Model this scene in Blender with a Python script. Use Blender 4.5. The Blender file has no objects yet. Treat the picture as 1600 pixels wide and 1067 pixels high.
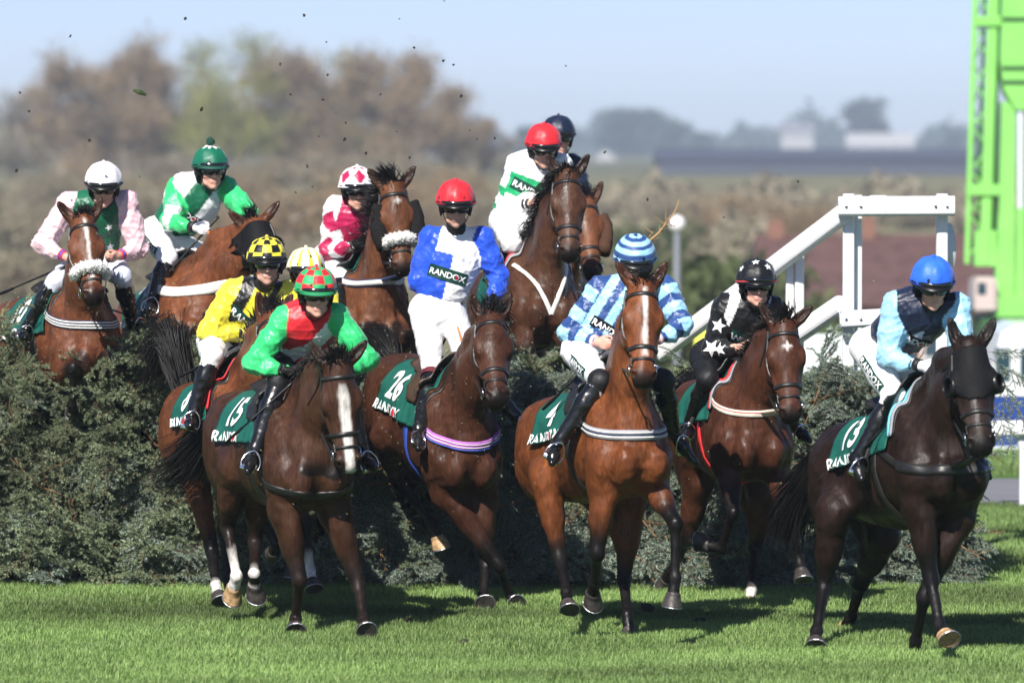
import bpy, bmesh, math, random
import numpy as np
from mathutils import Vector
from mathutils.bvhtree import BVHTree

random.seed(7)
DEBUG = False
ONLY = ''
RNG = np.random.default_rng(7)
scene = bpy.context.scene
COL = scene.collection
R = math.radians

# ------------------------------------------------------------------ camera
CAM_H = 3.08
FPX = 7800.0
PITCH = math.atan((533.5 - 230.0) / FPX)
cam_data = bpy.data.cameras.new('camera')
cam = bpy.data.objects.new('camera', cam_data)
COL.objects.link(cam)
cam.location = (0, 0, CAM_H)
cam.rotation_euler = (math.pi / 2 - PITCH, 0, 0)
cam_data.sensor_width = 36.0
cam_data.lens = FPX / 1600.0 * 36.0
cam_data.clip_start = 0.5
cam_data.clip_end = 6000
cam_data.dof.use_dof = True
cam_data.dof.focus_distance = 32.6
cam_data.dof.aperture_fstop = 2.25
scene.camera = cam

# ------------------------------------------------------------------ world, sun, exposure
SUN_EL, SUN_AZ = 43.0, 201.0          # azimuth clockwise from +Y
HAZE = 0.00032
world = bpy.data.worlds.new('World')
scene.world = world
world.use_nodes = True
wn = world.node_tree
wn.nodes.clear()
sky = wn.nodes.new('ShaderNodeTexSky')
sky.sky_type = 'NISHITA'
sky.sun_disc = False
sky.sun_elevation = R(SUN_EL)
sky.sun_rotation = R(SUN_AZ)
sky.air_density = 0.6
sky.dust_density = 0.3
sky.ozone_density = 3.0
bg = wn.nodes.new('ShaderNodeBackground')
bg.inputs['Strength'].default_value = 0.083
wo = wn.nodes.new('ShaderNodeOutputWorld')
tint = wn.nodes.new('ShaderNodeMix')
tint.data_type = 'RGBA'
tint.blend_type = 'MULTIPLY'
tint.inputs[0].default_value = 1.0
tint.inputs[7].default_value = (0.88, 0.845, 0.98, 1)
wn.links.new(sky.outputs[0], tint.inputs[6])
wn.links.new(tint.outputs[2], bg.inputs[0])
wn.links.new(bg.outputs[0], wo.inputs[0])
sun_data = bpy.data.lights.new('sun', 'SUN')
sun_data.energy = 5.0
sun_data.angle = R(0.5)
sun_data.color = (1.0, 0.955, 0.89)
sun = bpy.data.objects.new('sun', sun_data)
COL.objects.link(sun)
sd = Vector((math.sin(R(SUN_AZ)) * math.cos(R(SUN_EL)), math.cos(R(SUN_AZ)) * math.cos(R(SUN_EL)), math.sin(R(SUN_EL))))
sun.rotation_euler = sd.to_track_quat('Z', 'Y').to_euler()
sun.location = (-20, -20, 40)
vs = scene.view_settings
vs.view_transform = 'Standard'
vs.look = 'None'
vs.exposure = 0.72
vs.gamma = 1.0
vs.use_curve_mapping = False
scene.render.engine = 'CYCLES'
scene.cycles.use_denoising = True
try:
    scene.cycles.denoiser = 'OPENIMAGEDENOISE'
except Exception:
    pass
scene.cycles.max_bounces = 6
scene.cycles.diffuse_bounces = 3
scene.cycles.glossy_bounces = 3
scene.cycles.transmission_bounces = 3
scene.cycles.transparent_max_bounces = 6
scene.cycles.sample_clamp_indirect = 6.0

# ------------------------------------------------------------------ small maths
def V(*a):
    return np.array(a, dtype=np.float64)
def nrm(v):
    v = np.asarray(v, dtype=np.float64)
    return v / (np.linalg.norm(v) + 1e-12)
CAMP = V(0, 0, CAM_H)
_cp, _sp = math.cos(PITCH), math.sin(PITCH)
def ray(px, py):
    x = (px - 800.0) / FPX
    u = -(py - 533.5) / FPX
    return V(x, _cp + u * _sp, -_sp + u * _cp)
def at(px, py, Y):
    r = ray(px, py)
    return CAMP + r * (Y / r[1])
def ground_y(py, z=0.0):
    r = ray(800, py)
    return (z - CAM_H) / r[2] * r[1]
def solve(P, px, py, L, sign):
    """point on the pixel's ray at distance L from P; 'n' the nearer one, 'f' the farther, 'p' level with P"""
    r = nrm(ray(px, py))
    m = P - CAMP
    b = float(np.dot(m, r))
    c = float(np.dot(m, m)) - L * L
    disc = b * b - c
    if disc <= 0 or sign == 'p':
        return CAMP + r * b
    q = math.sqrt(disc)
    return CAMP + r * (b - q if sign == 'n' else b + q)
def rot_about(v, axis, deg):
    axis = nrm(axis); a = R(deg)
    return v * math.cos(a) + np.cross(axis, v) * math.sin(a) + axis * np.dot(axis, v) * (1 - math.cos(a))
def sstep(a, b, x):
    t = np.clip((x - a) / (b - a), 0, 1)
    return t * t * (3 - 2 * t)

# ------------------------------------------------------------------ signed distance modelling
class SDF:
    def __init__(self):
        self.p = []
    def ell(self, c, r, Rm=None, k=0.05, op=1):
        c = np.asarray(c, float); r = np.asarray(r, float)
        Rm = np.eye(3) if Rm is None else np.asarray(Rm, float)
        ext = np.sqrt(((Rm * r[:, None]) ** 2).sum(0))
        self.p.append(('e', c.astype(np.float32), r.astype(np.float32), Rm.astype(np.float32), k, op, c - ext, c + ext))
    def cone(self, a, b, ra, rb, k=0.03, sq=None, op=1):
        a = np.asarray(a, float); b = np.asarray(b, float)
        m = max(ra, rb) * (1.0 if sq is None else max(1.0, sq[1]))
        lo = np.minimum(a, b) - m; hi = np.maximum(a, b) + m
        self.p.append(('c', a.astype(np.float32), b.astype(np.float32), (ra, rb, None if sq is None else (nrm(sq[0]).astype(np.float32), sq[1])), k, op, lo, hi))
    @staticmethod
    def prim(pr, X):
        if pr[0] == 'e':
            q = (X - pr[1]) @ pr[3].T
            qa = q / pr[2]
            k0 = np.sqrt((qa * qa).sum(-1)) + 1e-6
            qb = qa / pr[2]
            k1 = np.sqrt((qb * qb).sum(-1)) + 1e-6
            return k0 * (k0 - 1.0) / k1
        a, b = pr[1], pr[2]
        ra, rb, sq = pr[3]
        q = X - a
        ab = b - a
        t = np.clip((q @ ab) / max(1e-9, float(ab @ ab)), 0, 1)
        q = q - t[..., None] * ab
        if sq is not None:
            s, f = sq
            q = q + (q @ s)[..., None] * s * (1.0 / f - 1.0)
            return (np.sqrt((q * q).sum(-1)) - (ra + (rb - ra) * t)) * min(1.0, f)
        return np.sqrt((q * q).sum(-1)) - (ra + (rb - ra) * t)
    def mesh(self, h):
        BS = 8
        adds = [p for p in self.p if p[5] == 1]
        lo = np.min([p[6] for p in adds], 0) - 4 * h
        hi = np.max([p[7] for p in adds], 0) + 4 * h
        nb = np.ceil((hi - lo) / (BS * h)).astype(int)
        gx, gy, gz = [np.arange(n) for n in nb]
        G = np.stack(np.meshgrid(gx, gy, gz, indexing='ij'), -1)
        blo = (lo + G * (BS * h)).astype(np.float32)
        cen = blo + np.float32(BS * h * 0.5)
        d = np.full(cen.shape[:3], 9.0, np.float32)
        for pr in self.p:
            v = self.prim(pr, cen)
            k = pr[4]
            if pr[5] == 1:
                hh = np.clip(.5 + .5 * (v - d) / k, 0, 1)
                d = v * (1 - hh) + d * hh - k * hh * (1 - hh)
            else:
                d = np.maximum(d, -v)
        act = np.abs(d) < BS * h * 1.25
        ids = np.argwhere(act)
        D = np.repeat(np.repeat(np.repeat(np.where(d < 0, -9.0, 9.0).astype(np.float32), BS, 0), BS, 1), BS, 2)
        off = np.stack(np.meshgrid(*[np.arange(BS)] * 3, indexing='ij'), -1).reshape(-1, 3).astype(np.float32) * np.float32(h)
        B0 = blo[act]
        X = B0[:, None, :] + off[None]
        val = np.full(X.shape[:2], 9.0, np.float32)
        for pr in self.p:
            k = pr[4]
            e = k + 3 * h
            m = np.all((B0 + BS * h >= pr[6] - e) & (B0 <= pr[7] + e), 1)
            if not m.any():
                continue
            v = self.prim(pr, X[m])
            dd = val[m]
            if pr[5] == 1:
                hh = np.clip(.5 + .5 * (v - dd) / k, 0, 1)
                val[m] = v * (1 - hh) + dd * hh - k * hh * (1 - hh)
            else:
                hh = np.clip(.5 - .5 * (dd + v) / k, 0, 1)
                val[m] = dd * (1 - hh) - v * hh + k * hh * (1 - hh)
        for n, (i, j, kk) in enumerate(ids):
            D[i * BS:(i + 1) * BS, j * BS:(j + 1) * BS, kk * BS:(kk + 1) * BS] = val[n].reshape(BS, BS, BS)
        return surface_nets(D, lo, h)

def surface_nets(D, lo, h):
    S = D < 0
    c = [S[i:S.shape[0] - 1 + i, j:S.shape[1] - 1 + j, k:S.shape[2] - 1 + k] for i in (0, 1) for j in (0, 1) for k in (0, 1)]
    allv = c[0].copy(); anyv = c[0].copy()
    for q in c[1:]:
        allv &= q; anyv |= q
    mix = anyv & ~allv
    cells = np.argwhere(mix)
    idx = np.full(mix.shape, -1, np.int32)
    idx[mix] = np.arange(len(cells))
    acc = np.zeros((len(cells), 3)); cnt = np.zeros(len(cells))
    corners = [(i, j, k) for i in (0, 1) for j in (0, 1) for k in (0, 1)]
    dv = {}
    for cc in corners:
        q = cells + np.array(cc)
        dv[cc] = D[q[:, 0], q[:, 1], q[:, 2]].astype(np.float64)
    for a in corners:
        for ax in range(3):
            if a[ax] == 0:
                b = list(a); b[ax] = 1; b = tuple(b)
                da, db = dv[a], dv[b]
                m = (da < 0) != (db < 0)
                t = da / np.where(np.abs(da - db) < 1e-9, 1e-9, da - db)
                p = np.tile(np.array(a, float), (len(cells), 1))
                p[:, ax] = t
                acc[m] += p[m]; cnt[m] += 1
    verts = (cells + acc / np.maximum(cnt, 1)[:, None]) * h + lo
    quads = []
    for ax in range(3):
        sh = list(S.shape)
        s0 = np.take(S, range(0, sh[ax] - 1), ax); s1 = np.take(S, range(1, sh[ax]), ax)
        e = np.argwhere(s0 != s1)
        o1, o2 = [(1, 2), (2, 0), (0, 1)][ax]
        ok = (e[:, o1] > 0) & (e[:, o2] > 0) & (e[:, o1] < sh[o1] - 1) & (e[:, o2] < sh[o2] - 1)
        e = e[ok]
        ins = s0[e[:, 0], e[:, 1], e[:, 2]]
        def cell(d1, d2):
            q = e.copy(); q[:, o1] += d1; q[:, o2] += d2
            return idx[q[:, 0], q[:, 1], q[:, 2]]
        Q = np.stack([cell(-1, -1), cell(0, -1), cell(0, 0), cell(-1, 0)], 1)
        Q[~ins] = Q[~ins][:, ::-1]
        quads.append(Q)
    F = np.concatenate(quads)
    F = F[(F >= 0).all(1)]
    # light Taubin smoothing takes the voxel steps out of the shading
    e = np.concatenate([F[:, [0, 1]], F[:, [1, 2]], F[:, [2, 3]], F[:, [3, 0]]])
    n = len(verts)
    deg = np.bincount(e[:, 0], minlength=n) + np.bincount(e[:, 1], minlength=n)
    for lam in (0.5, -0.52, 0.5, -0.52):
        av = np.zeros((n, 3))
        for ax in range(3):
            av[:, ax] = np.bincount(e[:, 0], verts[e[:, 1], ax], n) + np.bincount(e[:, 1], verts[e[:, 0], ax], n)
        av /= np.maximum(deg, 1)[:, None]
        verts = verts + lam * (av - verts)
    return verts, F

def vnormals(v, F):
    a = np.cross(v[F[:, 2]] - v[F[:, 0]], v[F[:, 3 if F.shape[1] == 4 else 1]] - v[F[:, 1 if F.shape[1] == 4 else 0]])
    if F.shape[1] == 3:
        a = np.cross(v[F[:, 1]] - v[F[:, 0]], v[F[:, 2]] - v[F[:, 0]])
    N = np.zeros_like(v)
    for i in range(F.shape[1]):
        for ax in range(3):
            N[:, ax] += np.bincount(F[:, i], a[:, ax], len(v))
    return N / (np.linalg.norm(N, axis=1)[:, None] + 1e-12)

def bones_near(Vs, bones):
    """for each vertex: nearest bone index (distance scaled by bone radius), t along it, distance"""
    best = np.full(len(Vs), 1e9); bi = np.zeros(len(Vs), int); bt = np.zeros(len(Vs))
    for n, (a, b, r) in enumerate(bones):
        ab = b - a
        t = np.clip(((Vs - a) @ ab) / max(1e-9, ab @ ab), 0, 1)
        d = np.linalg.norm(Vs - a - t[:, None] * ab, axis=1) / r
        m = d < best
        best[m] = d[m]; bi[m] = n; bt[m] = t[m]
    return bi, bt, best

def wrinkle(P, seed, freq=1.0):
    """fold pattern in space, about -1..1"""
    rr = np.random.default_rng(seed)
    out = np.zeros(len(P)); amp = 0
    for i in range(9):
        d = nrm(rr.normal(size=3)); e = nrm(np.cross(d, rr.normal(size=3)))
        f = freq * rr.uniform(28, 75)
        w = np.sin(f * (P @ d) + 1.7 * np.sin(f * 0.35 * (P @ e) + rr.uniform(0, 6)) + rr.uniform(0, 6))
        a = 1.0 / (0.6 + i * 0.25)
        out += a * (1 - 2 * np.abs(w) ** 0.7); amp += a
    return out / amp * 1.6

def folds(P, seed, n=5, wl=(0.055, 0.11)):
    """long creases in cloth: sharp ridges that wander, each kept to its own patches; about 0..1"""
    rr = np.random.default_rng(seed)
    out = np.zeros(len(P))
    for i in range(n):
        d = nrm(rr.normal(size=3) * V(1, .6, 1)); e = nrm(np.cross(d, rr.normal(size=3)))
        f = math.pi / rr.uniform(*wl)
        w = np.abs(np.sin(f * (P @ d) + 1.5 * np.sin(f * 0.22 * (P @ e) + rr.uniform(0, 6)) + rr.uniform(0, 6)))
        m = np.clip(0.5 + 0.9 * np.sin(9 * (P @ e) + rr.uniform(0, 6)) * np.sin(7 * (P @ d) + rr.uniform(0, 6)), 0, 1)
        out += m * (1 - w) ** 2.2
    return out / n * 2.2

# ------------------------------------------------------------------ meshes into objects
def new_mesh(name, verts, faces, mat=None, colors=None, smooth=True):
    me = bpy.data.meshes.new(name)
    verts = np.asarray(verts, np.float32)
    if isinstance(faces, np.ndarray):
        nf, k = faces.shape
        me.vertices.add(len(verts)); me.loops.add(nf * k); me.polygons.add(nf)
        me.vertices.foreach_set('co', verts.ravel())
        me.loops.foreach_set('vertex_index', faces.astype(np.int32).ravel())
        me.polygons.foreach_set('loop_start', np.arange(0, nf * k, k, dtype=np.int32))
        me.polygons.foreach_set('loop_total', np.full(nf, k, np.int32))
        me.update(calc_edges=True)
        me.validate()
    else:
        me.from_pydata([tuple(map(float, v)) for v in verts], [], [tuple(f) for f in faces])
    if smooth:
        me.polygons.foreach_set('use_smooth', np.ones(len(me.polygons), bool))
    if colors is not None:
        ca = me.color_attributes.new('Col', 'FLOAT_COLOR', 'POINT')
        c4 = np.ones((len(verts), 4), np.float32); c4[:, :3] = colors
        ca.data.foreach_set('color', c4.ravel())
    if mat is not None:
        me.materials.append(mat)
    me.update()
    return me

def obj(name, verts, faces, mat=None, parent=None, origin=None, colors=None, smooth=True):
    """one mesh object; vertices come in world coordinates, a child shares its parent's origin"""
    if parent is not None:
        origin = np.array(parent['_o']) if '_o' in parent else V(0, 0, 0)
    if origin is None:
        origin = V(0, 0, 0)
    o = bpy.data.objects.new(name, new_mesh(name, np.asarray(verts) - origin, faces, mat, colors, smooth))
    COL.objects.link(o)
    o['_o'] = [float(x) for x in origin]
    if parent is not None:
        o.parent = parent
    else:
        o.location = origin
    return o
def empty(name, loc):
    o = bpy.data.objects.new(name, None)
    COL.objects.link(o); o.location = loc
    o['_o'] = [float(x) for x in loc]
    return o
def tag(o, label=None, cat=None, group=None, kind=None):
    if label: o['label'] = label
    if cat: o['category'] = cat
    if group: o['group'] = group
    if kind: o['kind'] = kind
    return o
def structure(o):
    o['kind'] = 'structure'; return o

class MB:
    """collects simple shapes into one mesh"""
    def __init__(self):
        self.v = []; self.f = []; self.c = []
    def add(self, v, f, col=None):
        n = len(self.v)
        self.v += [tuple(map(float, p)) for p in v]
        self.f += [tuple(int(i) + n for i in q) for q in f]
        if col is not None:
            self.c += [col] * len(v)
    def box(self, lo, hi, M=None, bev=0.0):
        x0, y0, z0 = lo; x1, y1, z1 = hi
        v = [(x0, y0, z0), (x1, y0, z0), (x1, y1, z0), (x0, y1, z0), (x0, y0, z1), (x1, y0, z1), (x1, y1, z1), (x0, y1, z1)]
        if M is not None:
            v = [M(p) for p in v]
        self.add(v, [(0, 3, 2, 1), (4, 5, 6, 7), (0, 1, 5, 4), (1, 2, 6, 5), (2, 3, 7, 6), (3, 0, 4, 7)])
    def tube(self, pts, rad, n=8, flat=None, cap=True):
        pts = [np.asarray(p, float) for p in pts]
        m = len(pts)
        rad = [rad] * m if np.isscalar(rad) else list(rad)
        V0 = []
        up = V(0.13, 0.27, 0.95) if flat is None else np.asarray(flat, float)
        for i, p in enumerate(pts):
            t = nrm(pts[min(i + 1, m - 1)] - pts[max(i - 1, 0)])
            s = np.cross(t, up)
            if np.linalg.norm(s) < 1e-3:
                s = np.cross(t, V(1, 0.1, 0))
            s = nrm(s); u = nrm(np.cross(s, t))
            r = rad[i]
            ra, rb = (r, r) if np.isscalar(r) else r
            for k in range(n):
                a = 2 * math.pi * k / n
                V0.append(p + s * math.cos(a) * ra + u * math.sin(a) * rb)
        F = []
        for i in range(m - 1):
            for k in range(n):
                F.append((i * n + k, i * n + (k + 1) % n, (i + 1) * n + (k + 1) % n, (i + 1) * n + k))
        if cap:
            F.append(tuple(range(n - 1, -1, -1)))
            F.append(tuple((m - 1) * n + k for k in range(n)))
        self.add(V0, F)
    def obj(self, name, mat, parent=None, origin=None, smooth=False):
        return obj(name, np.array(self.v), self.f, mat, parent, origin, np.array(self.c) if self.c else None, smooth)

def spline(pts, n=8):
    pts = [np.asarray(p, float) for p in pts]
    out = []
    for i in range(len(pts) - 1):
        p0 = pts[max(i - 1, 0)]; p1 = pts[i]; p2 = pts[i + 1]; p3 = pts[min(i + 2, len(pts) - 1)]
        for k in range(n):
            t = k / n
            out.append(0.5 * ((2 * p1) + (-p0 + p2) * t + (2 * p0 - 5 * p1 + 4 * p2 - p3) * t * t + (-p0 + 3 * p1 - 3 * p2 + p3) * t ** 3))
    out.append(pts[-1])
    return out

def strands(name, roots, dirs_fn, mat, parent, n, seed, width=0.006):
    """a lock of hair: each strand a thin tapering three-sided tube along dirs_fn(i, rng) -> points"""
    rr = np.random.default_rng(seed)
    vv = []; ff = []
    for i in range(n):
        pts = dirs_fn(i, rr)
        m = len(pts)
        b = len(vv)
        for j, p in enumerate(pts):
            t = nrm(pts[min(j + 1, m - 1)] - pts[max(j - 1, 0)])
            s = nrm(np.cross(t, V(0.3, 0.9, 0.2))); u = np.cross(s, t)
            w = width * (1 - 0.85 * (j / (m - 1)) ** 1.5)
            for a in (0, 2.094, 4.189):
                vv.append(p + (s * math.cos(a) + u * math.sin(a)) * w)
        for j in range(m - 1):
            for k in range(3):
                ff.append((b + j * 3 + k, b + j * 3 + (k + 1) % 3, b + j * 3 + 3 + (k + 1) % 3, b + j * 3 + 3 + k))
    return obj(name, np.array(vv), np.array(ff), mat, parent)

def cast(bvh, o, d, far=3.0):
    h = bvh.ray_cast(Vector(o), Vector(nrm(d)), far)
    if h[0] is None:
        return None, None
    return np.array(h[0]), np.array(h[1])

def shell(P, N, off, thick, closed=False):
    """a sheet with thickness from a grid of surface points (nan = no surface there)"""
    n, m = P.shape[:2]
    top = P + N * (off + thick); bot = P + N * off
    v = np.concatenate([top.reshape(-1, 3), bot.reshape(-1, 3)])
    ok = ~np.isnan(P[..., 0])
    F = []; B = n * m
    rows = n if closed else n - 1
    cellok = np.zeros((rows, m - 1), bool)
    for i in range(rows):
        i2 = (i + 1) % n
        for j in range(m - 1):
            if ok[i, j] and ok[i2, j] and ok[i, j + 1] and ok[i2, j + 1]:
                cellok[i, j] = True
                a, b, c, d = i * m + j, i2 * m + j, i2 * m + j + 1, i * m + j + 1
                F.append((a, b, c, d)); F.append((B + d, B + c, B + b, B + a))
    def side(a, b):
        F.append((b, a, B + a, B + b))
    for i in range(rows):
        i2 = (i + 1) % n
        for j in range(m - 1):
            if not cellok[i, j]: continue
            a, b, c, d = i * m + j, i2 * m + j, i2 * m + j + 1, i * m + j + 1
            if j == 0 or not cellok[i, j - 1]: side(a, b)
            if j == m - 2 or not cellok[i, j + 1]: side(c, d)
            if not closed and (i == 0 or not cellok[i - 1, j]): side(d, a)
            if not closed and (i == rows - 1 or not cellok[i + 1, j]): side(b, c)
    v = np.nan_to_num(v, nan=0.0)
    F = np.array(F)
    if len(F) == 0:
        return v, F
    used = np.unique(F); remap = np.full(len(v), -1); remap[used] = np.arange(len(used))
    return v[used], remap[F]

# ------------------------------------------------------------------ lettering
_txt = {}
def text_shape(s, bold=0.0):
    key = (s, bold)
    if key in _txt: return _txt[key]
    cu = bpy.data.curves.new('letters', 'FONT')
    cu.body = s; cu.size = 1.0; cu.offset = bold; cu.resolution_u = 3
    cu.align_x = 'CENTER'; cu.align_y = 'CENTER'
    o = bpy.data.objects.new('letters', cu)
    COL.objects.link(o)
    bpy.context.view_layer.update()
    dg = bpy.context.evaluated_depsgraph_get()
    me = bpy.data.meshes.new_from_object(o.evaluated_get(dg))
    bm = bmesh.new(); bm.from_mesh(me)
    bmesh.ops.triangulate(bm, faces=bm.faces[:])
    for _ in range(4):
        le = [e for e in bm.edges if e.calc_length() > 0.16]
        if not le: break
        bmesh.ops.subdivide_edges(bm, edges=le, cuts=1)
        bmesh.ops.triangulate(bm, faces=[f for f in bm.faces if len(f.verts) > 3])
    bm.verts.index_update()
    v = np.array([[q.co.x, q.co.y] for q in bm.verts]); f = np.array([[q.index for q in t.verts] for t in bm.faces])
    bm.free()
    bpy.data.objects.remove(o); bpy.data.meshes.remove(me); bpy.data.curves.remove(cu)
    v[:, 0] -= (v[:, 0].min() + v[:, 0].max()) / 2; v[:, 1] -= (v[:, 1].min() + v[:, 1].max()) / 2
    _txt[key] = (v, f)
    return v, f

def project(bvh, v2, f, c, ax, ay, d, off, far=0.8):
    """lay a flat 2D shape on a surface: cast from c + x*ax + y*ay along d"""
    P = np.full((len(v2), 3), np.nan)
    for i, (x, y) in enumerate(v2):
        p, n = cast(bvh, c + ax * x + ay * y - d * 0.35, d, far)
        if p is not None:
            P[i] = p - d * off + (n if np.dot(n, d) < 0 else -n) * off * 0.5
    okf = ~np.isnan(P[f][:, :, 0]).any(1)
    f = f[okf]
    if len(f) == 0: return None
    used = np.unique(f); remap = np.full(len(P), -1); remap[used] = np.arange(len(used))
    return P[used], remap[f]

def grid2(w, h, nx, ny):
    xs = np.linspace(-w / 2, w / 2, nx); ys = np.linspace(-h / 2, h / 2, ny)
    v = np.array([[x, y] for y in ys for x in xs])
    f = np.array([[j * nx + i, j * nx + i + 1, (j + 1) * nx + i + 1, (j + 1) * nx + i] for j in range(ny - 1) for i in range(nx - 1)])
    return v, f
def disc2(cx, cy, r, n=14):
    v = [(cx, cy)] + [(cx + r * math.cos(2 * math.pi * k / n), cy + r * math.sin(2 * math.pi * k / n)) for k in range(n)]
    return np.array(v), np.array([(0, 1 + k, 1 + (k + 1) % n) for k in range(n)])
def star2(cx, cy, r, rot=0.0):
    o = [(cx + (r if k % 2 == 0 else r * 0.44) * math.cos(rot + math.pi / 2 + math.pi * k / 5), cy + (r if k % 2 == 0 else r * 0.44) * math.sin(rot + math.pi / 2 + math.pi * k / 5)) for k in range(10)]
    mid = [((o[k][0] + cx) / 2, (o[k][1] + cy) / 2) for k in range(10)]
    v = [(cx, cy)] + mid + o
    f = []
    for k in range(10):
        k2 = (k + 1) % 10
        f += [(0, 1 + k, 1 + k2), (1 + k, 11 + k, 11 + k2), (1 + k, 11 + k2, 1 + k2)]
    return np.array(v), np.array(f)

# ------------------------------------------------------------------ materials
_mats = {}
def pmat(name, col, rough=0.5, spec=0.5, var=0.0, vscale=8.0, bump=0.0, bscale=60.0, sheen=0.0, coat=0.0, metal=0.0, vcol=False, trans=0.0, stretch=None, emit=None, aniso=None):
    """principled material with noise variation and bump; vcol takes its colour from the mesh's own colouring"""
    key = (name, tuple(col) if col is not None else None, rough, vcol)
    if key in _mats: return _mats[key]
    m = bpy.data.materials.new(name)
    m.use_nodes = True
    nt = m.node_tree; N = nt.nodes; L = nt.links
    b = N['Principled BSDF']
    b.inputs['Roughness'].default_value = rough
    b.inputs['Specular IOR Level'].default_value = spec
    b.inputs['Metallic'].default_value = metal
    b.inputs['Sheen Weight'].default_value = sheen
    b.inputs['Sheen Roughness'].default_value = 0.4
    b.inputs['Coat Weight'].default_value = coat
    b.inputs['Coat Roughness'].default_value = 0.15
    b.inputs['Transmission Weight'].default_value = trans
    tc = N.new('ShaderNodeTexCoord')
    src = tc.outputs['Object']
    if stretch:
        mp = N.new('ShaderNodeMapping'); mp.inputs['Scale'].default_value = stretch
        L.new(src, mp.inputs[0]); src = mp.outputs[0]
    if vcol:
        a = N.new('ShaderNodeAttribute'); a.attribute_name = 'Col'
        base = a.outputs['Color']
    else:
        rgb = N.new('ShaderNodeRGB'); rgb.outputs[0].default_value = (*col, 1)
        base = rgb.outputs[0]
    if var > 0:
        nz = N.new('ShaderNodeTexNoise'); nz.inputs['Scale'].default_value = vscale; nz.inputs['Detail'].default_value = 5
        L.new(src, nz.inputs['Vector'])
        mr = N.new('ShaderNodeMapRange'); mr.inputs[1].default_value = 0.3; mr.inputs[2].default_value = 0.7
        mr.inputs[3].default_value = 1 - var; mr.inputs[4].default_value = 1 + var
        L.new(nz.outputs[0], mr.inputs[0])
        mx = N.new('ShaderNodeMix'); mx.data_type = 'RGBA'; mx.blend_type = 'MULTIPLY'; mx.inputs[0].default_value = 1
        L.new(base, mx.inputs[6]); L.new(mr.outputs[0], mx.inputs[7])
        base = mx.outputs[2]
        mr2 = N.new('ShaderNodeMapRange'); mr2.inputs[1].default_value = 0.3; mr2.inputs[2].default_value = 0.7
        mr2.inputs[3].default_value = max(0.05, rough - 0.08); mr2.inputs[4].default_value = min(1, rough + 0.10)
        L.new(nz.outputs[0], mr2.inputs[0]); L.new(mr2.outputs[0], b.inputs['Roughness'])
    L.new(base, b.inputs['Base Color'])
    if bump > 0:
        nz2 = N.new('ShaderNodeTexNoise'); nz2.inputs['Scale'].default_value = bscale; nz2.inputs['Detail'].default_value = 6
        L.new(src, nz2.inputs['Vector'])
        bp = N.new('ShaderNodeBump'); bp.inputs['Strength'].default_value = bump; bp.inputs['Distance'].default_value = 0.01
        L.new(nz2.outputs[0], bp.inputs['Height']); L.new(bp.outputs[0], b.inputs['Normal'])
    _mats[key] = m
    return m

def coat_material():
    m = bpy.data.materials.new('horse_coat'); m.use_nodes = True
    nt = m.node_tree; N = nt.nodes; L = nt.links
    b = N['Principled BSDF']; b.inputs['Specular IOR Level'].default_value = 0.19
    tc = N.new('ShaderNodeTexCoord')
    a = N.new('ShaderNodeAttribute'); a.attribute_name = 'Col'
    def noise(scale, det, st=(1, 1, 1)):
        mp = N.new('ShaderNodeMapping'); mp.inputs['Scale'].default_value = st
        n = N.new('ShaderNodeTexNoise'); n.inputs['Scale'].default_value = scale; n.inputs['Detail'].default_value = det
        L.new(tc.outputs['Object'], mp.inputs[0]); L.new(mp.outputs[0], n.inputs['Vector']); return n.outputs[0]
    def rng(src, lo, hi, a_=0.3, b_=0.7):
        r = N.new('ShaderNodeMapRange'); r.inputs[1].default_value = a_; r.inputs[2].default_value = b_; r.inputs[3].default_value = lo; r.inputs[4].default_value = hi
        L.new(src, r.inputs[0]); return r.outputs[0]
    def mul(c, f):
        x = N.new('ShaderNodeMix'); x.data_type = 'RGBA'; x.blend_type = 'MULTIPLY'; x.inputs[0].default_value = 1
        L.new(c, x.inputs[6]); L.new(f, x.inputs[7]); return x.outputs[2]
    big = noise(4.5, 5); fine = noise(70, 4, (1, 1, 0.25)); mid = noise(22, 5, (1, 1, 0.5))
    c = mul(mul(mul(a.outputs['Color'], rng(big, 0.62, 1.35)), rng(mid, 0.78, 1.22)), rng(fine, 0.72, 1.28))
    L.new(c, b.inputs['Base Color'])
    ad = N.new('ShaderNodeMath'); ad.operation = 'ADD'
    L.new(rng(big, 0.30, 0.52, 0.35, 0.65), ad.inputs[0]); L.new(rng(fine, -0.04, 0.12), ad.inputs[1])
    L.new(ad.outputs[0], b.inputs['Roughness'])
    b1 = N.new('ShaderNodeBump'); b1.inputs['Strength'].default_value = 0.55; b1.inputs['Distance'].default_value = 0.012
    b2 = N.new('ShaderNodeBump'); b2.inputs['Strength'].default_value = 0.40; b2.inputs['Distance'].default_value = 0.004
    L.new(mid, b1.inputs['Height']); L.new(fine, b2.inputs['Height']); L.new(b1.outputs[0], b2.inputs['Normal']); L.new(b2.outputs[0], b.inputs['Normal'])
    return m
COAT = coat_material()
HAIR = pmat('horse_hair', (0.007, 0.006, 0.0055), 0.45, 0.3, var=0.3)
HAIRB = pmat('brown_hair', (0.035, 0.022, 0.015), 0.45, 0.5, var=0.3)
HOOF = pmat('hoof_horn', (0.045, 0.038, 0.034), 0.45, 0.4, var=0.35, vscale=40, bump=0.2, bscale=120)
HOOFP = pmat('pale_hoof_horn', (0.38, 0.24, 0.12), 0.5, 0.4, var=0.5, vscale=35, bump=0.2, bscale=120)
SHOE = pmat('horse_shoe', (0.30, 0.30, 0.31), 0.45, metal=0.9)
EYE = pmat('horse_eye', (0.010, 0.006, 0.004), 0.06, 0.6, coat=1.0)
LEATHER = pmat('black_leather', (0.012, 0.011, 0.010), 0.42, 0.5, var=0.2, bump=0.15, bscale=200)
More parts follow.
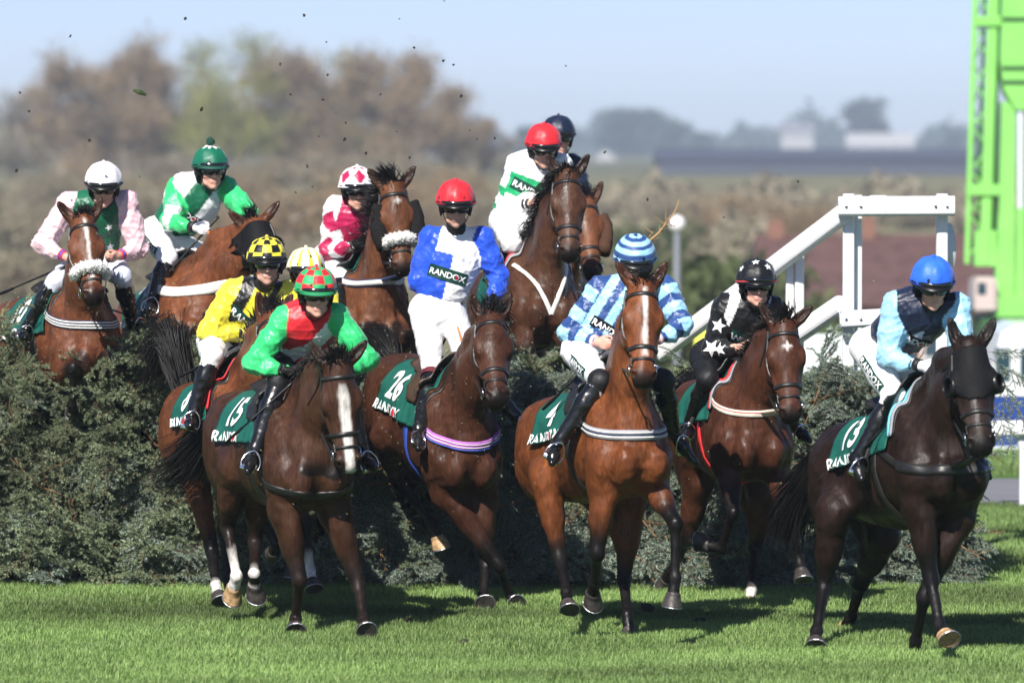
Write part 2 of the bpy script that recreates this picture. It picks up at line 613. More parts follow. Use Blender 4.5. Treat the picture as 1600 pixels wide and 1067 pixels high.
BROWNLEATHER = pmat('brown_leather', (0.045, 0.025, 0.016), 0.4, 0.5, var=0.2)
STEEL = pmat('steel', (0.75, 0.75, 0.76), 0.18, metal=1.0)
BOOT = pmat('boot_leather', (0.006, 0.006, 0.0065), 0.26, 0.42, var=0.2, bump=0.35, bscale=26, coat=0.2)
BREECH = pmat('white_breeches', None, 0.55, 0.35, var=0.05, bump=0.25, bscale=22, vcol=True)
SILK = pmat('jockey_silk', None, 0.40, 0.42, var=0.08, vscale=14, bump=0.30, bscale=40, sheen=0.2, vcol=True)
CAPSILK = pmat('cap_silk', None, 0.46, 0.40, var=0.06, vscale=20, bump=0.2, bscale=30, sheen=0.1, vcol=True)
SKIN = pmat('skin', None, 0.48, 0.4, var=0.07, vscale=30, bump=0.08, bscale=120, vcol=True)
SKIN.node_tree.nodes['Principled BSDF'].inputs['Subsurface Weight'].default_value = 0.12
SKIN.node_tree.nodes['Principled BSDF'].inputs['Subsurface Radius'].default_value = (0.012, 0.005, 0.003)
BLACKPL = pmat('black_plastic', (0.006, 0.006, 0.0065), 0.34, 0.35)
LENS = pmat('goggle_lens', (0.006, 0.006, 0.007), 0.07, 0.7, coat=1.0)
BLACKCLOTH = pmat('black_cloth', (0.006, 0.006, 0.0065), 0.7, 0.15, var=0.2, bump=0.4, bscale=60)
GREENCLOTH = pmat('saddle_cloth_green', (0.006, 0.088, 0.066), 0.62, 0.3, var=0.10, vscale=12, bump=0.5, bscale=24)
GREENBAND = pmat('band_green', (0.004, 0.045, 0.034), 0.6, 0.3, var=0.05)
WHITEPRINT = pmat('white_print', (0.80, 0.80, 0.80), 0.55, 0.3)
REDPRINT = pmat('red_print', (0.62, 0.03, 0.04), 0.55, 0.3)
WHITEGLOVE = pmat('white_glove', (0.78, 0.78, 0.78), 0.7, 0.3, bump=0.3)
FLEECE = pmat('white_fleece', (0.72, 0.71, 0.67), 0.95, 0.1, var=0.12, vscale=60, bump=1.0, bscale=90)
FLEECEBR = pmat('brown_fleece', (0.07, 0.035, 0.022), 0.95, 0.1, var=0.2, vscale=60, bump=1.0, bscale=90)
FLEECEBK = pmat('black_fleece', (0.012, 0.011, 0.011), 0.95, 0.1, var=0.2, vscale=60, bump=1.0, bscale=90)
def cloth(name, c, rough=0.65):
    return pmat(name, c, rough, 0.35, var=0.08, vscale=25, bump=0.2, bscale=90)
ORANGE = cloth('orange_rubber', (0.72, 0.19, 0.05))
REDW = cloth('red_webbing', (0.62, 0.03, 0.035))
WHITEW = cloth('white_webbing', (0.68, 0.66, 0.60))
GREYW = cloth('grey_webbing', (0.28, 0.28, 0.30))
NAVYW = cloth('navy_webbing', (0.02, 0.03, 0.075))
CYANW = cloth('cyan_webbing', (0.16, 0.55, 0.68))
LILACW = cloth('lilac_webbing', (0.36, 0.12, 0.42))
BLUEW = cloth('blue_webbing', (0.03, 0.07, 0.35))
PALEW = cloth('pale_webbing', (0.55, 0.5, 0.42))
# ------------------------------------------------------------------ horses
class Horse:
    pass

def build_horse(sp):
    H = Horse()
    S = sp.get('S', 1.0)
    W = at(*sp['W'], sp['Y'])
    Cc = solve(W, *sp['C'], 0.98 * S, 'f')
    f = nrm(W - Cc)
    up = nrm(V(0, 0, 1) - f * f[2])
    lat = nrm(np.cross(up, f))
    if sp.get('roll'):
        up = rot_about(up, f, sp['roll']); lat = np.cross(up, f)
    H.W, H.f, H.up, H.lat, H.S = W, f, up, lat, S
    T = lambda x, l, z: W + (f * x + lat * l + up * z) * S
    H.T = T
    RT = np.stack([f, lat, up])
    q = SDF()
    E = lambda c, r, k=0.06, Rm=RT, op=1: q.ell(T(*c), np.array(r) * S, Rm, k * S, op)
    def Rtilt(deg):      # rotate the local frame about the lateral axis
        return np.stack([rot_about(f, lat, deg), lat, rot_about(up, lat, deg)])
    # trunk
    E((-0.30, 0, -0.42), (0.62, 0.275, 0.36))
    E((0.10, 0, -0.46), (0.30, 0.225, 0.32), 0.08)
    q.cone(T(0.05, 0, -0.09), T(-0.45, 0, -0.16), 0.085 * S, 0.13 * S, 0.10 * S)
    E((-0.72, 0, -0.27), (0.36, 0.235, 0.22), 0.10)
    E((-0.72, 0, -0.45), (0.36, 0.215, 0.22), 0.10)
    E((-0.98, 0, -0.27), (0.33, 0.245, 0.25), 0.10)
    E((-1.22, 0, -0.24), (0.12, 0.12, 0.14), 0.10)
    for s in (-1, 1):
        E((0.285, 0.098 * s, -0.57), (0.135, 0.098, 0.150), 0.022)         # breast
        E((0.10, 0.168 * s, -0.36), (0.13, 0.085, 0.30), 0.045, Rtilt(-28))  # shoulder blade
        E((0.14, 0.172 * s, -0.56), (0.16, 0.090, 0.13), 0.035)            # upper arm
        E((-0.10, 0.185 * s, -0.42), (0.14, 0.080, 0.22), 0.045, Rtilt(20))  # triceps
        q.cone(T(0.30, 0.22 * s, -0.22), T(0.33, 0.17 * s, -0.46), 0.020 * S, 0.012 * S, 0.07 * S, op=-1)   # jugular groove
        E((-1.02, 0.130 * s, -0.37), (0.27, 0.14, 0.30), 0.07)             # haunch
        E((-1.19, 0.105 * s, -0.44), (0.13, 0.115, 0.26), 0.06)            # buttock
    # neck
    P = solve(W, *sp['P'], sp.get('neckL', 0.86) * S, sp.get('ps', 'n'))
    hl = nrm(lat * 0.5 + V(1, 0, 0) * 0.5)
    Sh = S * sp.get('hs', 1.10)
    M = solve(P, *sp['M'], 0.60 * Sh, sp.get('ms', 'n'))
    a = nrm(M - P)
    M = P + a * 0.60 * Sh
    hl = nrm(hl - a * np.dot(hl, a))
    if sp.get('ht'):
        hl = rot_about(hl, a, sp['ht'])
    n = np.cross(a, hl)
    H.P, H.M, H.a, H.hl, H.n = P, M, a, hl, n
    HD = lambda u, l, h: P + (a * u + hl * l + n * h) * Sh
    H.HD = HD
    RH = np.stack([a, hl, n])
    def RHt(deg):
        return np.stack([rot_about(a, hl, deg), hl, rot_about(n, hl, deg)])
    nb = T(0.10, 0, -0.34)
    thr = P + (a * 0.10 - n * 0.12) * S
    mid = nb * 0.5 + thr * 0.5 + (W - nb) * 0.10
    nlat = nrm(lat + hl)
    q.cone(nb, mid, 0.235 * S, 0.175 * S, 0.09 * S, (nlat, 0.64))
    q.cone(mid, thr, 0.175 * S, 0.118 * S, 0.06 * S, (nlat, 0.68))
    cm = (W + P) * 0.5 + up * 0.03 * S
    q.cone(T(-0.10, 0, -0.10), cm, 0.085 * S, 0.06 * S, 0.10 * S)
    q.cone(cm, P - n * 0.045 * S - a * 0.0, 0.06 * S, 0.055 * S, 0.07 * S)
    H.crest = [T(-0.02, 0, 0.0), cm + nrm(cm - mid) * 0.06 * S, P - a * 0.04 * S]
    # head
    Hh = lambda c, r, k=0.03, Rm=RH, op=1: q.ell(HD(*c), np.array(r) * Sh, Rm, k * Sh, op)
    Hh((0.12, 0, -0.075), (0.155, 0.088, 0.095), 0.03)
    Hh((0.20, 0, -0.050), (0.12, 0.100, 0.058), 0.03)
    for s in (-1, 1):
        Hh((0.20, 0.096 * s, -0.055), (0.062, 0.024, 0.036), 0.028)        # brow
        Hh((0.22, 0.064 * s, -0.165), (0.115, 0.036, 0.098), 0.035)        # jaw plate
        q.cone(HD(0.24, 0.094 * s, -0.090), HD(0.40, 0.070 * s, -0.078), 0.015 * Sh, 0.010 * Sh, 0.020 * Sh)   # cheek ridge
    q.cone(HD(0.20, 0, -0.070), HD(0.50, 0, -0.062), 0.076 * Sh, 0.052 * Sh, 0.025 * Sh, (hl, 1.10))
    q.cone(HD(0.28, 0, -0.165), HD(0.54, 0, -0.115), 0.062 * Sh, 0.036 * Sh, 0.03 * Sh, (hl, 0.95))
    Hh((0.540, 0, -0.064), (0.058, 0.066, 0.050), 0.02)
    Hh((0.572, 0, -0.092), (0.034, 0.056, 0.042), 0.018)
    Hh((0.550, 0, -0.145), (0.040, 0.036, 0.028), 0.015)
    for s in (-1, 1):
        Hh((0.535, 0.056 * s, -0.044), (0.040, 0.020, 0.028), 0.012)       # nostril wing
        Hh((0.552, 0.060 * s, -0.032), (0.026, 0.016, 0.018), 0.008, op=-1)
        Hh((0.215, 0.112 * s, -0.080), (0.026, 0.016, 0.017), 0.014, op=-1)
    q.cone(HD(0.56, -0.055, -0.122), HD(0.56, 0.055, -0.122), 0.007 * Sh, 0.007 * Sh, 0.01, op=-1)
    # ears: leaf shaped, opening forward
    H.ears = []
    for s, e in ((-1, sp['E'][0]), (1, sp['E'][1])):
        base = HD(0.005, 0.055 * s, -0.060)
        tip = solve(base, *e, 0.168 * S, sp.get('es', 'p'))
        ed = nrm(tip - base)
        tip = base + ed * 0.168 * S
        w = nrm(np.cross(ed, n)); m = nrm(np.cross(w, ed))
        Re = np.stack([ed, w, m])
        q.cone(base, base + ed * 0.07 * S, 0.034 * S, 0.036 * S, 0.025 * S)
        q.ell(base + ed * 0.095 * S, V(0.098, 0.038, 0.026) * S, Re, 0.02 * S)
        q.ell(base + ed * 0.105 * S + m * 0.026 * S, V(0.066, 0.021, 0.022) * S, Re, 0.008 * S, -1)
        H.ears.append((base, tip))
    # legs
    bones = []
    H.hoof = []
    LEG = {}
    def pt(spec, par, L):
        if spec[0] == 't':
            return T(*spec[1:])
        if spec[0] == 'd':                     # direction in the trunk frame
            d = nrm(f * spec[1] + lat * spec[2] + up * spec[3])
            return par + d * L
        return solve(par, spec[0], spec[1], L, spec[2])
    for key, s in (('FL', -1), ('FR', 1)):
        if key not in sp: continue
        kn, ft, hf = sp[key]
        el = T(0.10, 0.155 * s, -0.66)
        K = pt(kn, el, 0.42 * S)
        ex = np.linalg.norm(K - el) - 0.43 * S
        if ex > 0:
            el = el + nrm(K - el) * min(ex, 0.13 * S); K = pt(kn, el, 0.42 * S)
        F = pt(ft, K, 0.29 * S); Hf = pt(hf, F, 0.185 * S)
        q.cone(T(0.14, 0.15 * s, -0.52), el, 0.13 * S, 0.105 * S, 0.06 * S)
        ad = nrm(K - el)
        q.cone(el, el + ad * 0.24 * S, 0.105 * S, 0.068 * S, 0.05 * S)
        q.cone(el + ad * 0.20 * S, K, 0.070 * S, 0.045 * S, 0.03 * S)
        fx = f - ad * np.dot(f, ad)
        fx = nrm(fx if np.linalg.norm(fx) > .25 else up - ad * np.dot(up, ad))
        q.ell(el + ad * 0.10 * S + fx * 0.035 * S, V(0.15, 0.062, 0.075) * S, np.stack([ad, np.cross(ad, fx), fx]), 0.03 * S)
        cd = nrm(F - K)
        fk = f - cd * np.dot(f, cd)
        fk = nrm(fk if np.linalg.norm(fk) > .2 else up - cd * np.dot(up, cd))
        q.ell(K, V(0.062, 0.047, 0.050) * S, np.stack([cd, np.cross(cd, fk), fk]), 0.02 * S)
        q.cone(K, F, 0.036 * S, 0.030 * S, 0.02 * S)
        q.cone(K + cd * .04 * S - fx * 0.025 * S, F - fx * 0.022 * S, 0.018 * S, 0.018 * S, 0.015 * S)   # tendon
        pd = nrm(Hf - F)
        q.ell(F, V(0.042, 0.041, 0.043) * S, None, 0.015 * S)
        cor = F + pd * 0.105 * S
        q.cone(F, cor, 0.033 * S, 0.043 * S, 0.015 * S)
        bones += [(el, K, 0.1, key, 0), (K, F, 0.05, key, 1), (F, cor, 0.05, key, 2)]
        H.hoof.append((key, cor, pd, nrm(fx)))
        LEG[key] = (el, K, F, Hf)
    for key, s in (('HL', -1), ('HR', 1)):
        if key not in sp: continue
        stf, hk, ft, hf = sp[key]
        hip = T(-1.00, 0.125 * s, -0.36)
        St = pt(stf, hip, 0.36 * S); K = pt(hk, St, 0.46 * S); F = pt(ft, K, 0.37 * S); Hf = pt(hf, F, 0.185 * S)
        q.cone(hip, St, 0.185 * S, 0.120 * S, 0.08 * S, (lat, 0.75))
        q.cone(T(-1.16, 0.11 * s, -0.45), St * 0.45 + K * 0.55, 0.13 * S, 0.06 * S, 0.08 * S, (lat, 0.8))
        gd = nrm(K - St)
        q.cone(St, St + gd * 0.26 * S, 0.112 * S, 0.078 * S, 0.05 * S)
        q.cone(St + gd * 0.2 * S, K, 0.080 * S, 0.046 * S, 0.04 * S)
        cd = nrm(F - K)
        bk = nrm((K - St) / 0.46 - cd * 0.9 + 1e-6 * up)
        fx = -bk
        poh = K + bk * 0.05 * S - cd * 0.035 * S
        q.cone(poh, K + cd * 0.05 * S, 0.026 * S, 0.036 * S, 0.025 * S)
        q.cone(St + gd * 0.24 * S, poh, 0.035 * S, 0.020 * S, 0.03 * S)
        q.ell(K, V(0.062, 0.046, 0.050) * S, np.stack([cd, nrm(np.cross(cd, fx)), nrm(np.cross(np.cross(cd, fx), cd))]), 0.02 * S)
        q.cone(K, F, 0.039 * S, 0.031 * S, 0.02 * S)
        pd = nrm(Hf - F)
        q.ell(F, V(0.042, 0.041, 0.043) * S, None, 0.015 * S)
        cor = F + pd * 0.105 * S
        q.cone(F, cor, 0.033 * S, 0.043 * S, 0.015 * S)
        bones += [(St, K, 0.1, key, 3), (K, F, 0.05, key, 1), (F, cor, 0.05, key, 2)]
        H.hoof.append((key, cor, pd, nrm(np.cross(nrm(np.cross(pd, f)), pd))))
        LEG[key] = (hip, St, K, F, Hf)
    H.leg = LEG
    q.cone(T(0.46, 0, -0.48), T(0.40, 0, -0.72), 0.012 * S, 0.014 * S, 0.035 * S, op=-1)       # groove between the breast muscles
    v, F = q.mesh(sp.get('h', 0.0142))
    Nn = vnormals(v, F)
    far_h = sstep(0.35, 0.6, np.linalg.norm(v - HD(0.3, 0, -0.06), axis=1))
    lowleg = sstep(-1.0, -0.75, ((v - W) @ up) / S)
    v = v + Nn * (wrinkle(v, 12, 0.30) * 0.0075 + wrinkle(v, 14, 0.75) * 0.0034 + wrinkle(v, 15, 1.8) * 0.0010)[:, None] * (far_h * (0.25 + 0.75 * lowleg))[:, None]
    Nn = vnormals(v, F)
    # ---------------- coat colours
    base = np.array(sp['coat']); dark = np.array(sp.get('dark', (0.006, 0.0048, 0.0042)))
    col = np.tile(base, (len(v), 1))
    loc = np.stack([(v - W) @ f, (v - W) @ lat, (v - W) @ up], 1) / S
    hu = np.stack([(v - P) @ a, (v - P) @ hl, (v - P) @ n], 1) / Sh
    dk = np.zeros(len(v))
    pale = np.zeros(len(v)); white = np.full(len(v), -1.0)
    nz = 0.5 + 0.5 * wrinkle(v, 5, 0.35)
    if bones:
        bi, bt, bd = bones_near(v, [(b[0], b[1], b[2]) for b in bones])
        close = bd < 1.6
        for i, b in enumerate(bones):
            m = (bi == i) & close
            if b[4] == 0:
                dk[m] = np.maximum(dk[m], sstep(0.30 + 0.2 * nz[m], 0.85, bt[m]) * sp.get('points', 1.0))
            elif b[4] == 3:
                dk[m] = np.maximum(dk[m], sstep(0.50 + 0.2 * nz[m], 0.95, bt[m]) * sp.get('points', 1.0))
            else:
                dk[m] = np.maximum(dk[m], sp.get('points', 1.0))
        for key, (h0, part) in sp.get('socks', {}).items():
            for i, b in enumerate(bones):
                if b[3] == key:
                    m = (bi == i) & close
                    if b[4] == 1:
                        white[m] = np.maximum(white[m], (bt[m] - (1 - h0)) * 6 + (nz[m] - .5) * 1.2)
                    elif b[4] == 2:
                        white[m] = 1.0 if part >= 0 else np.maximum(white[m], (bt[m] + part) * 6 + (nz[m] - .5))
    head = (hu[:, 0] > -0.03) & (np.linalg.norm(v - HD(0.3, 0, -0.06), axis=1) < 0.42 * Sh)
    dk[head] = np.maximum(dk[head], sstep(0.47, 0.57, hu[head, 0]) * 0.95)
    dk[head] = np.maximum(dk[head], 0.55 * np.exp(-(((hu[head, 0] - .22) / .05) ** 2 + ((np.abs(hu[head, 1]) - .085) / .03) ** 2 + ((hu[head, 2] + .07) / .035) ** 2)))
    for s in (-1, 1):
        dn_ = np.linalg.norm(v - HD(0.548, 0.060 * s, -0.036), axis=1) / S
        dk = np.maximum(dk, np.exp(-(dn_ / 0.024) ** 2))
    # paler warm muzzle band, flank and elbow as on bays
    pale[head] = 0.5 * np.exp(-((hu[head, 0] - 0.42) / 0.06) ** 2) * sp.get('mealy', 0.6)
    pale = np.maximum(pale, 0.5 * sp.get('mealy', 0.6) * np.exp(-(((loc[:, 0] - 0.02) / .12) ** 2 + ((np.abs(loc[:, 1]) - .09) / .08) ** 2 + ((loc[:, 2] + .72) / .1) ** 2)))
    top = sstep(-0.12, 0.02, loc[:, 2]) * (np.abs(loc[:, 1]) < .25) * (loc[:, 0] < 0.2)
    dk = np.maximum(dk, 0.35 * top)
    for bs_, tp_ in H.ears:
        ab = tp_ - bs_
        t_ = np.clip(((v - bs_) @ ab) / (ab @ ab), 0, 1); de = np.linalg.norm(v - bs_ - t_[:, None] * ab, axis=1) / S
        dk = np.maximum(dk, 0.75 * sstep(0.06, 0.035, de) * sstep(0.1, 0.9, t_ + 0.25))
    for mk in sp.get('marks', []):
        if mk[0] == 'blaze':
            _, w, u0, u1, l0 = mk
            lw = np.abs(hu[:, 1] - l0) + 0.012 * (nz - .5)
            ww = w * (0.7 + 0.6 * np.interp(hu[:, 0], [u0, u0 + .06, u1 - .08, u1], [0.1, 1.0, 0.55, 0.9]))
            val = np.minimum((ww - lw) / 0.007, np.minimum((hu[:, 0] - u0), (u1 - hu[:, 0])) / 0.015)
            white[head & (hu[:, 2] > -0.06)] = np.maximum(white, val)[head & (hu[:, 2] > -0.06)]
        if mk[0] == 'star':
            _, u0, l0, r = mk
            ang = np.arctan2(hu[:, 1] - l0, hu[:, 0] - u0)
            d = np.hypot((hu[:, 0] - u0), hu[:, 1] - l0)
            val = (r * (0.75 + 0.35 * np.cos(4 * ang)) - d) / 0.010
            mm = head & (hu[:, 2] > -0.07)
            white[mm] = np.maximum(white, val)[mm]
    col = col * (1 - pale[:, None]) + (base * 1.9 + 0.02) * pale[:, None]
    col = col * (1 - dk[:, None]) + dark * dk[:, None]
    wm = np.clip(white * 0.5 + 0.5, 0, 1)[:, None]
    col = col * (1 - wm) + np.array((0.62, 0.58, 0.54)) * wm
    org = W - up * 1.64 * S
    org = V(W[0], W[1], max(0.0, min(1.0, W[2] - 1.64 * S)))
    body = obj('racehorse', v, F, COAT, None, org, np.clip(col, 0.003, 0.8))
    tag(body, sp['label'], 'horse', 'racehorses jumping the spruce fence')
    H.obj = body
    H.bvh = BVHTree.FromPolygons([tuple(p) for p in v], [tuple(t) for t in F])
    # ---------------- hooves
    for key, c, pd, fx in H.hoof:
        pale_h = key in sp.get('pale_hooves', ())
        fx = nrm(fx - pd * np.dot(fx, pd)); sx = np.cross(pd, fx)
        vv = []; ff = []
        rings = [(-0.018, 0.040, 0.0), (-0.004, 0.050, 0.0), (0.0, 0.048, 0.0), (0.03, 0.054, 0.010), (0.070, 0.064, 0.022), (0.078, 0.064, 0.024), (0.080, 0.052, 0.024), (0.070, 0.03, 0.02)]
        m = 18
        for hh, r, sh in rings:
            for k in range(m):
                t = 2 * math.pi * k / m
                front = 1.0 + 0.12 * max(0, math.cos(t))
                lift = -0.016 * (1 - math.cos(t)) * 0.5 * (hh > 0.02)
                vv.append(c + (pd * (hh + lift) + fx * (math.cos(t) * r * front + sh) + sx * math.sin(t) * r * 0.97) * S)
        for i in range(len(rings) - 1):
            for k in range(m):
                ff.append((i * m + k, (i + 1) * m + k, (i + 1) * m + (k + 1) % m, i * m + (k + 1) % m))
        ff.append(tuple((len(rings) - 1) * m + k for k in range(m - 1, -1, -1)))
        ho = obj('hoof', vv, ff, HOOFP if pale_h else HOOF, body)
        mb = MB()
        pts = []
        for k in range(-6, 7):
            t = k * math.pi / 7.6
            pts.append(c + (pd * (0.081 - 0.008 * (1 - math.cos(t))) + fx * (math.cos(t) * 0.066 * (1.0 + 0.1 * max(0, math.cos(t))) + 0.022) + sx * math.sin(t) * 0.062) * S)
        mb.tube(pts, 0.0048 * S, 5)
        mb.obj('horseshoe', SHOE, ho)
    # ---------------- eyes
    for s in (-1, 1):
        c = HD(0.215, 0.095 * s, -0.079)
        vv = []; ff = []
        for i in range(7):
            for k in range(10):
                th = math.pi * i / 6; ph = 2 * math.pi * k / 10
                vv.append(c + (a * math.cos(th) * 0.024 + hl * math.sin(th) * math.cos(ph) * 0.018 + n * math.sin(th) * math.sin(ph) * 0.019) * Sh)
        for i in range(6):
            for k in range(10):
                ff.append((i * 10 + k, i * 10 + (k + 1) % 10, (i + 1) * 10 + (k + 1) % 10, (i + 1) * 10 + k))
        obj('eye', vv, ff, EYE, body)
    # ---------------- mane, forelock, tail
    cr = spline(H.crest, 10)
    ms = sp.get('mane', (-0.6, 0.3, 0.0))
    if ms is not None:
        side = lat * ms[0] + up * ms[1] - f * 0.25
        ln = sp.get('mane_len', 0.15)
        def mfn(i, rr):
            t = rr.uniform(0.12, 0.99) * (len(cr) - 1.001)
            p = cr[int(t)] * (1 - t % 1) + cr[int(t) + 1] * (t % 1) + (lat * rr.normal() * 0.012 - up * 0.015) * S
            d = nrm(side + rr.normal(size=3) * 0.32)
            L = ln * rr.uniform(0.6, 1.25) * S
            g = up * -0.9 * (1 if ms[1] < 0.5 else 0.25)
            return [p, p + d * L * 0.35, p + d * L * 0.66 + g * L * 0.14, p + d * L * 0.85 + g * L * 0.4]
        strands('mane', None, mfn, HAIR, body, 420, 11 + int(sp['W'][0]), 0.0065 * S)
    fl = sp.get('forelock', (0.0, 0.11))
    def ffn(i, rr):
        p = HD(0.0 + rr.uniform(-.03, .03), rr.normal() * 0.022, -0.012)
        d = nrm(-a * fl[1] * 8 + n * 0.2 + hl * fl[0] + rr.normal(size=3) * 0.33)
        L = abs(fl[1]) * rr.uniform(0.5, 1.2) * S
        return [p, p + d * L * 0.4, p + d * L * 0.75 + hl * L * 0.08, p + d * L + (n * 0.2 + hl * fl[0] * .4) * L]
    strands('forelock', None, ffn, HAIR, body, 130, 5 + int(sp['W'][1]), 0.0055 * S)
    if 'tail' in sp:
        root = T(-1.30, 0, -0.12)
        path = [root]
        for px, py, dy in sp['tail']:
            path.append(at(px, py, root[1] + dy))
        cp = spline(path, 6)
        mcp = len(cp)
        seg = [i / (mcp - 1) for i in range(mcp)]
        wd = sp.get('tail_w', 0.10)
        def tfn(i, rr):
            o1 = rr.normal(size=3); o2 = rr.normal(size=3); end = rr.uniform(0.55, 1.0)
            pts = []
            for j in range(0, 9):
                t = j / 8 * end * (mcp - 1.001)
                p = cp[int(t)] * (1 - t % 1) + cp[int(t) + 1] * (t % 1)
                u = j / 8
                pts.append(p + o1 * 0.022 * S + (o1 * 0.35 + o2 * 0.65) * wd * (u ** 0.8) * 0.75 * S + V(0, 0, -0.02 * u))
            return pts
        dk0 = MB(); dk0.tube(cp[:6], [0.04 * S, 0.042 * S, 0.04 * S, 0.036 * S, 0.03 * S, 0.02 * S], 8)
        tl = strands('tail', None, tfn, HAIR, body, 760, 17 + int(sp['W'][0]), 0.0052 * S)
        dk0.obj('tail_dock', HAIR, tl, smooth=True)
    if not sp.get('tack', True):
        return H
    # ---------------- tack
    bvh = H.bvh
    def ring(center, ax1, ax2, width_dir, width, t0, t1, nn=40, far=0.6, off=0.001, thick=0.004, closed=False, nm='strap', mat=LEATHER, parent=body, nw=3, curve=None):
        Pg = np.full((nn, nw, 3), np.nan); Ng = np.zeros((nn, nw, 3))
        for i in range(nn):
            t = t0 + (t1 - t0) * i / (nn if closed else nn - 1)
            d = ax1 * math.cos(t) + ax2 * math.sin(t)
            sh = 0 if curve is None else curve(t)
            for j in range(nw):
                w = (j / (nw - 1) - 0.5) * width
                c = center + width_dir * (w + sh)
                p, nn_ = cast(bvh, c + d * far * S, -d, far * S)
                if p is not None:
                    Pg[i, j] = p; Ng[i, j] = d
        vv, ff = shell(Pg, Ng, off, thick, closed)
        if len(ff) == 0: return None
        return obj(nm, vv, ff, mat, parent)
    H.ring = ring
    bm = sp.get('bridle_mat', LEATHER)
    bridle = ring(HD(0.075, 0, -0.09), hl, n, a, 0.022 * Sh, -0.35, math.pi + 0.35, 36, 0.25, 0.001, 0.006, nm='bridle', mat=bm)
    if bridle is None:
        bridle = empty('bridle', org)
        bridle.parent = body; bridle.location = (0, 0, 0)
    ring(HD(0.385, 0, -0.08), hl, n, a, 0.024 * Sh, 0, 2 * math.pi, 44, 0.25, 0.001, 0.006, True, 'noseband', bm, bridle)
    if sp.get('flash', True):
        ring(HD(0.455, 0, -0.08), hl, n, nrm(a + n * 0.25), 0.016 * Sh, 0, 2 * math.pi, 44, 0.25, 0.001, 0.005, True, 'flash_strap', bm, bridle)
    for s in (-1, 1):
        pts = []
        for u in np.linspace(0.03, 0.475, 10):
            h = -0.085 - 0.03 * math.sin((u - .03) / .445 * math.pi)
            p, _ = cast(bvh, HD(u, 0.19 * s, h), -hl * s, 0.18 * Sh)
            if p is None: p = HD(u, 0.075 * s, h)
            pts.append(p + hl * s * 0.004)
        mb = MB(); mb.tube(pts, [(0.0045 * S, 0.010 * S)] * len(pts), 6, hl)
        mb.obj('cheek_strap', bm, bridle)
        pts = []
        for u, h in ((0.02, -0.08), (0.12, -0.16), (0.2, -0.235)):
            p, _ = cast(bvh, HD(u, 0.19 * s, h), -hl * s, 0.18 * Sh)
            pts.append((p if p is not None else HD(u, 0.06 * s, h)) + hl * s * 0.004)
        mb = MB(); mb.tube(spline(pts, 4), [(0.004 * S, 0.008 * S)] * 9, 6, hl)
        mb.obj('throat_lash', bm, bridle)
        c = pts_bit = HD(0.495, 0.076 * s, -0.105)
        mb = MB(); rp = [c + (a * math.cos(t) + n * math.sin(t)) * 0.034 * S for t in np.linspace(0, 2 * math.pi, 15)]
        mb.tube(rp, 0.0055 * S, 5, cap=False)
        mb.obj('bit_ring', STEEL, bridle, smooth=True)
    H.bit = [HD(0.495, -0.078, -0.115), HD(0.495, 0.078, -0.115)]
    H.bridle = bridle
    mb = MB(); mb.tube([HD(0.495, -0.07, -0.11), HD(0.49, 0, -0.105), HD(0.495, 0.07, -0.11)], 0.007 * Sh, 6); mb.obj('bit', STEEL, bridle)
    # sheepskin noseband
    if sp.get('sheepskin'):
        Pn = []
        for i in range(15):
            t = math.pi * (-0.12 + 1.24 * i / 14)
            d = hl * math.cos(t) + n * math.sin(t)
            p, _ = cast(bvh, HD(0.375, 0, -0.08) + d * 0.21 * Sh, -d, 0.21 * Sh)
            if p is not None: Pn.append(p + d * 0.022 * S)
        mb = MB(); Pn = spline(Pn, 4)
        rr = np.random.default_rng(3)
        mb.tube(Pn, [0.040 * S * (0.75 + 0.25 * math.sin(math.pi * i / (len(Pn) - 1)) ** 0.5) for i in range(len(Pn))], 14)
        vv = np.array(mb.v)
        vv += (rr.normal(size=vv.shape)) * 0.0035
        fl_o = obj('sheepskin_noseband', vv, mb.f, sp['sheepskin'], bridle)
        b2 = BVHTree.FromPolygons([tuple(x) for x in vv], mb.f)
        cc = np.array(Pn)
        def wf(i, rr):
            k = rr.integers(0, len(cc)); p = vv[rr.integers(0, len(vv))]
            d = nrm(p - cc[np.argmin(np.linalg.norm(cc - p, axis=1))] + rr.normal(size=3) * 0.008)
            p = p + rr.normal(size=3) * 0.004
            return [p, p + d * 0.005 + rr.normal(size=3) * 0.001, p + d * 0.008 + rr.normal(size=3) * 0.002]
        tag(strands('wool', None, wf, sp['sheepskin'], fl_o, 900, 4, 0.0035), kind='stuff')
    if sp.get('cheek_roll'):
        for s in (-1, 1):
            pts = [HD(u, (0.095 + 0.03 * math.sin((u - .1) / .3 * 3.14)) * s, -0.07) for u in np.linspace(0.12, 0.40, 9)]
            mb = MB(); mb.tube(pts, [(0.05 * S, 0.06 * S)] * 9, 12)
            vv = np.array(mb.v) + np.random.default_rng(8).normal(size=(len(mb.v), 3)) * 0.004
            obj('sheepskin_cheek_roll', vv, mb.f, sp['cheek_roll'], bridle)
    # blinker hood
    if sp.get('hood'):
        nu, nt = 26, 56
        Pg = np.full((nt, nu, 3), np.nan); Ng = np.zeros((nt, nu, 3))
        for i in range(nt):
            t = math.pi * (-0.30 + 1.60 * i / (nt - 1))
            d = hl * math.cos(t) + n * math.sin(t)
            for j in range(nu):
                u = 0.03 + 0.30 * j / (nu - 1)
                if u > 0.24 + 0.09 * abs(math.sin(t)): continue
                if math.hypot(u - 0.21, (abs(t - math.pi / 2) - 1.45) * 0.09) < 0.03 : continue
                if sp['hood'] == 'close' and u < 0.05 and 0.3 < t < 2.8: pass
                p, _ = cast(bvh, HD(u, 0, -0.09) + d * 0.22 * Sh, -d, 0.22 * Sh)
                if p is not None: Pg[i, j] = p; Ng[i, j] = d
        vv, ff = shell(Pg, Ng, 0.004, 0.004)
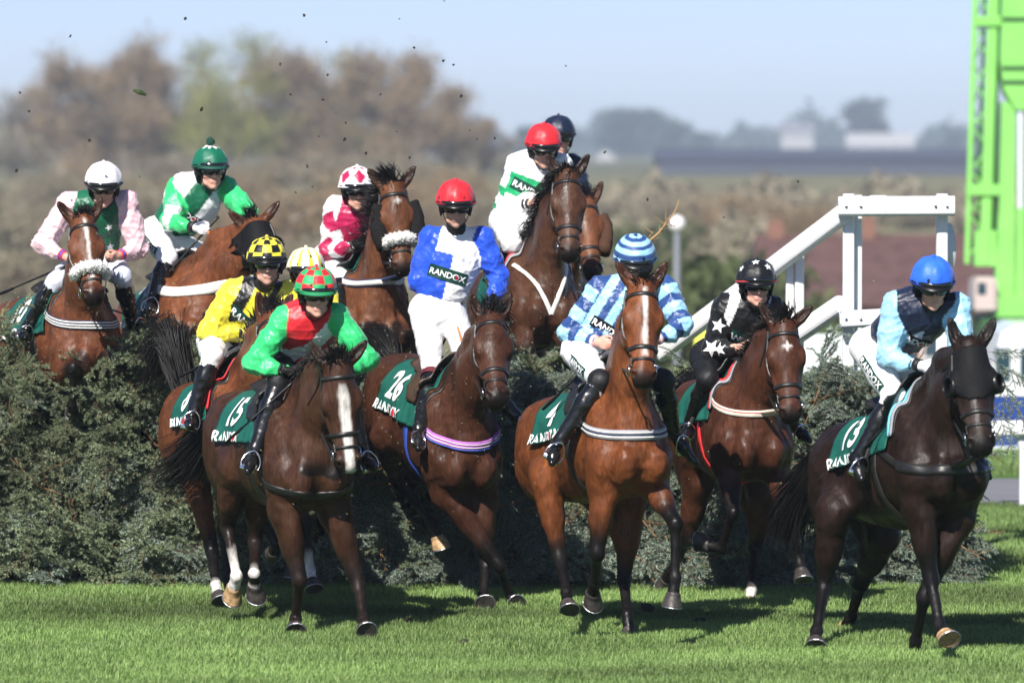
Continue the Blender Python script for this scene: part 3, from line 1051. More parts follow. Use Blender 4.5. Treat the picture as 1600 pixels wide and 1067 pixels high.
        hood = obj('blinker_hood', vv, ff, BLACKCLOTH, bridle)
        for s in (-1, 1):
            c = HD(0.215, 0.108 * s, -0.070)
            ax = nrm(hl * s + n * 0.55); e1 = nrm(np.cross(ax, a)); e2 = np.cross(ax, e1)
            rows = [(0.056, -0.012), (0.058, 0.012), (0.054, 0.030), (0.047, 0.036), (0.042, 0.032), (0.044, 0.012)]
            vv = []; ff = []
            m = 24
            for r, h in rows:
                for k in range(m):
                    t = 2 * math.pi * k / m
                    cut = 1.0 if math.sin(t) * 1 < 9 else 0
                    vv.append(c + (e1 * math.cos(t) * r + e2 * math.sin(t) * r + ax * h) * Sh)
            for i in range(len(rows) - 1):
                for k in range(m):
                    ff.append((i * m + k, i * m + (k + 1) % m, (i + 1) * m + (k + 1) % m, (i + 1) * m + k))
            obj('blinker_cup', vv, ff, BLACKPL, hood)
    # breast girth
    bg_ = sp.get('girth')
    if bg_:
        mat, wdt, zz, tilt, stripes = bg_
        c0 = T(-0.12, 0, zz)
        cv = lambda t: (0.10 - 0.16 * max(0.0, math.cos(t)) * tilt) * S
        g = ring(c0, f, lat, up, wdt * S, -1.75, 1.75, 56, 0.9, 0.003, 0.009, False, 'breast_girth', mat, body, 4, cv)
        if g is not None:
            for k, (mt, off, w2) in enumerate(stripes):
                cv2 = lambda t, off=off: (0.10 - 0.16 * max(0.0, math.cos(t)) * tilt) * S + off * S
                ring(c0, f, lat, up, w2 * S, -1.72, 1.72, 56, 0.9, 0.0135, 0.002, False, 'girth_stripe', mt, g, 2, cv2)
        # neck strap over the withers that carries it
        if sp.get('neckstrap', True):
            ring(T(0.05, 0, -0.30), up, lat, f, 0.025 * S, -1.5, 1.5, 30, 0.7, 0.002, 0.005, False, 'neck_strap', LEATHER, body)
    if sp.get('vstrap'):
        for s in (-1, 1):
            pts = []
            for t in np.linspace(0, 1, 12):
                l = 0.20 * (1 - t) * s; z = -0.18 - 0.40 * t ** 1.2
                p, _ = cast(bvh, T(0.9, l, z), -f, 1.2)
                if p is not None: pts.append(p + f * 0.006)
            mb = MB(); mb.tube(pts, [(0.016 * S, 0.005 * S)] * len(pts), 6, f)
            mb.obj('breastplate_strap', sp['vstrap'], body)
    # saddle cloth
    def wrapgrid(x0, x1, tmax, ns, nt, cz=-0.34, shape=None):
        Pg = np.full((nt, ns, 3), np.nan); Ng = np.zeros((nt, ns, 3))
        for i in range(nt):
            t = tmax * (-1 + 2 * i / (nt - 1))
            d = up * math.cos(t) + lat * math.sin(t)
            for j in range(ns):
                x = x0 + (x1 - x0) * j / (ns - 1)
                if shape and not shape(x, t): continue
                p, _ = cast(bvh, T(x, 0, cz) + d * 0.7 * S, -d, 0.7 * S)
                if p is not None:
                    Pg[i, j] = p; Ng[i, j] = d
        return Pg, Ng
    ct = sp.get('cloth_t', 1.62)
    Pg, Ng = wrapgrid(-0.80, 0.0, ct, 44, 64)
    fl_ = wrinkle(np.nan_to_num(Pg.reshape(-1, 3)), 21, 0.35).reshape(Pg.shape[:2])
    tt = np.abs(np.linspace(-ct, ct, Pg.shape[0]))[:, None]
    flare = (np.clip(tt - 0.75, 0, 2) ** 1.4) * 0.036 * (1 + 0.75 * fl_)
    vv, ff = shell(Pg + Ng * (0.004 + flare[..., None] + 0.004 * fl_[..., None] + 0.004), Ng, 0.002, 0.004)
    clo = obj('saddle_cloth', vv, ff, GREENCLOTH, body)
    cb = BVHTree.FromPolygons([tuple(x) for x in vv], [tuple(t) for t in ff])
    H.cloth = clo
    tx = sp.get('cloth_text')
    for s in (-1, 1):
        if not tx: break
        fx = f if s < 0 else -f
        d = nrm(-lat * s - up * 0.35)
        yv = nrm(np.cross(d, fx) * -1.0)
        if np.dot(yv, up) < 0: yv = -yv
        c = T(-0.555, 0.26 * s, -0.17)
        v2, f2 = text_shape(tx, 0.03)
        r = project(cb, v2 * np.array([0.235, 0.27]) * S, f2, c + yv * 0.02, fx, yv, d, 0.005)
        if r: obj('number', r[0], r[1], WHITEPRINT, clo, smooth=False)
        v2, f2 = text_shape('RANDOX', 0.018)
        r = project(cb, v2 * 0.112 * S, f2, c - yv * 0.155 * S, fx, yv, d, 0.005)
        if r: obj('lettering', r[0], r[1], WHITEPRINT, clo, smooth=False)
        v2, f2 = disc2(0.122, 0, 0.022)
        r = project(cb, v2 * S, f2, c - yv * 0.155 * S, fx, yv, d, 0.007)
        if r: obj('logo_dot', r[0], r[1], REDPRINT, clo, smooth=False)
    # saddle with pad edge
    pm = sp.get('pad')
    if pm:
        for k, (mt, o) in enumerate(pm):
            Pq, Nq = wrapgrid(-0.015 + 0.03 * (k + 1) - 0.02, 0.012 + 0.03 * (k + 1) - 0.02, 1.35, 3, 40)
            vv, ff = shell(Pq, Nq, 0.010, 0.010)
            if len(ff): obj('saddle_pad_edge', vv, ff, mt, clo)
    Pq, Nq = wrapgrid(-0.50, -0.03, 1.15, 22, 36, shape=lambda x, t: abs(t) < 0.45 + 0.7 * max(0, 1 - ((x + 0.2) / 0.2) ** 2) ** 0.5 if abs(x + .2) < .2 else abs(t) < 0.45)
    xs = np.linspace(-0.50, -0.03, 22)
    raise_ = 0.02 + 0.05 * np.clip((np.abs(xs + 0.27) - 0.08) / 0.15, 0, 1) ** 2
    Pq2 = Pq + Nq * raise_[None, :, None]
    vv, ff = shell(Pq2, Nq, 0.0, 0.016)
    sad = obj('saddle', vv, ff, BROWNLEATHER if sp.get('brown_saddle') else LEATHER, body)
    H.saddle = sad
    # girth strap under the barrel
    ring(T(-0.20, 0, -0.45), up, lat, f, 0.085 * S, 0.9, 2 * math.pi - 0.9, 50, 0.8, 0.002, 0.006, False, 'saddle_girth', sp.get('girth_mat', LEATHER), sad)
    return H

def rein(H, hands, orange=(0.0, 0.35), grip=ORANGE, slack=0.05):
    for s, hd in zip((0, 1), hands):
        b = H.bit[s]
        mid = (b + hd) / 2 - V(0, 0, slack)
        pts = spline([b, mid, hd], 8)
        nn = len(pts)
        cut = int(nn * (1 - orange[1])) if orange[1] > 0 else nn - 1
        mb = MB(); mb.tube(pts[:cut + 1], [(0.0035, 0.0095)] * (cut + 1), 6)
        r = mb.obj('rein', LEATHER, H.bridle)
        if orange[1] > 0 and cut < nn - 1:
            mb = MB(); mb.tube(pts[cut:], [(0.0055, 0.0115)] * (nn - cut), 6)
            mb.obj('rein_grip', grip, H.bridle)
# ------------------------------------------------------------------ jockeys
SKINC = (0.60, 0.33, 0.25)
BLACK = (0.006, 0.006, 0.007)
WHITE = (0.78, 0.78, 0.79)

def build_jockey(sp, H):
    S = sp.get('S', 1.0)
    Y = H.W[1]
    J = Horse()
    f = H.f
    hip = at(*sp['hip'], Y + sp.get('hipdy', 0.36))
    shm = (np.array(sp['sL'], float) + np.array(sp['sR'], float)) / 2
    Nk = solve(hip, shm[0], shm[1], 0.47 * S, sp.get('ts', 'n'))
    half = at(*sp['sR'], Nk[1]) - at(*sp['sL'], Nk[1])
    sw = min(0.205 * S, max(0.14 * S, np.linalg.norm(half) / 2 - 0.022))
    yaw = sp.get('syaw', 0.0)
    rr_ = nrm(nrm(half) + V(0, math.sin(R(yaw)), 0))
    SL = Nk - rr_ * sw; SR = Nk + rr_ * sw
    s = nrm(Nk - hip)
    lat = nrm(rr_ - s * np.dot(rr_, s))
    fr = np.cross(lat, s)
    B = lambda l, ff, u: hip + lat * l * S + fr * ff * S + s * u * S
    RB = np.stack([lat, fr, s])
    def pt(spec, par, L):
        if spec[0] == 't':
            return H.T(*spec[1:])
        return solve(par, spec[0], spec[1], L * S, spec[2] if len(spec) > 2 else 'n')
    EL = pt(sp['eL'], SL, 0.285); ER = pt(sp['eR'], SR, 0.285)
    WL = pt(sp['hL'], EL, 0.255); WR = pt(sp['hR'], ER, 0.255)
    hl_ = nrm(lat * 0.6 + H.lat * 0.4)
    hipL = hip - hl_ * 0.095 * S; hipR = hip + hl_ * 0.095 * S
    def clear(Pt, mg):
        d = nrm(Pt - CAMP); dist = np.linalg.norm(Pt - CAMP)
        h, _ = cast(H.bvh, CAMP, d, 100.0)
        if h is None: return Pt
        dh = np.linalg.norm(h - CAMP)
        if dh - mg < dist and dist - dh < 0.9: return CAMP + d * (dh - mg)
        return Pt
    KL = clear(pt(sp['kL'], hipL, 0.42), 0.10); KR = pt(sp['kR'], hipR, 0.42)
    AL = clear(pt(sp['aL'] if len(sp['aL']) > 2 else (*sp['aL'], 'f'), KL, 0.40), 0.11); AR = pt(sp['aR'] if len(sp['aR']) > 2 else (*sp['aR'], 'f'), KR, 0.40)
    def toe(A, K, s_, key):
        if key in sp:
            return pt(sp[key], A, 0.175)
        return A + nrm(f * 0.9 + H.lat * 0.32 * s_ - H.up * 0.30) * 0.175 * S
    TL = toe(AL, KL, -1, 'tL'); TR = toe(AR, KR, 1, 'tR')
    # head frame
    Hc = at(*sp['head'], Nk[1] - sp.get('headfwd', 0.13))
    hy, hp = R(sp.get('hyaw', 0)), R(sp.get('hpitch', 12))
    hp -= R(7)
    w = nrm(V(math.sin(hy) * math.cos(hp), -math.cos(hy) * math.cos(hp), -math.sin(hp)))
    hr = nrm(np.cross(V(0, 0, 1), w)); hr = nrm(hr)
    if sp.get('hroll'): hr = rot_about(hr, w, sp['hroll'])
    hu = np.cross(w, hr)
    Sh = S * 1.08
    G = lambda l, ff, u: Hc + (hr * l + w * ff + hu * u) * Sh
    RG = np.stack([hr, w, hu])
    J.__dict__.update(hip=hip, Nk=Nk, SL=SL, SR=SR, EL=EL, ER=ER, WL=WL, WR=WR, KL=KL, KR=KR, AL=AL, AR=AR, TL=TL, TR=TR, Hc=Hc, G=G, lat=lat, fr=fr, s=s, S=S, H=H)
    # ---------------- body: one continuous surface
    q = SDF()
    c_ = 0.72     # the clothed parts are kept inside their clothes
    q.ell(B(0, 0, 0.33), V(0.165, 0.115, 0.21) * S * c_, RB, 0.06)
    q.ell(B(0, 0, 0.06), V(0.16, 0.125, 0.14) * S * c_, RB, 0.06)
    q.cone(SL, SR, 0.05 * S, 0.05 * S, 0.05)
    nkb = Nk + fr * 0.0 * S
    q.cone(nkb, G(0, -0.02, -0.07), 0.062 * S, 0.056 * S, 0.03)
    for a, b, ra, rb in ((SL, EL, .045, .036), (SR, ER, .045, .036), (EL, WL, .036, .027), (ER, WR, .036, .027), (hipL, KL, .075, .045), (hipR, KR, .075, .045), (KL, AL, .045, .026), (KR, AR, .045, .026)):
        q.cone(a, b, ra * S, rb * S, 0.02)
    # head
    g = lambda c, r, k=0.015, op=1, Rm=RG: q.ell(G(*c), np.array(r) * Sh, Rm, k, op)
    g((0, -0.015, 0.045), (0.077, 0.098, 0.092), 0.02)
    g((0, 0.030, -0.030), (0.060, 0.064, 0.080), 0.02)
    g((0, 0.052, -0.098), (0.036, 0.036, 0.030), 0.022)
    g((0, 0.078, -0.110), (0.019, 0.016, 0.015), 0.015)
    g((0, 0.072, 0.020), (0.050, 0.022, 0.016), 0.014)
    for sd_ in (-1, 1):
        g((0.042 * sd_, 0.060, -0.034), (0.024, 0.022, 0.018), 0.016)
        g((0.045 * sd_, 0.030, -0.085), (0.020, 0.034, 0.020), 0.02)
        g((0.031 * sd_, 0.088, 0.000), (0.017, 0.015, 0.011), 0.010, -1)
        g((0.031 * sd_, 0.074, 0.000), (0.014, 0.013, 0.010), 0.004)
    q.cone(G(0, 0.090, 0.008), G(0, 0.112, -0.036), 0.009 * S, 0.0125 * S, 0.010)
    for sd_ in (-1, 1):
        g((0.012 * sd_, 0.098, -0.038), (0.010, 0.011, 0.009), 0.006)
    q.cone(G(-0.020, 0.088, -0.067), G(0.020, 0.088, -0.067), 0.008 * S, 0.008 * S, 0.006)
    q.cone(G(-0.017, 0.088, -0.079), G(0.017, 0.088, -0.079), 0.0085 * S, 0.0085 * S, 0.006)
    q.cone(G(-0.020, 0.100, -0.0725), G(0.020, 0.100, -0.0725), 0.003 * S, 0.003 * S, 0.004, op=-1)
    # hands
    gl = sp.get('gloves', (None, None))
    gq = [None, None]
    J.grip = []
    for i, (E_, W_, s_) in enumerate(((EL, WL, -1), (ER, WR, 1))):
        tgt = q
        if gl[i]:
            tgt = SDF(); gq[i] = tgt
        d = nrm(W_ - E_)
        side = nrm(np.cross(d, V(0, 0, 1)) if s_ < 0 else np.cross(d, V(0, 0, 1)))
        pn = nrm(np.cross(side, d))                      # back of the hand
        if pn[2] < 0: pn = -pn; side = -side
        # hands hold the reins thumbs up: palm faces inward
        inward = H.lat * (1 if s_ < 0 else -1)
        inward = nrm(inward - d * np.dot(inward, d))
        upv = nrm(np.cross(d, inward)); upv = upv if upv[2] > 0 else -upv
        mult = 1.12 if gl[i] else 1.0
        pc = W_ + d * 0.045 * S
        q_ = tgt
        q_.ell(pc, V(0.048, 0.016 * mult, 0.040) * S, np.stack([d, inward, upv]), 0.012)
        q_.cone(W_ - d * 0.015 * S, W_ + d * 0.02 * S, 0.026 * S * mult, 0.024 * S * mult, 0.012)
        if gl[i]:
            q_.cone(W_ - d * 0.055 * S, W_, 0.034 * S, 0.028 * S, 0.01)
        for n_, (uo, L) in enumerate(((0.028, 0.92), (0.010, 1.0), (-0.009, 0.95), (-0.027, 0.78))):
            k0 = W_ + d * (0.080 - 0.006 * abs(n_ - 1)) * S + upv * uo * S - inward * 0.002 * S
            k1 = k0 + (d * 0.026 * L + inward * 0.018) * S
            k2 = k1 + (inward * 0.026 * L - d * 0.010) * S
            k3 = k2 + (-d * 0.024 * L + inward * 0.002) * S
            rF = 0.0098 * S * mult
            q_.cone(k0 - d * 0.02 * S, k0, rF * 1.1, rF * 1.1, 0.006)
            q_.cone(k0, k1, rF * 1.08, rF, 0.003); q_.cone(k1, k2, rF, rF * 0.95, 0.003); q_.cone(k2, k3, rF * 0.95, rF * 0.8, 0.003)
        t0 = W_ + d * 0.022 * S + upv * 0.030 * S + inward * 0.008 * S
        t1 = t0 + (d * 0.034 + upv * 0.018 + inward * 0.012) * S
        t2 = t1 + (d * 0.028 - upv * 0.002 + inward * 0.014) * S
        q_.cone(t0, t1, 0.0125 * S * mult, 0.011 * S * mult, 0.010); q_.cone(t1, t2, 0.0105 * S * mult, 0.0088 * S * mult, 0.004)
        J.grip.append(W_ + d * 0.085 * S + inward * 0.022 * S)
    J.dirs = [nrm(WL - EL), nrm(WR - ER)]
    v, F = q.mesh(sp.get('hb', 0.0090) * S)
    hc = np.stack([(v - Hc) @ hr, (v - Hc) @ w, (v - Hc) @ hu], 1) / Sh
    col = np.tile(np.array(sp.get('skin', SKINC)), (len(v), 1))
    lip = np.exp(-((hc[:, 0] / .020) ** 2 + ((hc[:, 1] - .092) / .02) ** 2 + ((hc[:, 2] + .073) / .010) ** 2))
    ck = np.exp(-(((np.abs(hc[:, 0]) - .045) / .022) ** 2 + ((hc[:, 1] - .06) / .03) ** 2 + ((hc[:, 2] + .045) / .025) ** 2)) + np.exp(-((hc[:, 0] / .012) ** 2 + ((hc[:, 1] - .112) / .014) ** 2 + ((hc[:, 2] + .034) / .014) ** 2))
    col = col * (1 - 0.55 * lip[:, None]) + np.array((0.42, 0.14, 0.12)) * 0.55 * lip[:, None]
    ck = np.clip(ck, 0, 1)[:, None] * 0.45
    col = col * (1 - ck) + np.array((0.60, 0.24, 0.19)) * ck
    if sp.get('stubble'):
        st = np.exp(-((hc[:, 0] / .06) ** 2 + ((hc[:, 2] + .10) / .035) ** 2)) * (hc[:, 1] > 0.02) * 0.3
        col = col * (1 - st[:, None]) + np.array((0.22, 0.15, 0.12)) * st[:, None]
    org = V(hip[0], hip[1], H.W[2])
    body = obj('person', v, F, SKIN, None, org, col)
    tag(body, sp['label'], 'person', 'jockeys riding the racehorses')
    J.obj = body
    for i in (0, 1):
        if gq[i] is not None:
            gv, gf = gq[i].mesh(0.007 * S)
            obj('glove', gv, gf, gl[i], body)
    # ---------------- silks
    q = SDF()
    q.ell(B(0, 0.005, 0.34), V(0.205, 0.145, 0.22) * S, RB, 0.06)
    q.ell(B(0, -0.02, 0.40), V(0.185, 0.150, 0.14) * S, RB, 0.06)
    q.ell(B(0, 0.00, 0.16), V(0.172, 0.138, 0.15) * S, RB, 0.06)
    q.cone(SL, SR, 0.082 * S, 0.082 * S, 0.06)
    q.cone(Nk, Nk + (G(0, -0.02, -0.07) - Nk) * 0.42, 0.082 * S, 0.068 * S, 0.03)
    puff = sp.get('puff', 1.0)
    for S_, E_, W_ in ((SL, EL, WL), (SR, ER, WR)):
        dn = V(0, 0, -0.012) * puff
        q.cone(S_, (S_ + E_) / 2 + dn, 0.086 * S, 0.083 * S, 0.03)
        q.cone((S_ + E_) / 2 + dn, E_, 0.083 * S, 0.073 * S * (0.85 + .15 * puff), 0.03)
        m = E_ * 0.55 + W_ * 0.45 + dn * 0.8
        q.cone(E_, m, 0.073 * S * (0.85 + .15 * puff), 0.060 * S * (0.8 + .2 * puff), 0.03)
        q.cone(m, W_ - nrm(W_ - E_) * 0.018 * S, 0.060 * S * (0.8 + .2 * puff), 0.033 * S, 0.02)
    v, F = q.mesh(sp.get('hj', 0.0090) * S)
    N_ = vnormals(v, F)
    bones = [(SL, EL, .072, 'L', 0), (EL, WL, .060, 'L', 1), (SR, ER, .072, 'R', 0), (ER, WR, .060, 'R', 1), (B(-.07, 0, .40), B(-.07, 0, .05), .105, 'T', 0), (B(.07, 0, .40), B(.07, 0, .05), .105, 'T', 0), (Nk, Nk + s * 0.1, .09, 'T', 1)]
    bi, bt, bd = bones_near(v, [(b[0], b[1], b[2]) for b in bones])
    arm = np.array([{'L': 0, 'R': 1, 'T': -1}[bones[i][3]] for i in bi])
    att = np.where(np.isin(bi, (0, 2)), bt * 0.53, 0.53 + bt * 0.47)
    wr = wrinkle(v, sp.get('seed', 3), 0.55)
    wr2 = wrinkle(v, sp.get('seed', 3) + 50, 1.25)
    wr3 = wrinkle(v, sp.get('seed', 3) + 80, 2.6)
    # folds gather round the elbow, armpit and waist
    amp = 0.0085 + 0.008 * (arm >= 0) * np.exp(-((att - 0.53) / 0.2) ** 2) + 0.003 * (arm >= 0)
    fo_ = folds(v, sp.get('seed', 3) + 7, 6, (0.06, 0.12)); fo2 = folds(v, sp.get('seed', 3) + 17, 5, (0.03, 0.05))
    v = v + N_ * (wr * 0.006 + (fo_ - .35) * amp * 1.5 + (fo2 - .35) * 0.0040)[:, None] * S
    tx = ((v - hip) @ lat) / (0.19 * S); tz = ((v - hip) @ s) / (0.47 * S); tf = ((v - hip) @ fr) / (0.14 * S)
    aang = np.zeros(len(v))
    for i, (a, b) in enumerate(((SL, EL), (EL, WL), (SR, ER), (ER, WR))):
        m = bi == i
        d = nrm(b - a); e1 = nrm(np.cross(d, V(0, -1, 0))); e2 = np.cross(d, e1)
        aang[m] = np.arctan2((v[m] - a) @ e1, (v[m] - a) @ e2)
    ctx = dict(tx=tx, tz=tz, tf=tf, arm=arm, at=att, aang=aang, v=v, n=len(v))
    jc = sp['silk'](ctx)
    jer = obj('silk_jersey', v, F, SILK, body, None, np.clip(jc, 0.003, 0.85))
    J.jersey = jer
    jb = BVHTree.FromPolygons([tuple(x) for x in v], [tuple(t) for t in F])
    tb = BVHTree.FromPolygons([tuple(x) for x in v], [tuple(t) for t in F[(arm[F] < 0).all(1)]])
    J.jb = jb
    for i, (E_, W_) in enumerate(((EL, WL), (ER, WR))):
        d = nrm(W_ - E_)
        for cc, o, wdt in sp.get('cuffs', ((BLACK, 0.022, 0.016),)):
            mb = MB(); c = W_ - d * o * S
            mb.tube([c - d * wdt * 0.5, c + d * wdt * 0.5], [(0.0385 + 0.10 * max(0, o - 0.02)) * S, (0.0375 + 0.10 * max(0, o - .02)) * S], 16)
            mb.obj('cuff_band', pmat('cuff_%d_%d_%d' % tuple(int(x * 99) for x in cc), cc, 0.6), jer, smooth=True)
    # collar scarf
    if sp.get('scarf', True):
        mb = MB(); n0 = Nk + (G(0, -0.02, -0.07) - Nk) * 0.35; n1 = G(0, -0.018, -0.105)
        mb.tube([n0, (n0 + n1) / 2, n1], [0.074 * S, 0.068 * S, 0.058 * S], 20, cap=False)
        mb.obj('neck_scarf', pmat('scarf_%s' % sp['key'], sp.get('scarfc', BLACK), 0.7, bump=0.5, bscale=30), jer, smooth=True)
    # sponsor band
    bd_ = sp.get('band')
    if bd_:
        bx, bz, wdt, hgt, rot = bd_
        ca, sa = math.cos(R(rot)), math.sin(R(rot))
        ax = lat * ca + s * sa; ay = -lat * sa + s * ca
        c = B(bx * 0.19, 0.30, bz * 0.47)
        v2, f2 = grid2(wdt, hgt, 26, 7)
        r = project(tb, v2, f2, c, ax, ay, -fr, 0.004)
        if r:
            bo = obj('sponsor_band', r[0], r[1], GREENBAND if not sp.get('blackband') else BLACKCLOTH, jer)
            v2, f2 = text_shape('RANDOX', 0.02)
            sc = min(wdt * 0.92 / (v2[:, 0].max() - v2[:, 0].min()), hgt * 0.80 / (v2[:, 1].max() - v2[:, 1].min()))
            r = project(tb, v2 * np.array([sc, sc]), f2, c, ax, ay, -fr, 0.0085)
            if r: obj('lettering', r[0], r[1], WHITEPRINT, bo, smooth=False)
            v2, f2 = disc2(1.09 * sc, 0, 0.20 * sc)
            r = project(tb, v2, f2, c, ax, ay, -fr, 0.0105)
            if r: obj('logo_dot', r[0], r[1], REDPRINT, bo, smooth=False)
    for (arm_i, t_, rad, r0, off) in sp.get('stars', []):
        S_, E_, W_ = ((SL, EL, WL), (SR, ER, WR))[arm_i]
        c = S_ + (E_ - S_) * t_ if t_ <= 1 else E_ + (W_ - E_) * (t_ - 1)
        ad = nrm(E_ - S_ if t_ <= 1 else W_ - E_)
        d = nrm(V(0.12 * (1 if arm_i == 0 else -1) + off, 1, 0.05)); d = nrm(d - ad * np.dot(d, ad))
        ax = nrm(np.cross(d, ad)); ay = -ad
        v2, f2 = star2(0, 0, rad, r0)
        r = project(jb, v2, f2, c, ax, ay, d, 0.004)
        if r: obj('star_patch', r[0], r[1], WHITEPRINT, jer, smooth=False)
    for (bx, bz, rad, r0) in sp.get('chest_stars', []):
        v2, f2 = star2(0, 0, rad, r0)
        r = project(tb, v2, f2, B(bx * .19, .30, bz * .47), lat, s, -fr, 0.004)
        if r: obj('star_patch', r[0], r[1], WHITEPRINT, jer, smooth=False)
    # ---------------- breeches
    q = SDF()
    q.ell(B(0, -0.005, 0.02), V(0.165, 0.138, 0.15) * S, RB, 0.06)
    for hp_, K in ((hipL, KL), (hipR, KR)):
        q.cone(hp_, hp_ * .4 + K * .6, 0.108 * S, 0.084 * S, 0.05)
        q.cone(hp_ * .4 + K * .6, K, 0.084 * S, 0.068 * S, 0.03)
    for K, A in ((KL, AL), (KR, AR)):
        q.cone(K, K * 0.82 + A * 0.18, 0.071 * S, 0.062 * S, 0.03)
    v, F = q.mesh(0.0108 * S)
    N_ = vnormals(v, F)
    v = v + N_ * ((folds(v, 31 + sp.get('seed', 0), 6, (.05, .10)) - .3) * 0.010 + (folds(v, 32, 5, (.025, .045)) - .3) * 0.003)[:, None]
    bc = np.tile(np.array(sp.get('breech', WHITE)), (len(v), 1))
    if sp.get('breech2'):
        dk = np.minimum(np.linalg.norm(v - KL, axis=1), np.linalg.norm(v - KR, axis=1)) < sp['breech2'][1] * S
        bc[dk] = sp['breech2'][0]
    br = obj('breeches', v, F, BREECH, body, None, bc)
    bb = BVHTree.FromPolygons([tuple(x) for x in v], [tuple(t) for t in F])
    if sp.get('thigh_text'):
        for side in sp['thigh_text']:
            hp_, K, sg = (hipL, KL, -1) if side == 'L' else (hipR, KR, 1)
            ax = nrm(K - hp_); d = nrm(H.lat * -sg + V(0, 0.55, 0)); d = nrm(d - ax * np.dot(d, ax)); ay = nrm(np.cross(ax, d)) * (1 if sg < 0 else 1)
            c = hp_ * 0.45 + K * 0.55
            if np.dot(np.cross(ax, ay), -d) < 0: ay = -ay
            v2, f2 = grid2(0.26, 0.055, 18, 5)
            r = project(bb, v2, f2, c, ax, ay, d, 0.003)
            if r:
                bo = obj('sponsor_patch', r[0], r[1], GREENBAND, br)
                v2, f2 = text_shape('RANDOX', 0.02)
                r = project(bb, v2 * 0.055, f2, c, ax, ay, d, 0.007)
                if r: obj('lettering', r[0], r[1], WHITEPRINT, bo, smooth=False)
    # ---------------- boots, stirrups
    for K, A, T_, sg in ((KL, AL, TL, -1), (KR, AR, TR, 1)):
        q = SDF()
        ad = nrm(A - K)
        td = nrm(T_ - A)
        q.cone(K + ad * 0.05 * S, K * .6 + A * .4, 0.066 * S, 0.066 * S, 0.03)
        q.cone(K * .6 + A * .4, A, 0.066 * S, 0.046 * S, 0.03)
        heel = A + ad * 0.055 * S - td * 0.025 * S
        q.cone(A, heel, 0.043 * S, 0.032 * S, 0.02)
        q.cone(heel, A + td * 0.10 * S + ad * 0.045 * S, 0.032 * S, 0.038 * S, 0.03)
        q.cone(A + td * 0.10 * S + ad * 0.045 * S, T_ + ad * 0.04 * S, 0.039 * S, 0.024 * S, 0.03)
        v, F = q.mesh(0.0108 * S)
        N_ = vnormals(v, F)
        v = v + N_ * (wrinkle(v, 77, 0.8) * 0.003)[:, None]
        bo = obj('boot', v, F, BOOT, body)
        if sp.get('boot_top'):
            mb = MB(); mb.tube([K + ad * 0.03 * S, K + ad * 0.075 * S], [0.0735 * S, 0.0725 * S], 18, cap=False)
            mb.obj('boot_top', sp['boot_top'], bo, smooth=True)
        # stirrup iron hung from the saddle
        fc = A + td * 0.085 * S + ad * 0.075 * S
        sx = nrm(np.cross(td, ad)); up_ = -ad
        mb = MB()
        pts = [fc - sx * 0.055 * S, fc - sx * 0.060 * S + up_ * 0.04 * S, fc - sx * 0.042 * S + up_ * 0.085 * S, fc + up_ * 0.115 * S, fc + sx * 0.042 * S + up_ * 0.085 * S, fc + sx * 0.060 * S + up_ * 0.04 * S, fc + sx * 0.055 * S]
        mb.tube(spline(pts, 5), [(0.0045 * S, 0.008 * S)] * 31, 6, td)
        mb.tube([fc - sx * 0.058 * S - up_ * .004, fc + sx * 0.058 * S - up_ * .004], [(0.008 * S, 0.018 * S)] * 2, 8, ad)
        mb.obj('stirrup', sp.get('iron', STEEL), H.saddle, smooth=True)
        mb = MB(); tp = fc + up_ * 0.115 * S; sp0 = H.T(-0.22, 0.20 * sg, -0.14)
        mb.tube([tp, tp * .5 + sp0 * .5 + H.lat * sg * 0.0, sp0], [(0.004, 0.014)] * 3, 6, H.lat)
        mb.obj('stirrup_leather', LEATHER, H.saddle)
    # ---------------- helmet: shell, silk cap, peak, strap, goggles
    def dome(el0, scale, lift=0.0, na=72, ne=26):
        vv = []; ee = []
        for i in range(ne + 1):
            e = el0 + (math.pi / 2 - el0) * i / ne
            for k in range(na):
                az = 2 * math.pi * k / na
                r = math.cos(e) ** 0.90 if e > 0 else 1.0
                x = math.sin(az) * r * 0.122 * scale; y = math.cos(az) * r * 0.143 * scale; z = math.sin(e) * 0.130 * scale + 0.032 + lift
                z -= 0.016 * math.cos(az) * 0 + 0.020 * (1 - math.cos(az)) * 0.5 * max(0, 1 - e * 1.2)
                vv.append(G(x, y - 0.012, z)); ee.append((az, e))
        ff = [(i * na + k, (i + 1) * na + k, (i + 1) * na + (k + 1) % na, i * na + (k + 1) % na) for i in range(ne) for k in range(na)]
        return np.array(vv), ff, np.array(ee)
    v1, f1, e1 = dome(-0.10, 0.985)
    hel = obj('helmet', v1, f1, BLACKPL, body)
    v1, f1, e1 = dome(0.02, 1.0)
    # the silk cap: gathered to a button, slightly loose
    Nn = (v1 - Hc); Nn /= np.linalg.norm(Nn, axis=1)[:, None]
    fold = 0.0030 * np.cos(e1[:, 0] * 8) * np.cos(e1[:, 1]) + 0.0030 * wrinkle(v1, sp.get('seed', 1) + 9, 0.7) + 0.004 * (folds(v1, sp.get('seed', 1) + 5, 5, (.03, .06)) - .3)
    v1 = v1 + Nn * (0.004 + fold)[:, None] * S
    cap = obj('silk_cap', v1, f1, CAPSILK, hel, None, np.clip(sp['cap'](e1[:, 0], e1[:, 1]), 0.003, 0.85))
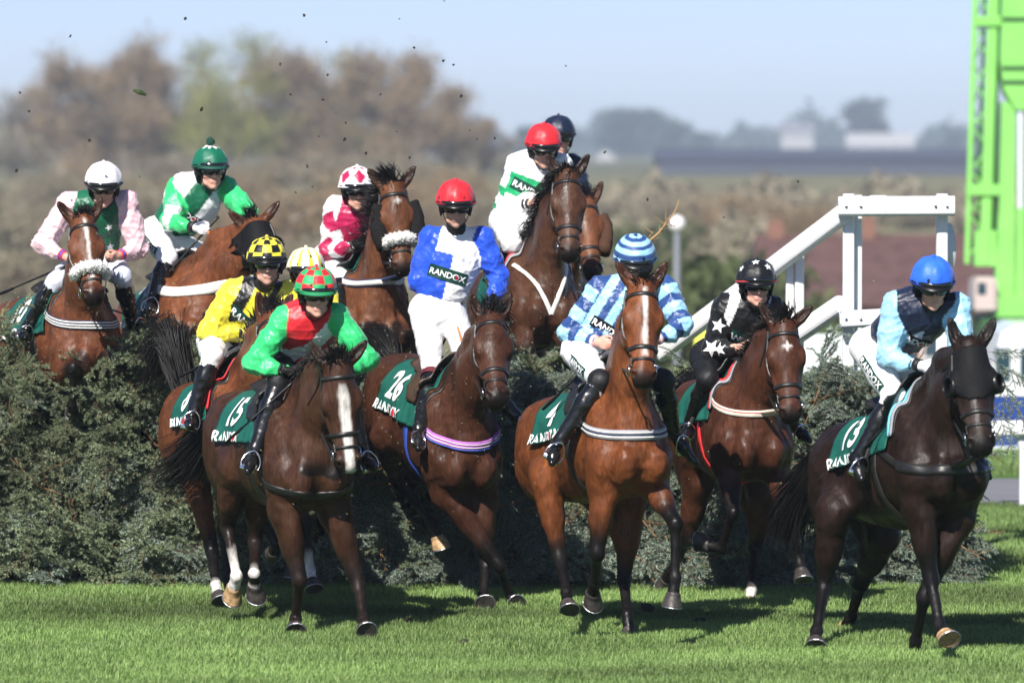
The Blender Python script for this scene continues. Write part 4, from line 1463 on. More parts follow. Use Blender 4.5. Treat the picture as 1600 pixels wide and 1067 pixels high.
    for (az, el, rad, r0) in sp.get('cap_stars', []):
        d = nrm(hr * math.sin(az) * math.cos(el) + w * math.cos(az) * math.cos(el) + hu * math.sin(el))
        cb = BVHTree.FromPolygons([tuple(x) for x in v1], f1)
        ax = nrm(np.cross(hu, d) if el < 1.3 else hr); ay = np.cross(d, ax)
        v2, f2 = star2(0, 0, rad, r0)
        r = project(cb, v2, f2, G(0, 0, .05) + d * 0.2, ax, ay, -d, 0.004)
        if r: obj('star_patch', r[0], r[1], WHITEPRINT, hel, smooth=False)
    mb = MB(); mb.tube([G(0, -0.012, 0.166), G(0, -0.012, 0.176)], [0.012, 0.008], 10); 
    if sp.get('pom'):
        vv = []; ff = []
        rr = np.random.default_rng(2)
        for i in range(9):
            for k in range(14):
                th = math.pi * i / 8; ph = 2 * math.pi * k / 14
                r = 0.030 + rr.uniform(-.004, .004)
                vv.append(G(math.sin(th) * math.cos(ph) * r, -0.012 + math.sin(th) * math.sin(ph) * r, 0.190 + math.cos(th) * r))
        for i in range(8):
            for k in range(14):
                ff.append((i * 14 + k, i * 14 + (k + 1) % 14, (i + 1) * 14 + (k + 1) % 14, (i + 1) * 14 + k))
        obj('pompom', vv, ff, pmat('pompom', (0.004, 0.05, 0.03), 0.9, bump=1, bscale=200), hel)
    else:
        mb.obj('cap_button', pmat('button_%s' % sp['key'], sp.get('button', tuple(np.mean(sp['cap'](np.array([0.1, .9, 2.5]), np.array([1.5, 1.5, 1.5])), 0))), 0.5), hel)
    # brim roll of the silk at the edge
    rim = [G(math.sin(t) * 0.1255, math.cos(t) * 0.1465 - 0.012, 0.034 - 0.020 * (1 - math.cos(t)) * 0.5) for t in np.linspace(0, 2 * math.pi, 49)]
    mb = MB(); mb.tube(rim, 0.0055 * S, 6, cap=False)
    mb.obj('cap_edge', pmat('edge_%s' % sp['key'], sp.get('edge', (0.02, 0.02, 0.022)), 0.5), hel, smooth=True)
    # peak
    vv = []; ff = []
    na = 22
    for j, (ro, dz) in enumerate(((0.0, 0.0), (0.35, -0.004), (0.7, -0.011), (1.0, -0.020))):
        for k in range(na):
            t = -1.12 + 2.24 * k / (na - 1)
            ext = 0.036 * math.cos(t * 1.25) if abs(t * 1.25) < 1.57 else 0
            for q_ in (0,):
                vv.append(G(math.sin(t) * (0.119 + ro * ext * .35), math.cos(t) * 0.141 - 0.012 + ro * ext, 0.036 + dz - 0.018 * (abs(t) / 1.12) ** 2 * 0))
    P_ = np.array(vv).reshape(4, na, 3)
    v_, f_ = shell(P_, np.tile(hu, (4, na, 1)), -0.004, 0.006)
    obj('peak', v_, f_, cloth('peak_%s' % sp['key'], sp['peak']) if sp.get('peak') else BLACKPL, hel)
    # padded sides over the ears, open at the face
    na, ne = 40, 8
    P_ = np.zeros((na, ne, 3)); N3 = np.zeros((na, ne, 3))
    for k in range(na):
        t = 0.92 + (2 * math.pi - 1.84) * k / (na - 1)
        fr_ = min(1.0, min(k, na - 1 - k) / 6.0)
        for j in range(ne):
            dz = 0.036 - (0.05 + 0.068 * fr_ * (0.8 + 0.2 * math.cos(t))) * j / (ne - 1)
            sh = 1.0 - 0.16 * (j / (ne - 1)) ** 1.5
            d = hr * math.sin(t) * 0.103 * sh + w * (math.cos(t) * 0.124 * sh - 0.010)
            P_[k, j] = Hc + (d + hu * dz) * Sh; N3[k, j] = nrm(d)
    v_, f_ = shell(P_, N3, 0.0, 0.010)
    obj('ear_guard', v_, f_, BLACKCLOTH, hel)
    mb = MB()
    mb.tube(spline([G(-0.084, 0.045, -0.02), G(-0.068, 0.050, -0.075), G(-0.030, 0.062, -0.128), G(0, 0.068, -0.136), G(0.030, 0.062, -0.128), G(0.068, 0.050, -0.075), G(0.084, 0.045, -0.02)], 5), [(0.003, 0.009)] * 31, 6, w)
    mb.obj('chin_strap', BLACKCLOTH, hel)
    # goggles over the eyes
    def visor(z0, z1, tmax, rx, ry, yo, name, mat, par, bulge=0.006, notch=0.0):
        na, ne = 34, 9
        P_ = np.zeros((na, ne, 3)); N3 = np.zeros((na, ne, 3))
        for k in range(na):
            t = tmax * (-1 + 2 * k / (na - 1))
            ed = (1 - (abs(t) / tmax) ** 5)
            nz_ = notch * math.exp(-(t / 0.17) ** 2)
            for j in range(ne):
                u = j / (ne - 1)
                zc = (z0 + z1) / 2; hh = (z1 - z0) / 2 * (0.55 + 0.45 * ed)
                z = zc + hh * (2 * u - 1)
                if u < 0.5: z += nz_ * (1 - 2 * u)
                b = bulge * (1 - (2 * u - 1) ** 2)
                d = hr * math.sin(t) * (rx + b) + w * (math.cos(t) * (ry + b) + yo)
                P_[k, j] = Hc + (d + hu * z) * Sh; N3[k, j] = nrm(hr * math.sin(t) + w * math.cos(t))
        v_, f_ = shell(P_, N3, 0, 0.005)
        return obj(name, v_, f_, mat, par)
    gg = visor(-0.022, 0.022, 1.05, 0.082, 0.106, 0.004, 'goggles', LENS, hel, 0.007, 0.012)
    for z_ in (0.023, -0.023):
        mb = MB()
        pts = []
        for k in range(21):
            t = 1.05 * (-1 + 2 * k / 20)
            nz_ = 0.012 * math.exp(-(t / 0.17) ** 2) if z_ < 0 else 0
            pts.append(Hc + (hr * math.sin(t) * 0.086 + w * (math.cos(t) * 0.109 + 0.005) + hu * (z_ * (0.55 + 0.45 * (1 - (abs(t) / 1.12) ** 5)) + nz_)) * Sh)
        mb.tube(pts, 0.0038 * S, 6); mb.obj('goggle_frame', BLACKPL, gg, smooth=True)
    if sp.get('spare', True):
        g2 = visor(0.030, 0.056, 0.85, 0.119, 0.144, -0.010, 'spare_goggles', LENS, hel, 0.006)
    mb = MB()
    mb.tube([Hc + (hr * math.sin(t) * 0.1225 + w * (math.cos(t) * 0.146 - 0.012) + hu * (0.036 - .012 * (1 - math.cos(t)) * 0.5)) * Sh for t in np.linspace(0.85, 2 * math.pi - 0.85, 36)], [(0.002, 0.010)] * 36, 6, hu)
    mb.obj('goggle_strap', BLACKCLOTH, hel)
    return J

def whip(J, i, px, py, label, L=0.62, hdl=0.13):
    g = J.grip[i]
    tip = solve(g, px, py, L, 'f')
    d = nrm(tip - g)
    L = np.linalg.norm(tip - g)
    b = g - d * hdl
    mb = MB()
    n = 12
    pts = [b + (g + d * 0.05 - b) * k / 4 for k in range(5)]
    mb.tube(pts, [0.014, 0.012, 0.0115, 0.0115, 0.010], 8)
    o = mb.obj('riding_whip', LEATHER, None, b, True)
    tag(o, label, 'whip', 'whips held by the jockeys')
    mb = MB(); mb.tube([g + d * (0.05 + (L - 0.20) * k / 6) for k in range(7)], [0.0095 - 0.0006 * k for k in range(7)], 8); mb.obj('shaft', BLACKPL, o, smooth=True)
    mb = MB(); mb.tube([tip - d * 0.15, tip - d * 0.08, tip], [(0.012, 0.008), (0.015, 0.010), (0.013, 0.006)], 8); mb.obj('flap', BLACKCLOTH, o, smooth=True)
    return o
# ------------------------------------------------------------------ terrain
def terr(y):
    y = np.asarray(y, float)
    return -1.8 * sstep(54, 66, y) - 1.5 * sstep(72, 115, y) + 3.3 * sstep(250, 470, y)
ys = np.concatenate([np.linspace(-20, 20, 9), np.linspace(24, 80, 57), np.linspace(83, 140, 20), np.linspace(150, 600, 46), np.linspace(640, 3200, 33)])
xs = np.concatenate([np.linspace(-1300, -60, 16), np.linspace(-50, 50, 41), np.linspace(60, 1300, 16)])
X_, Y_ = np.meshgrid(xs, ys)
Z_ = terr(Y_) - 0.012 * (Y_ > 20) * (np.sin(X_ * 0.9 + 1) * 0.5 + 0.5)
tv = np.stack([X_, Y_, Z_], -1).reshape(-1, 3)
nx_ = len(xs)
tf = np.array([[j * nx_ + i, j * nx_ + i + 1, (j + 1) * nx_ + i + 1, (j + 1) * nx_ + i] for j in range(len(ys) - 1) for i in range(nx_ - 1)])
TURF = np.array((0.062, 0.130, 0.022)); SCRUB = np.array((0.17, 0.16, 0.085)); FARL = np.array((0.10, 0.105, 0.06))
k1 = sstep(60, 72, tv[:, 1])[:, None]; k2 = sstep(300, 700, tv[:, 1])[:, None]
tcol = TURF * (1 - k1) + SCRUB * k1
tcol = tcol * (1 - k2) + FARL * k2
structure(obj('ground', tv, tf, pmat('turf_ground', None, 0.9, 0.2, var=0.30, vscale=1.3, bump=0.5, bscale=30, vcol=True), None, None, tcol))
# asphalt service road crossing behind the fence on the right
ra, rb = ground_y(790), ground_y(748)
rv = [(-40, ra, 0.004), (60, ra, 0.004), (60, rb, 0.004), (-40, rb, 0.004)]
structure(obj('service_road', rv, [(0, 1, 2, 3)], pmat('asphalt', (0.16, 0.16, 0.175), 0.85, 0.3, var=0.15, vscale=3, bump=0.3, bscale=90)))

# ------------------------------------------------------------------ scattering
def scatter(name, pts, rots, scl, var, variants, parent=None, mat=None):
    me = bpy.data.meshes.new(name)
    org = np.array(parent['_o']) if parent is not None else V(0, 0, 0)
    me.from_pydata([tuple(map(float, p - org)) for p in pts], [], [])
    for nm, ty, dat in (('rot', 'FLOAT_VECTOR', np.asarray(rots, np.float32)), ('scl', 'FLOAT', np.asarray(scl, np.float32)), ('var', 'INT', np.asarray(var, np.int32))):
        at_ = me.attributes.new(nm, ty, 'POINT')
        at_.data.foreach_set('vector' if ty == 'FLOAT_VECTOR' else 'value', dat.ravel())
    if mat: me.materials.append(mat)
    o = bpy.data.objects.new(name, me); COL.objects.link(o)
    o['_o'] = [float(x) for x in org]
    if parent is not None: o.parent = parent
    ng = bpy.data.node_groups.new(name + '_scatter', 'GeometryNodeTree')
    ng.interface.new_socket('Geometry', in_out='INPUT', socket_type='NodeSocketGeometry')
    ng.interface.new_socket('Geometry', in_out='OUTPUT', socket_type='NodeSocketGeometry')
    N = ng.nodes; L = ng.links
    gi = N.new('NodeGroupInput'); go = N.new('NodeGroupOutput'); jn = N.new('GeometryNodeJoinGeometry')
    def attr(nm, ty):
        a = N.new('GeometryNodeInputNamedAttribute'); a.data_type = ty; a.inputs['Name'].default_value = nm
        return a.outputs['Attribute']
    r = attr('rot', 'FLOAT_VECTOR'); s = attr('scl', 'FLOAT'); vi = attr('var', 'INT')
    for i, src in enumerate(variants):
        oi = N.new('GeometryNodeObjectInfo'); oi.transform_space = 'ORIGINAL'; oi.inputs['Object'].default_value = src; oi.inputs['As Instance'].default_value = True
        cp = N.new('FunctionNodeCompare'); cp.data_type = 'INT'; cp.operation = 'EQUAL'
        L.new(vi, cp.inputs[2]); cp.inputs[3].default_value = i
        ip = N.new('GeometryNodeInstanceOnPoints')
        L.new(gi.outputs[0], ip.inputs['Points']); L.new(cp.outputs[0], ip.inputs['Selection']); L.new(oi.outputs['Geometry'], ip.inputs['Instance'])
        L.new(r, ip.inputs['Rotation']); L.new(s, ip.inputs['Scale'])
        L.new(ip.outputs[0], jn.inputs[0])
    L.new(jn.outputs[0], go.inputs[0])
    md = o.modifiers.new('scatter', 'NODES'); md.node_group = ng
    return o

def leafmat(name, c1, c2, patch=None, rough=0.6, spec=0.3, transl=0.25, pscale=0.6):
    """foliage: colour differs from blade to blade, with broad patches over the ground"""
    m = bpy.data.materials.new(name); m.use_nodes = True
    nt = m.node_tree; N = nt.nodes; L = nt.links
    b = N['Principled BSDF']; b.inputs['Roughness'].default_value = rough; b.inputs['Specular IOR Level'].default_value = spec
    g = N.new('ShaderNodeNewGeometry')
    mx = N.new('ShaderNodeMix'); mx.data_type = 'RGBA'; mx.inputs[6].default_value = (*c1, 1); mx.inputs[7].default_value = (*c2, 1)
    L.new(g.outputs['Random Per Island'], mx.inputs[0])
    base = mx.outputs[2]
    if patch:
        nz = N.new('ShaderNodeTexNoise'); nz.inputs['Scale'].default_value = pscale; nz.inputs['Detail'].default_value = 4
        mp = N.new('ShaderNodeMapping'); mp.inputs['Scale'].default_value = (0.55, 1.6, 1)
        L.new(g.outputs['Position'], mp.inputs[0]); L.new(mp.outputs[0], nz.inputs['Vector'])
        mr = N.new('ShaderNodeMapRange'); mr.inputs[1].default_value = 0.35; mr.inputs[2].default_value = 0.65; mr.inputs[3].default_value = patch[0]; mr.inputs[4].default_value = patch[1]
        L.new(nz.outputs[0], mr.inputs[0])
        m2 = N.new('ShaderNodeMix'); m2.data_type = 'RGBA'; m2.blend_type = 'MULTIPLY'; m2.inputs[0].default_value = 1
        L.new(base, m2.inputs[6]); L.new(mr.outputs[0], m2.inputs[7]); base = m2.outputs[2]
    L.new(base, b.inputs['Base Color'])
    if transl > 0:
        tr = N.new('ShaderNodeBsdfTranslucent'); L.new(base, tr.inputs[0])
        ms = N.new('ShaderNodeMixShader'); ms.inputs[0].default_value = transl
        L.new(b.outputs[0], ms.inputs[1]); L.new(tr.outputs[0], ms.inputs[2])
        L.new(ms.outputs[0], N['Material Output'].inputs[0])
    return m

GRASS = leafmat('grass_blades', (0.080, 0.175, 0.030), (0.31, 0.42, 0.145), (0.46, 1.30), 0.5, 0.3, 0.25, 0.45)
NEEDLE = leafmat('spruce_needles', (0.065, 0.110, 0.080), (0.36, 0.43, 0.34), (0.75, 1.25), 0.5, 0.35, 0.10, 1.1)
NEEDLE2 = leafmat('old_spruce_needles', (0.058, 0.088, 0.046), (0.33, 0.39, 0.23), (0.75, 1.25), 0.55, 0.3, 0.10, 1.1)
TWIG = pmat('twig_bark', (0.11, 0.062, 0.034), 0.8, 0.2, var=0.3, vscale=30)

# ------------------------------------------------------------------ grass
def tuft(seed, n, rad, hmin, hmax, w):
    rr = np.random.default_rng(seed)
    v = []; f = []
    for i in range(n):
        a = rr.uniform(0, 6.283); r = rad * math.sqrt(rr.uniform())
        x, y = r * math.cos(a), r * math.sin(a)
        h = rr.uniform(hmin, hmax); la = rr.uniform(0, 6.283); ln = h * rr.uniform(0.1, 0.75)
        dx, dy = math.cos(la), math.sin(la); sx, sy = -dy * w, dx * w
        b = len(v)
        v += [(x - sx, y - sy, -0.01), (x + sx, y + sy, -0.01), (x + dx * ln * .3 - sx * .8, y + dy * ln * .3 - sy * .8, h * .55), (x + dx * ln * .3 + sx * .8, y + dy * ln * .3 + sy * .8, h * .55), (x + dx * ln, y + dy * ln, h * 0.97)]
        f += [(b, b + 1, b + 3), (b, b + 3, b + 2), (b + 2, b + 3, b + 4)]
    return np.array(v), np.array(f)
gpts = []; gvar = []; gscl = []
rg = np.random.default_rng(4)
for (x0, x1, y0, y1, dens, sc) in ((-4.6, 5.0, 27.6, 35.4, 210, 1.0), (2.8, 6.6, 35.4, 42.8, 120, 1.25), (2.6, 9, 46.5, 56, 40, 1.6)):
    n = int((x1 - x0) * (y1 - y0) * dens)
    p = np.stack([rg.uniform(x0, x1, n), rg.uniform(y0, y1, n), np.zeros(n)], 1)
    gpts.append(p); gvar.append(rg.integers(0, 3, n))
    nz = 0.5 + 0.5 * np.sin(p[:, 0] * 2.1 + 2 * np.sin(p[:, 1] * 1.3)) * np.sin(p[:, 1] * 2.7 + p[:, 0])
    gscl.append(sc * (0.72 + 0.4 * nz) * rg.uniform(0.75, 1.25, n))
gpts = np.concatenate(gpts); gvar = np.concatenate(gvar); gscl = np.concatenate(gscl)
gpts[:, 2] = terr(gpts[:, 1]) - 0.004
tufts = []
for i in range(3):
    v, f = tuft(40 + i, 64, 0.085, 0.018, 0.054, 0.0022)
    o = obj('grass_tuft', v + V(-1 + i, 33.2, 0), f, GRASS, None, V(-1 + i, 33.2, 0), None, False)
    tufts.append(o)
grass = scatter('grass', gpts, np.stack([np.zeros(len(gpts)), np.zeros(len(gpts)), rg.uniform(0, 6.28, len(gpts))], 1), gscl, gvar, tufts)
tag(grass, 'short green turf grass on the landing side of the fence', 'grass', None, 'stuff')
for t in tufts:
    l = t.location.copy(); t.parent = grass; t.location = l
    tag(t, None, None, None, 'stuff')

# ------------------------------------------------------------------ the spruce fence
FX0, FX1, FY0, FY1, FZ = -5.4, 3.11, 35.12, 36.30, 1.37
def sprig(seed, L=0.46):
    rr = np.random.default_rng(seed)
    v = []; f = []; sv = []; sf = []
    stem = [V(0, 0, 0)]
    d = V(1, 0, 0)
    for i in range(8):
        d = nrm(d + V(0, rr.normal() * .07, rr.normal() * .05 - .02)); stem.append(stem[-1] + d * L / 8)
    def rod(pts, r0, r1):
        b = len(sv); m = len(pts)
        for i, p in enumerate(pts):
            t = nrm(pts[min(i + 1, m - 1)] - pts[max(0, i - 1)]); s = nrm(np.cross(t, V(.1, .2, 1))); u = np.cross(s, t)
            r = r0 + (r1 - r0) * i / (m - 1)
            for a in (0, 2.094, 4.189): sv.append(p + (s * math.cos(a) + u * math.sin(a)) * r)
        for i in range(m - 1):
            for k in range(3): sf.append((b + i * 3 + k, b + i * 3 + (k + 1) % 3, b + i * 3 + 3 + (k + 1) % 3, b + i * 3 + 3 + k))
    def needles(p0, p1, n, ln):
        t = nrm(p1 - p0); s = nrm(np.cross(t, V(.1, .2, 1))); u = np.cross(s, t)
        for i in range(n):
            q = p0 + (p1 - p0) * (i + rr.uniform()) / n
            a = rr.uniform(0, 6.283); o = s * math.cos(a) + u * math.sin(a) * 0.8 + V(0, 0, 0.15)
            dd = nrm(o + t * rr.uniform(.5, 1.0)); w = nrm(np.cross(dd, rr.normal(size=3))) * 0.0021
            l = ln * rr.uniform(.7, 1.15); b = len(v)
            v.extend([q - w, q + w, q + dd * l]); f.append((b, b + 1, b + 2))
    rod(stem, 0.0036, 0.0014)
    needles(stem[1], stem[-1], 220, 0.020)
    for i in range(1, 8):
        for sd in (-1, 1):
            if rr.uniform() < .12: continue
            b = stem[i] + (stem[i + 1] - stem[i]) * rr.uniform() if i < 8 else stem[i]
            t = nrm(stem[min(i + 1, 8)] - stem[i - 1])
            dd = nrm(t * 0.8 + V(0, sd * 0.8, rr.normal() * .22)); ln = (0.17 - 0.015 * i) * rr.uniform(.75, 1.15)
            e = b + dd * ln + V(0, 0, -0.012)
            rod([b, (b + e) / 2 + V(0, 0, .004), e], 0.0018, 0.0009)
            needles(b + (e - b) * .06, e, int(ln * 900), 0.019)
            if ln > .10:
                for s2 in (-1, 1):
                    b2 = b + (e - b) * rr.uniform(.4, .6); d2 = nrm(dd * .8 + nrm(np.cross(dd, V(0, 0, 1))) * s2 * .7); e2 = b2 + d2 * ln * .45
                    rod([b2, e2], 0.0018, 0.001); needles(b2, e2, int(ln * 270), 0.016)
    return np.array(v), np.array(f), np.array(sv), np.array(sf)
def sprig_mesh(seed, mat):
    v, f, sv, sf = sprig(seed)
    sf3 = np.concatenate([sf[:, [0, 1, 2]], sf[:, [0, 2, 3]]])
    me = new_mesh('spruce_sprig', np.concatenate([v, sv]), np.concatenate([f, sf3 + len(v)]), mat, None, False)
    me.materials.append(TWIG)
    mi = np.zeros(len(me.polygons), np.int32); mi[len(f):] = 1
    me.polygons.foreach_set('material_index', mi)
    return me
SPM = [sprig_mesh(61, NEEDLE), sprig_mesh(62, NEEDLE), sprig_mesh(63, NEEDLE2), sprig_mesh(64, NEEDLE2)]
fence = empty('spruce_fence', ((FX0 + FX1) / 2, FY0, 0))
tag(fence, 'tall jump fence dressed in cut green spruce branches across the course', 'jump fence')
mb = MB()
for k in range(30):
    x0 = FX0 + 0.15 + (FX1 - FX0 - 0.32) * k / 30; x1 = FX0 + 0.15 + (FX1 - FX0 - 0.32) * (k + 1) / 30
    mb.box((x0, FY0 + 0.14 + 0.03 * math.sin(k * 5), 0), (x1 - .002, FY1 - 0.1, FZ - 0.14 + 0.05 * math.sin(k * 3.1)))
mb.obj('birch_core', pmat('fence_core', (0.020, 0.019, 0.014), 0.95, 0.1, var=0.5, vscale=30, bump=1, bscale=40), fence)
fp = []; fd = []; fu = []
rf = np.random.default_rng(12)
def addsp(p, d, u):
    fp.append(p); fd.append(nrm(d)); fu.append(u)
for i in range(3300):
    x = rf.uniform(FX0, FX1); z = rf.uniform(0.02, FZ)
    lump = math.sin(x * 4.1 + 1.3 * math.sin(z * 3.1)) * math.sin(z * 5.3 + 1.7 * math.sin(x * 1.9)) + 0.5 * math.sin(x * 11 + z * 7)
    if lump < -0.75 and rf.uniform() < .6: continue
    lean = 1.1 * math.sin(x * 2.3 + z * 2.0 + 2 * math.sin(x * .7)) 
    p = V(x, FY0 + 0.13 + 0.08 * (z / FZ) + rf.uniform(-.06, .05) - 0.075 * lump, z + 0.12)
    d = V(lean * .55 + rf.normal() * .30, -0.45 - rf.uniform(0, .4), rf.normal() * .25 - 0.80 * (1 - 0.8 * z / FZ))
    if z < 0.25: d[2] = abs(d[2]) * 0.25
    addsp(p, d, V(rf.normal() * .3, -.6, 1))
for i in range(1200):
    x = rf.uniform(FX0, FX1); y = rf.uniform(FY0 + .05, FY1)
    addsp(V(x, y, FZ - 0.12 + rf.uniform(-.05, .10)), V(rf.normal() * .7, -0.45 + rf.normal() * .5, 0.18 + rf.uniform(-.2, .40)), V(rf.normal() * .4, -.3, 1))
for i in range(420):
    y = rf.uniform(FY0, FY1); z = rf.uniform(0.02, FZ)
    d = V(0.5 + rf.uniform(0, .5), rf.normal() * .5 - .2, rf.normal() * .4 - .4)
    if z < .25: d[2] = abs(d[2]) * .2
    addsp(V(FX1 - 0.16 + rf.uniform(-.1, .08), y, z + .1), d, V(.5, rf.normal() * .3, 1))
for i in range(420):
    x = rf.uniform(FX0, FX1)
    addsp(V(x, FY0 + rf.uniform(-.02, .08), rf.uniform(.03, .16)), V(rf.normal() * .9, -.5 + rf.normal() * .2, rf.uniform(-.05, .35)), V(0, -.5, 1))
fp = np.array(fp); fd = np.array(fd); fu = np.array(fu)
def eul(d, u):
    from mathutils import Matrix
    s = nrm(np.cross(u, d)); u2 = np.cross(d, s)
    return Matrix(((d[0], s[0], u2[0]), (d[1], s[1], u2[1]), (d[2], s[2], u2[2]))).to_euler()
fr_ = [eul(d, u) for d, u in zip(fd, fu)]
fp[:, 2] += 0.13 * sstep(-1.2, -2.4, fp[:, 0]) * np.clip(fp[:, 2] - 0.3, 0, 1)
fs = rf.uniform(.55, 1.0, len(fp)) * (1 + 0.7 * (rf.uniform(size=len(fp)) > .85) * (fp[:, 0] < FX1 - .5))
# bluer fresh spruce towards the right, older duller branches on the left
fresh = rf.uniform(size=len(fp)) < np.clip((fp[:, 0] + 3.2) / 3.4, 0.10, 0.9)
fv = np.where(fresh, rf.integers(0, 2, len(fp)), rf.integers(2, 4, len(fp)))
score = fs * (fp[:, 1] < FY0 + 0.3) * (0.5 + rf.uniform(size=len(fp)))
top_ = np.argsort(-score)[:296]
single = np.zeros(len(fp), bool); single[top_] = True
for i in range(4):          # one of each kind first, the scatter copies them
    if not (fv[top_] == i).any(): pass
srcs = [None] * 4
fo = V(*fence.location)
for i in top_:
    o = bpy.data.objects.new('spruce_sprig', SPM[fv[i]]); COL.objects.link(o)
    o.parent = fence; o.location = fp[i] - fo; o.rotation_euler = fr_[i]; o.scale = (fs[i],) * 3
    if srcs[fv[i]] is None: srcs[fv[i]] = o
rest = ~single
sc_o = scatter('spruce_sprigs', fp[rest], np.array([tuple(e) for e in fr_])[rest], fs[rest], fv[rest], srcs, fence)
tag(sc_o, None, None, None, 'stuff')
def twig_mesh(seed, L):
    rr = np.random.default_rng(seed); mb = MB()
    pts = [V(0, 0, 0)]; d = V(1, 0, 0)
    for i in range(6):
        d = nrm(d + V(0, rr.normal() * .15, rr.normal() * .15)); pts.append(pts[-1] + d * L / 6)
    mb.tube(pts, [0.006 - 0.0007 * i for i in range(7)], 4)
    for i in range(2, 6):
        e = pts[i] + nrm(d + rr.normal(size=3) * .7) * L * .22
        mb.tube([pts[i], e], [0.003, 0.0014], 3)
    return new_mesh('bare_twig', np.array(mb.v), mb.f, TWIGP, None, True)
TWIGP = pmat('dry_twig', (0.27, 0.155, 0.075), 0.8, 0.2, var=0.3, vscale=30)
TWM = [twig_mesh(s, L) for s, L in ((1, .5), (2, .38), (3, .62))]
for i in range(150):
    x = rf.uniform(-4.2, FX1) if i % 3 else rf.uniform(1.0, FX1); z = rf.uniform(.1, FZ + .05)
    o = bpy.data.objects.new('bare_twig', TWM[i % 3]); COL.objects.link(o); o.parent = fence
    o.location = V(x, FY0 - 0.10 + 0.1 * z / FZ + rf.uniform(-.06, .05), z) - fo
    o.rotation_euler = eul(nrm(V(rf.normal() * .7, -.35 + rf.normal() * .2, rf.normal() * .6)), V(0, -.3, 1))
# a spray standing up by the rail and one hanging off the right end
for (px, py, Yq, dx, dy, dz, s_) in ((1398, 545, 35.4, -.05, -.3, 1, .75), (1385, 540, 35.5, .6, -.2, .5, .7), (1372, 548, 35.4, -.6, -.2, .35, .7), (1546, 560, 35.3, .75, -.2, -.35, .9), (1552, 575, 35.25, .55, -.3, -.75, 1.0), (1548, 620, 35.2, .45, -.3, -.9, 1.0), (1540, 550, 35.4, .9, -.1, .1, .7)):
    o = bpy.data.objects.new('spruce_sprig', SPM[0]); COL.objects.link(o); o.parent = fence
    o.location = at(px, py, Yq) - fo; o.rotation_euler = eul(nrm(V(dx, dy, dz)), nrm(V(.3, -.6, 1) if abs(dz) < .9 else V(.3, -1, .2))); o.scale = (s_,) * 3

# ------------------------------------------------------------------ white plastic rails
RAILW = pmat('white_rail_plastic', (0.74, 0.75, 0.75), 0.42, 0.45, var=0.05, vscale=3)
def sweep(mb, p0, p1, w, h, up=V(0, 0, 1), rnd=0.35, hollow=False):
    d = nrm(p1 - p0); s = nrm(np.cross(d, up)); u = np.cross(s, d)
    ring_ = []
    r = rnd * min(w, h)
    for cx, cy, a0 in ((w / 2 - r, h / 2 - r, 0), (-w / 2 + r, h / 2 - r, 90), (-w / 2 + r, -h / 2 + r, 180), (w / 2 - r, -h / 2 + r, 270)):
        for k in range(4):
            a = R(a0 + 30 * k); ring_.append((cx + r * math.cos(a), cy + r * math.sin(a)))
    m = len(ring_)
    rows = [(p0, 1.0), (p1, 1.0)]
    if hollow: rows += [(p1, 0.72), (p1 - d * 0.25, 0.72)]
    v = [P + s * x * k + u * y * k for P, k in rows for x, y in ring_]
    f = [(i * m + k, i * m + (k + 1) % m, (i + 1) * m + (k + 1) % m, (i + 1) * m + k) for i in range(len(rows) - 1) for k in range(m)]
    f += [tuple(range(m - 1, -1, -1)), tuple((len(rows) - 1) * m + k for k in range(m))]
    mb.add(v, f)
def railpart(name, p0, p1, w, h, par, mat=RAILW, **kw):
    mb = MB(); sweep(mb, p0, p1, w, h, **kw); return mb.obj(name, mat, par, smooth=False)
wing = empty('fence_wing_rail', at(1326, 545, 37.0) * V(1, 1, 0))
tag(wing, 'white plastic wing rail with sloping rail rising above the right end of the fence', 'rail')
railpart('top_rail', at(1310, 323, 36.94), at(1491, 322, 36.94), 0.11, 0.148, wing, hollow=True)
railpart('sloping_rail', at(1318, 334, 37.02), at(1030, 552, 38.6), 0.11, 0.142, wing, up=V(0, -.2, 1))
railpart('lower_sloping_rail', at(1314, 476, 37.0), at(1150, 588, 38.1), 0.11, 0.142, wing, up=V(0, -.2, 1))
railpart('lower_rail', at(1312, 500, 36.94), at(1400, 495, 36.94), 0.11, 0.13, wing)
def post(px, pt_, Yp, w, par, d=.09, mat=RAILW):
    a = at(px, pt_, Yp); b = V(a[0], a[1], 0)
    return railpart('post', b, a, w, d, par, mat, up=V(0, 1, 0), rnd=.2)
post(1326, 303, 37.08, .085, wing); post(1341, 305, 37.18, .055, wing); post(1472, 303, 37.08, .085, wing); post(1234, 396, 37.65, .060, wing); post(1249, 392, 37.62, .070, wing)
mb = MB(); c = at(1483, 388, 37.2)
mb.tube([c + V(0, -.02, 0), c + V(0, .02, 0)], [(0.05, 0.19)] * 2, 20, V(0, 0, 1)); mb.obj('rail_end_plate', RAILW, wing, smooth=True)
mb = MB(); a = at(1240, 472, 37.6); b = at(1240, 560, 37.6)
run = empty('running_rail', at(1597, 790, ground_y(790)) * V(1, 1, 0))
tag(run, 'white running rail on a post at the right edge beyond the fence', 'rail')
Yr = ground_y(792)
railpart('top_rail', at(1530, 670, Yr), at(2100, 655, Yr), 0.08, 0.13, run)
for px in (1600, 1990):
    a = at(px, 672, Yr + .06); railpart('post', V(a[0], a[1], 0), a, .075, .06, run, up=V(0, 1, 0))
    mb = MB(); mb.tube(spline([a + V(-.0, 0, -.16), a + V(-.035, 0, -.08), a + V(-.07, 0, -.02)], 4), [.035] * 9, 8); mb.obj('post_bracket', RAILW, run, smooth=True)

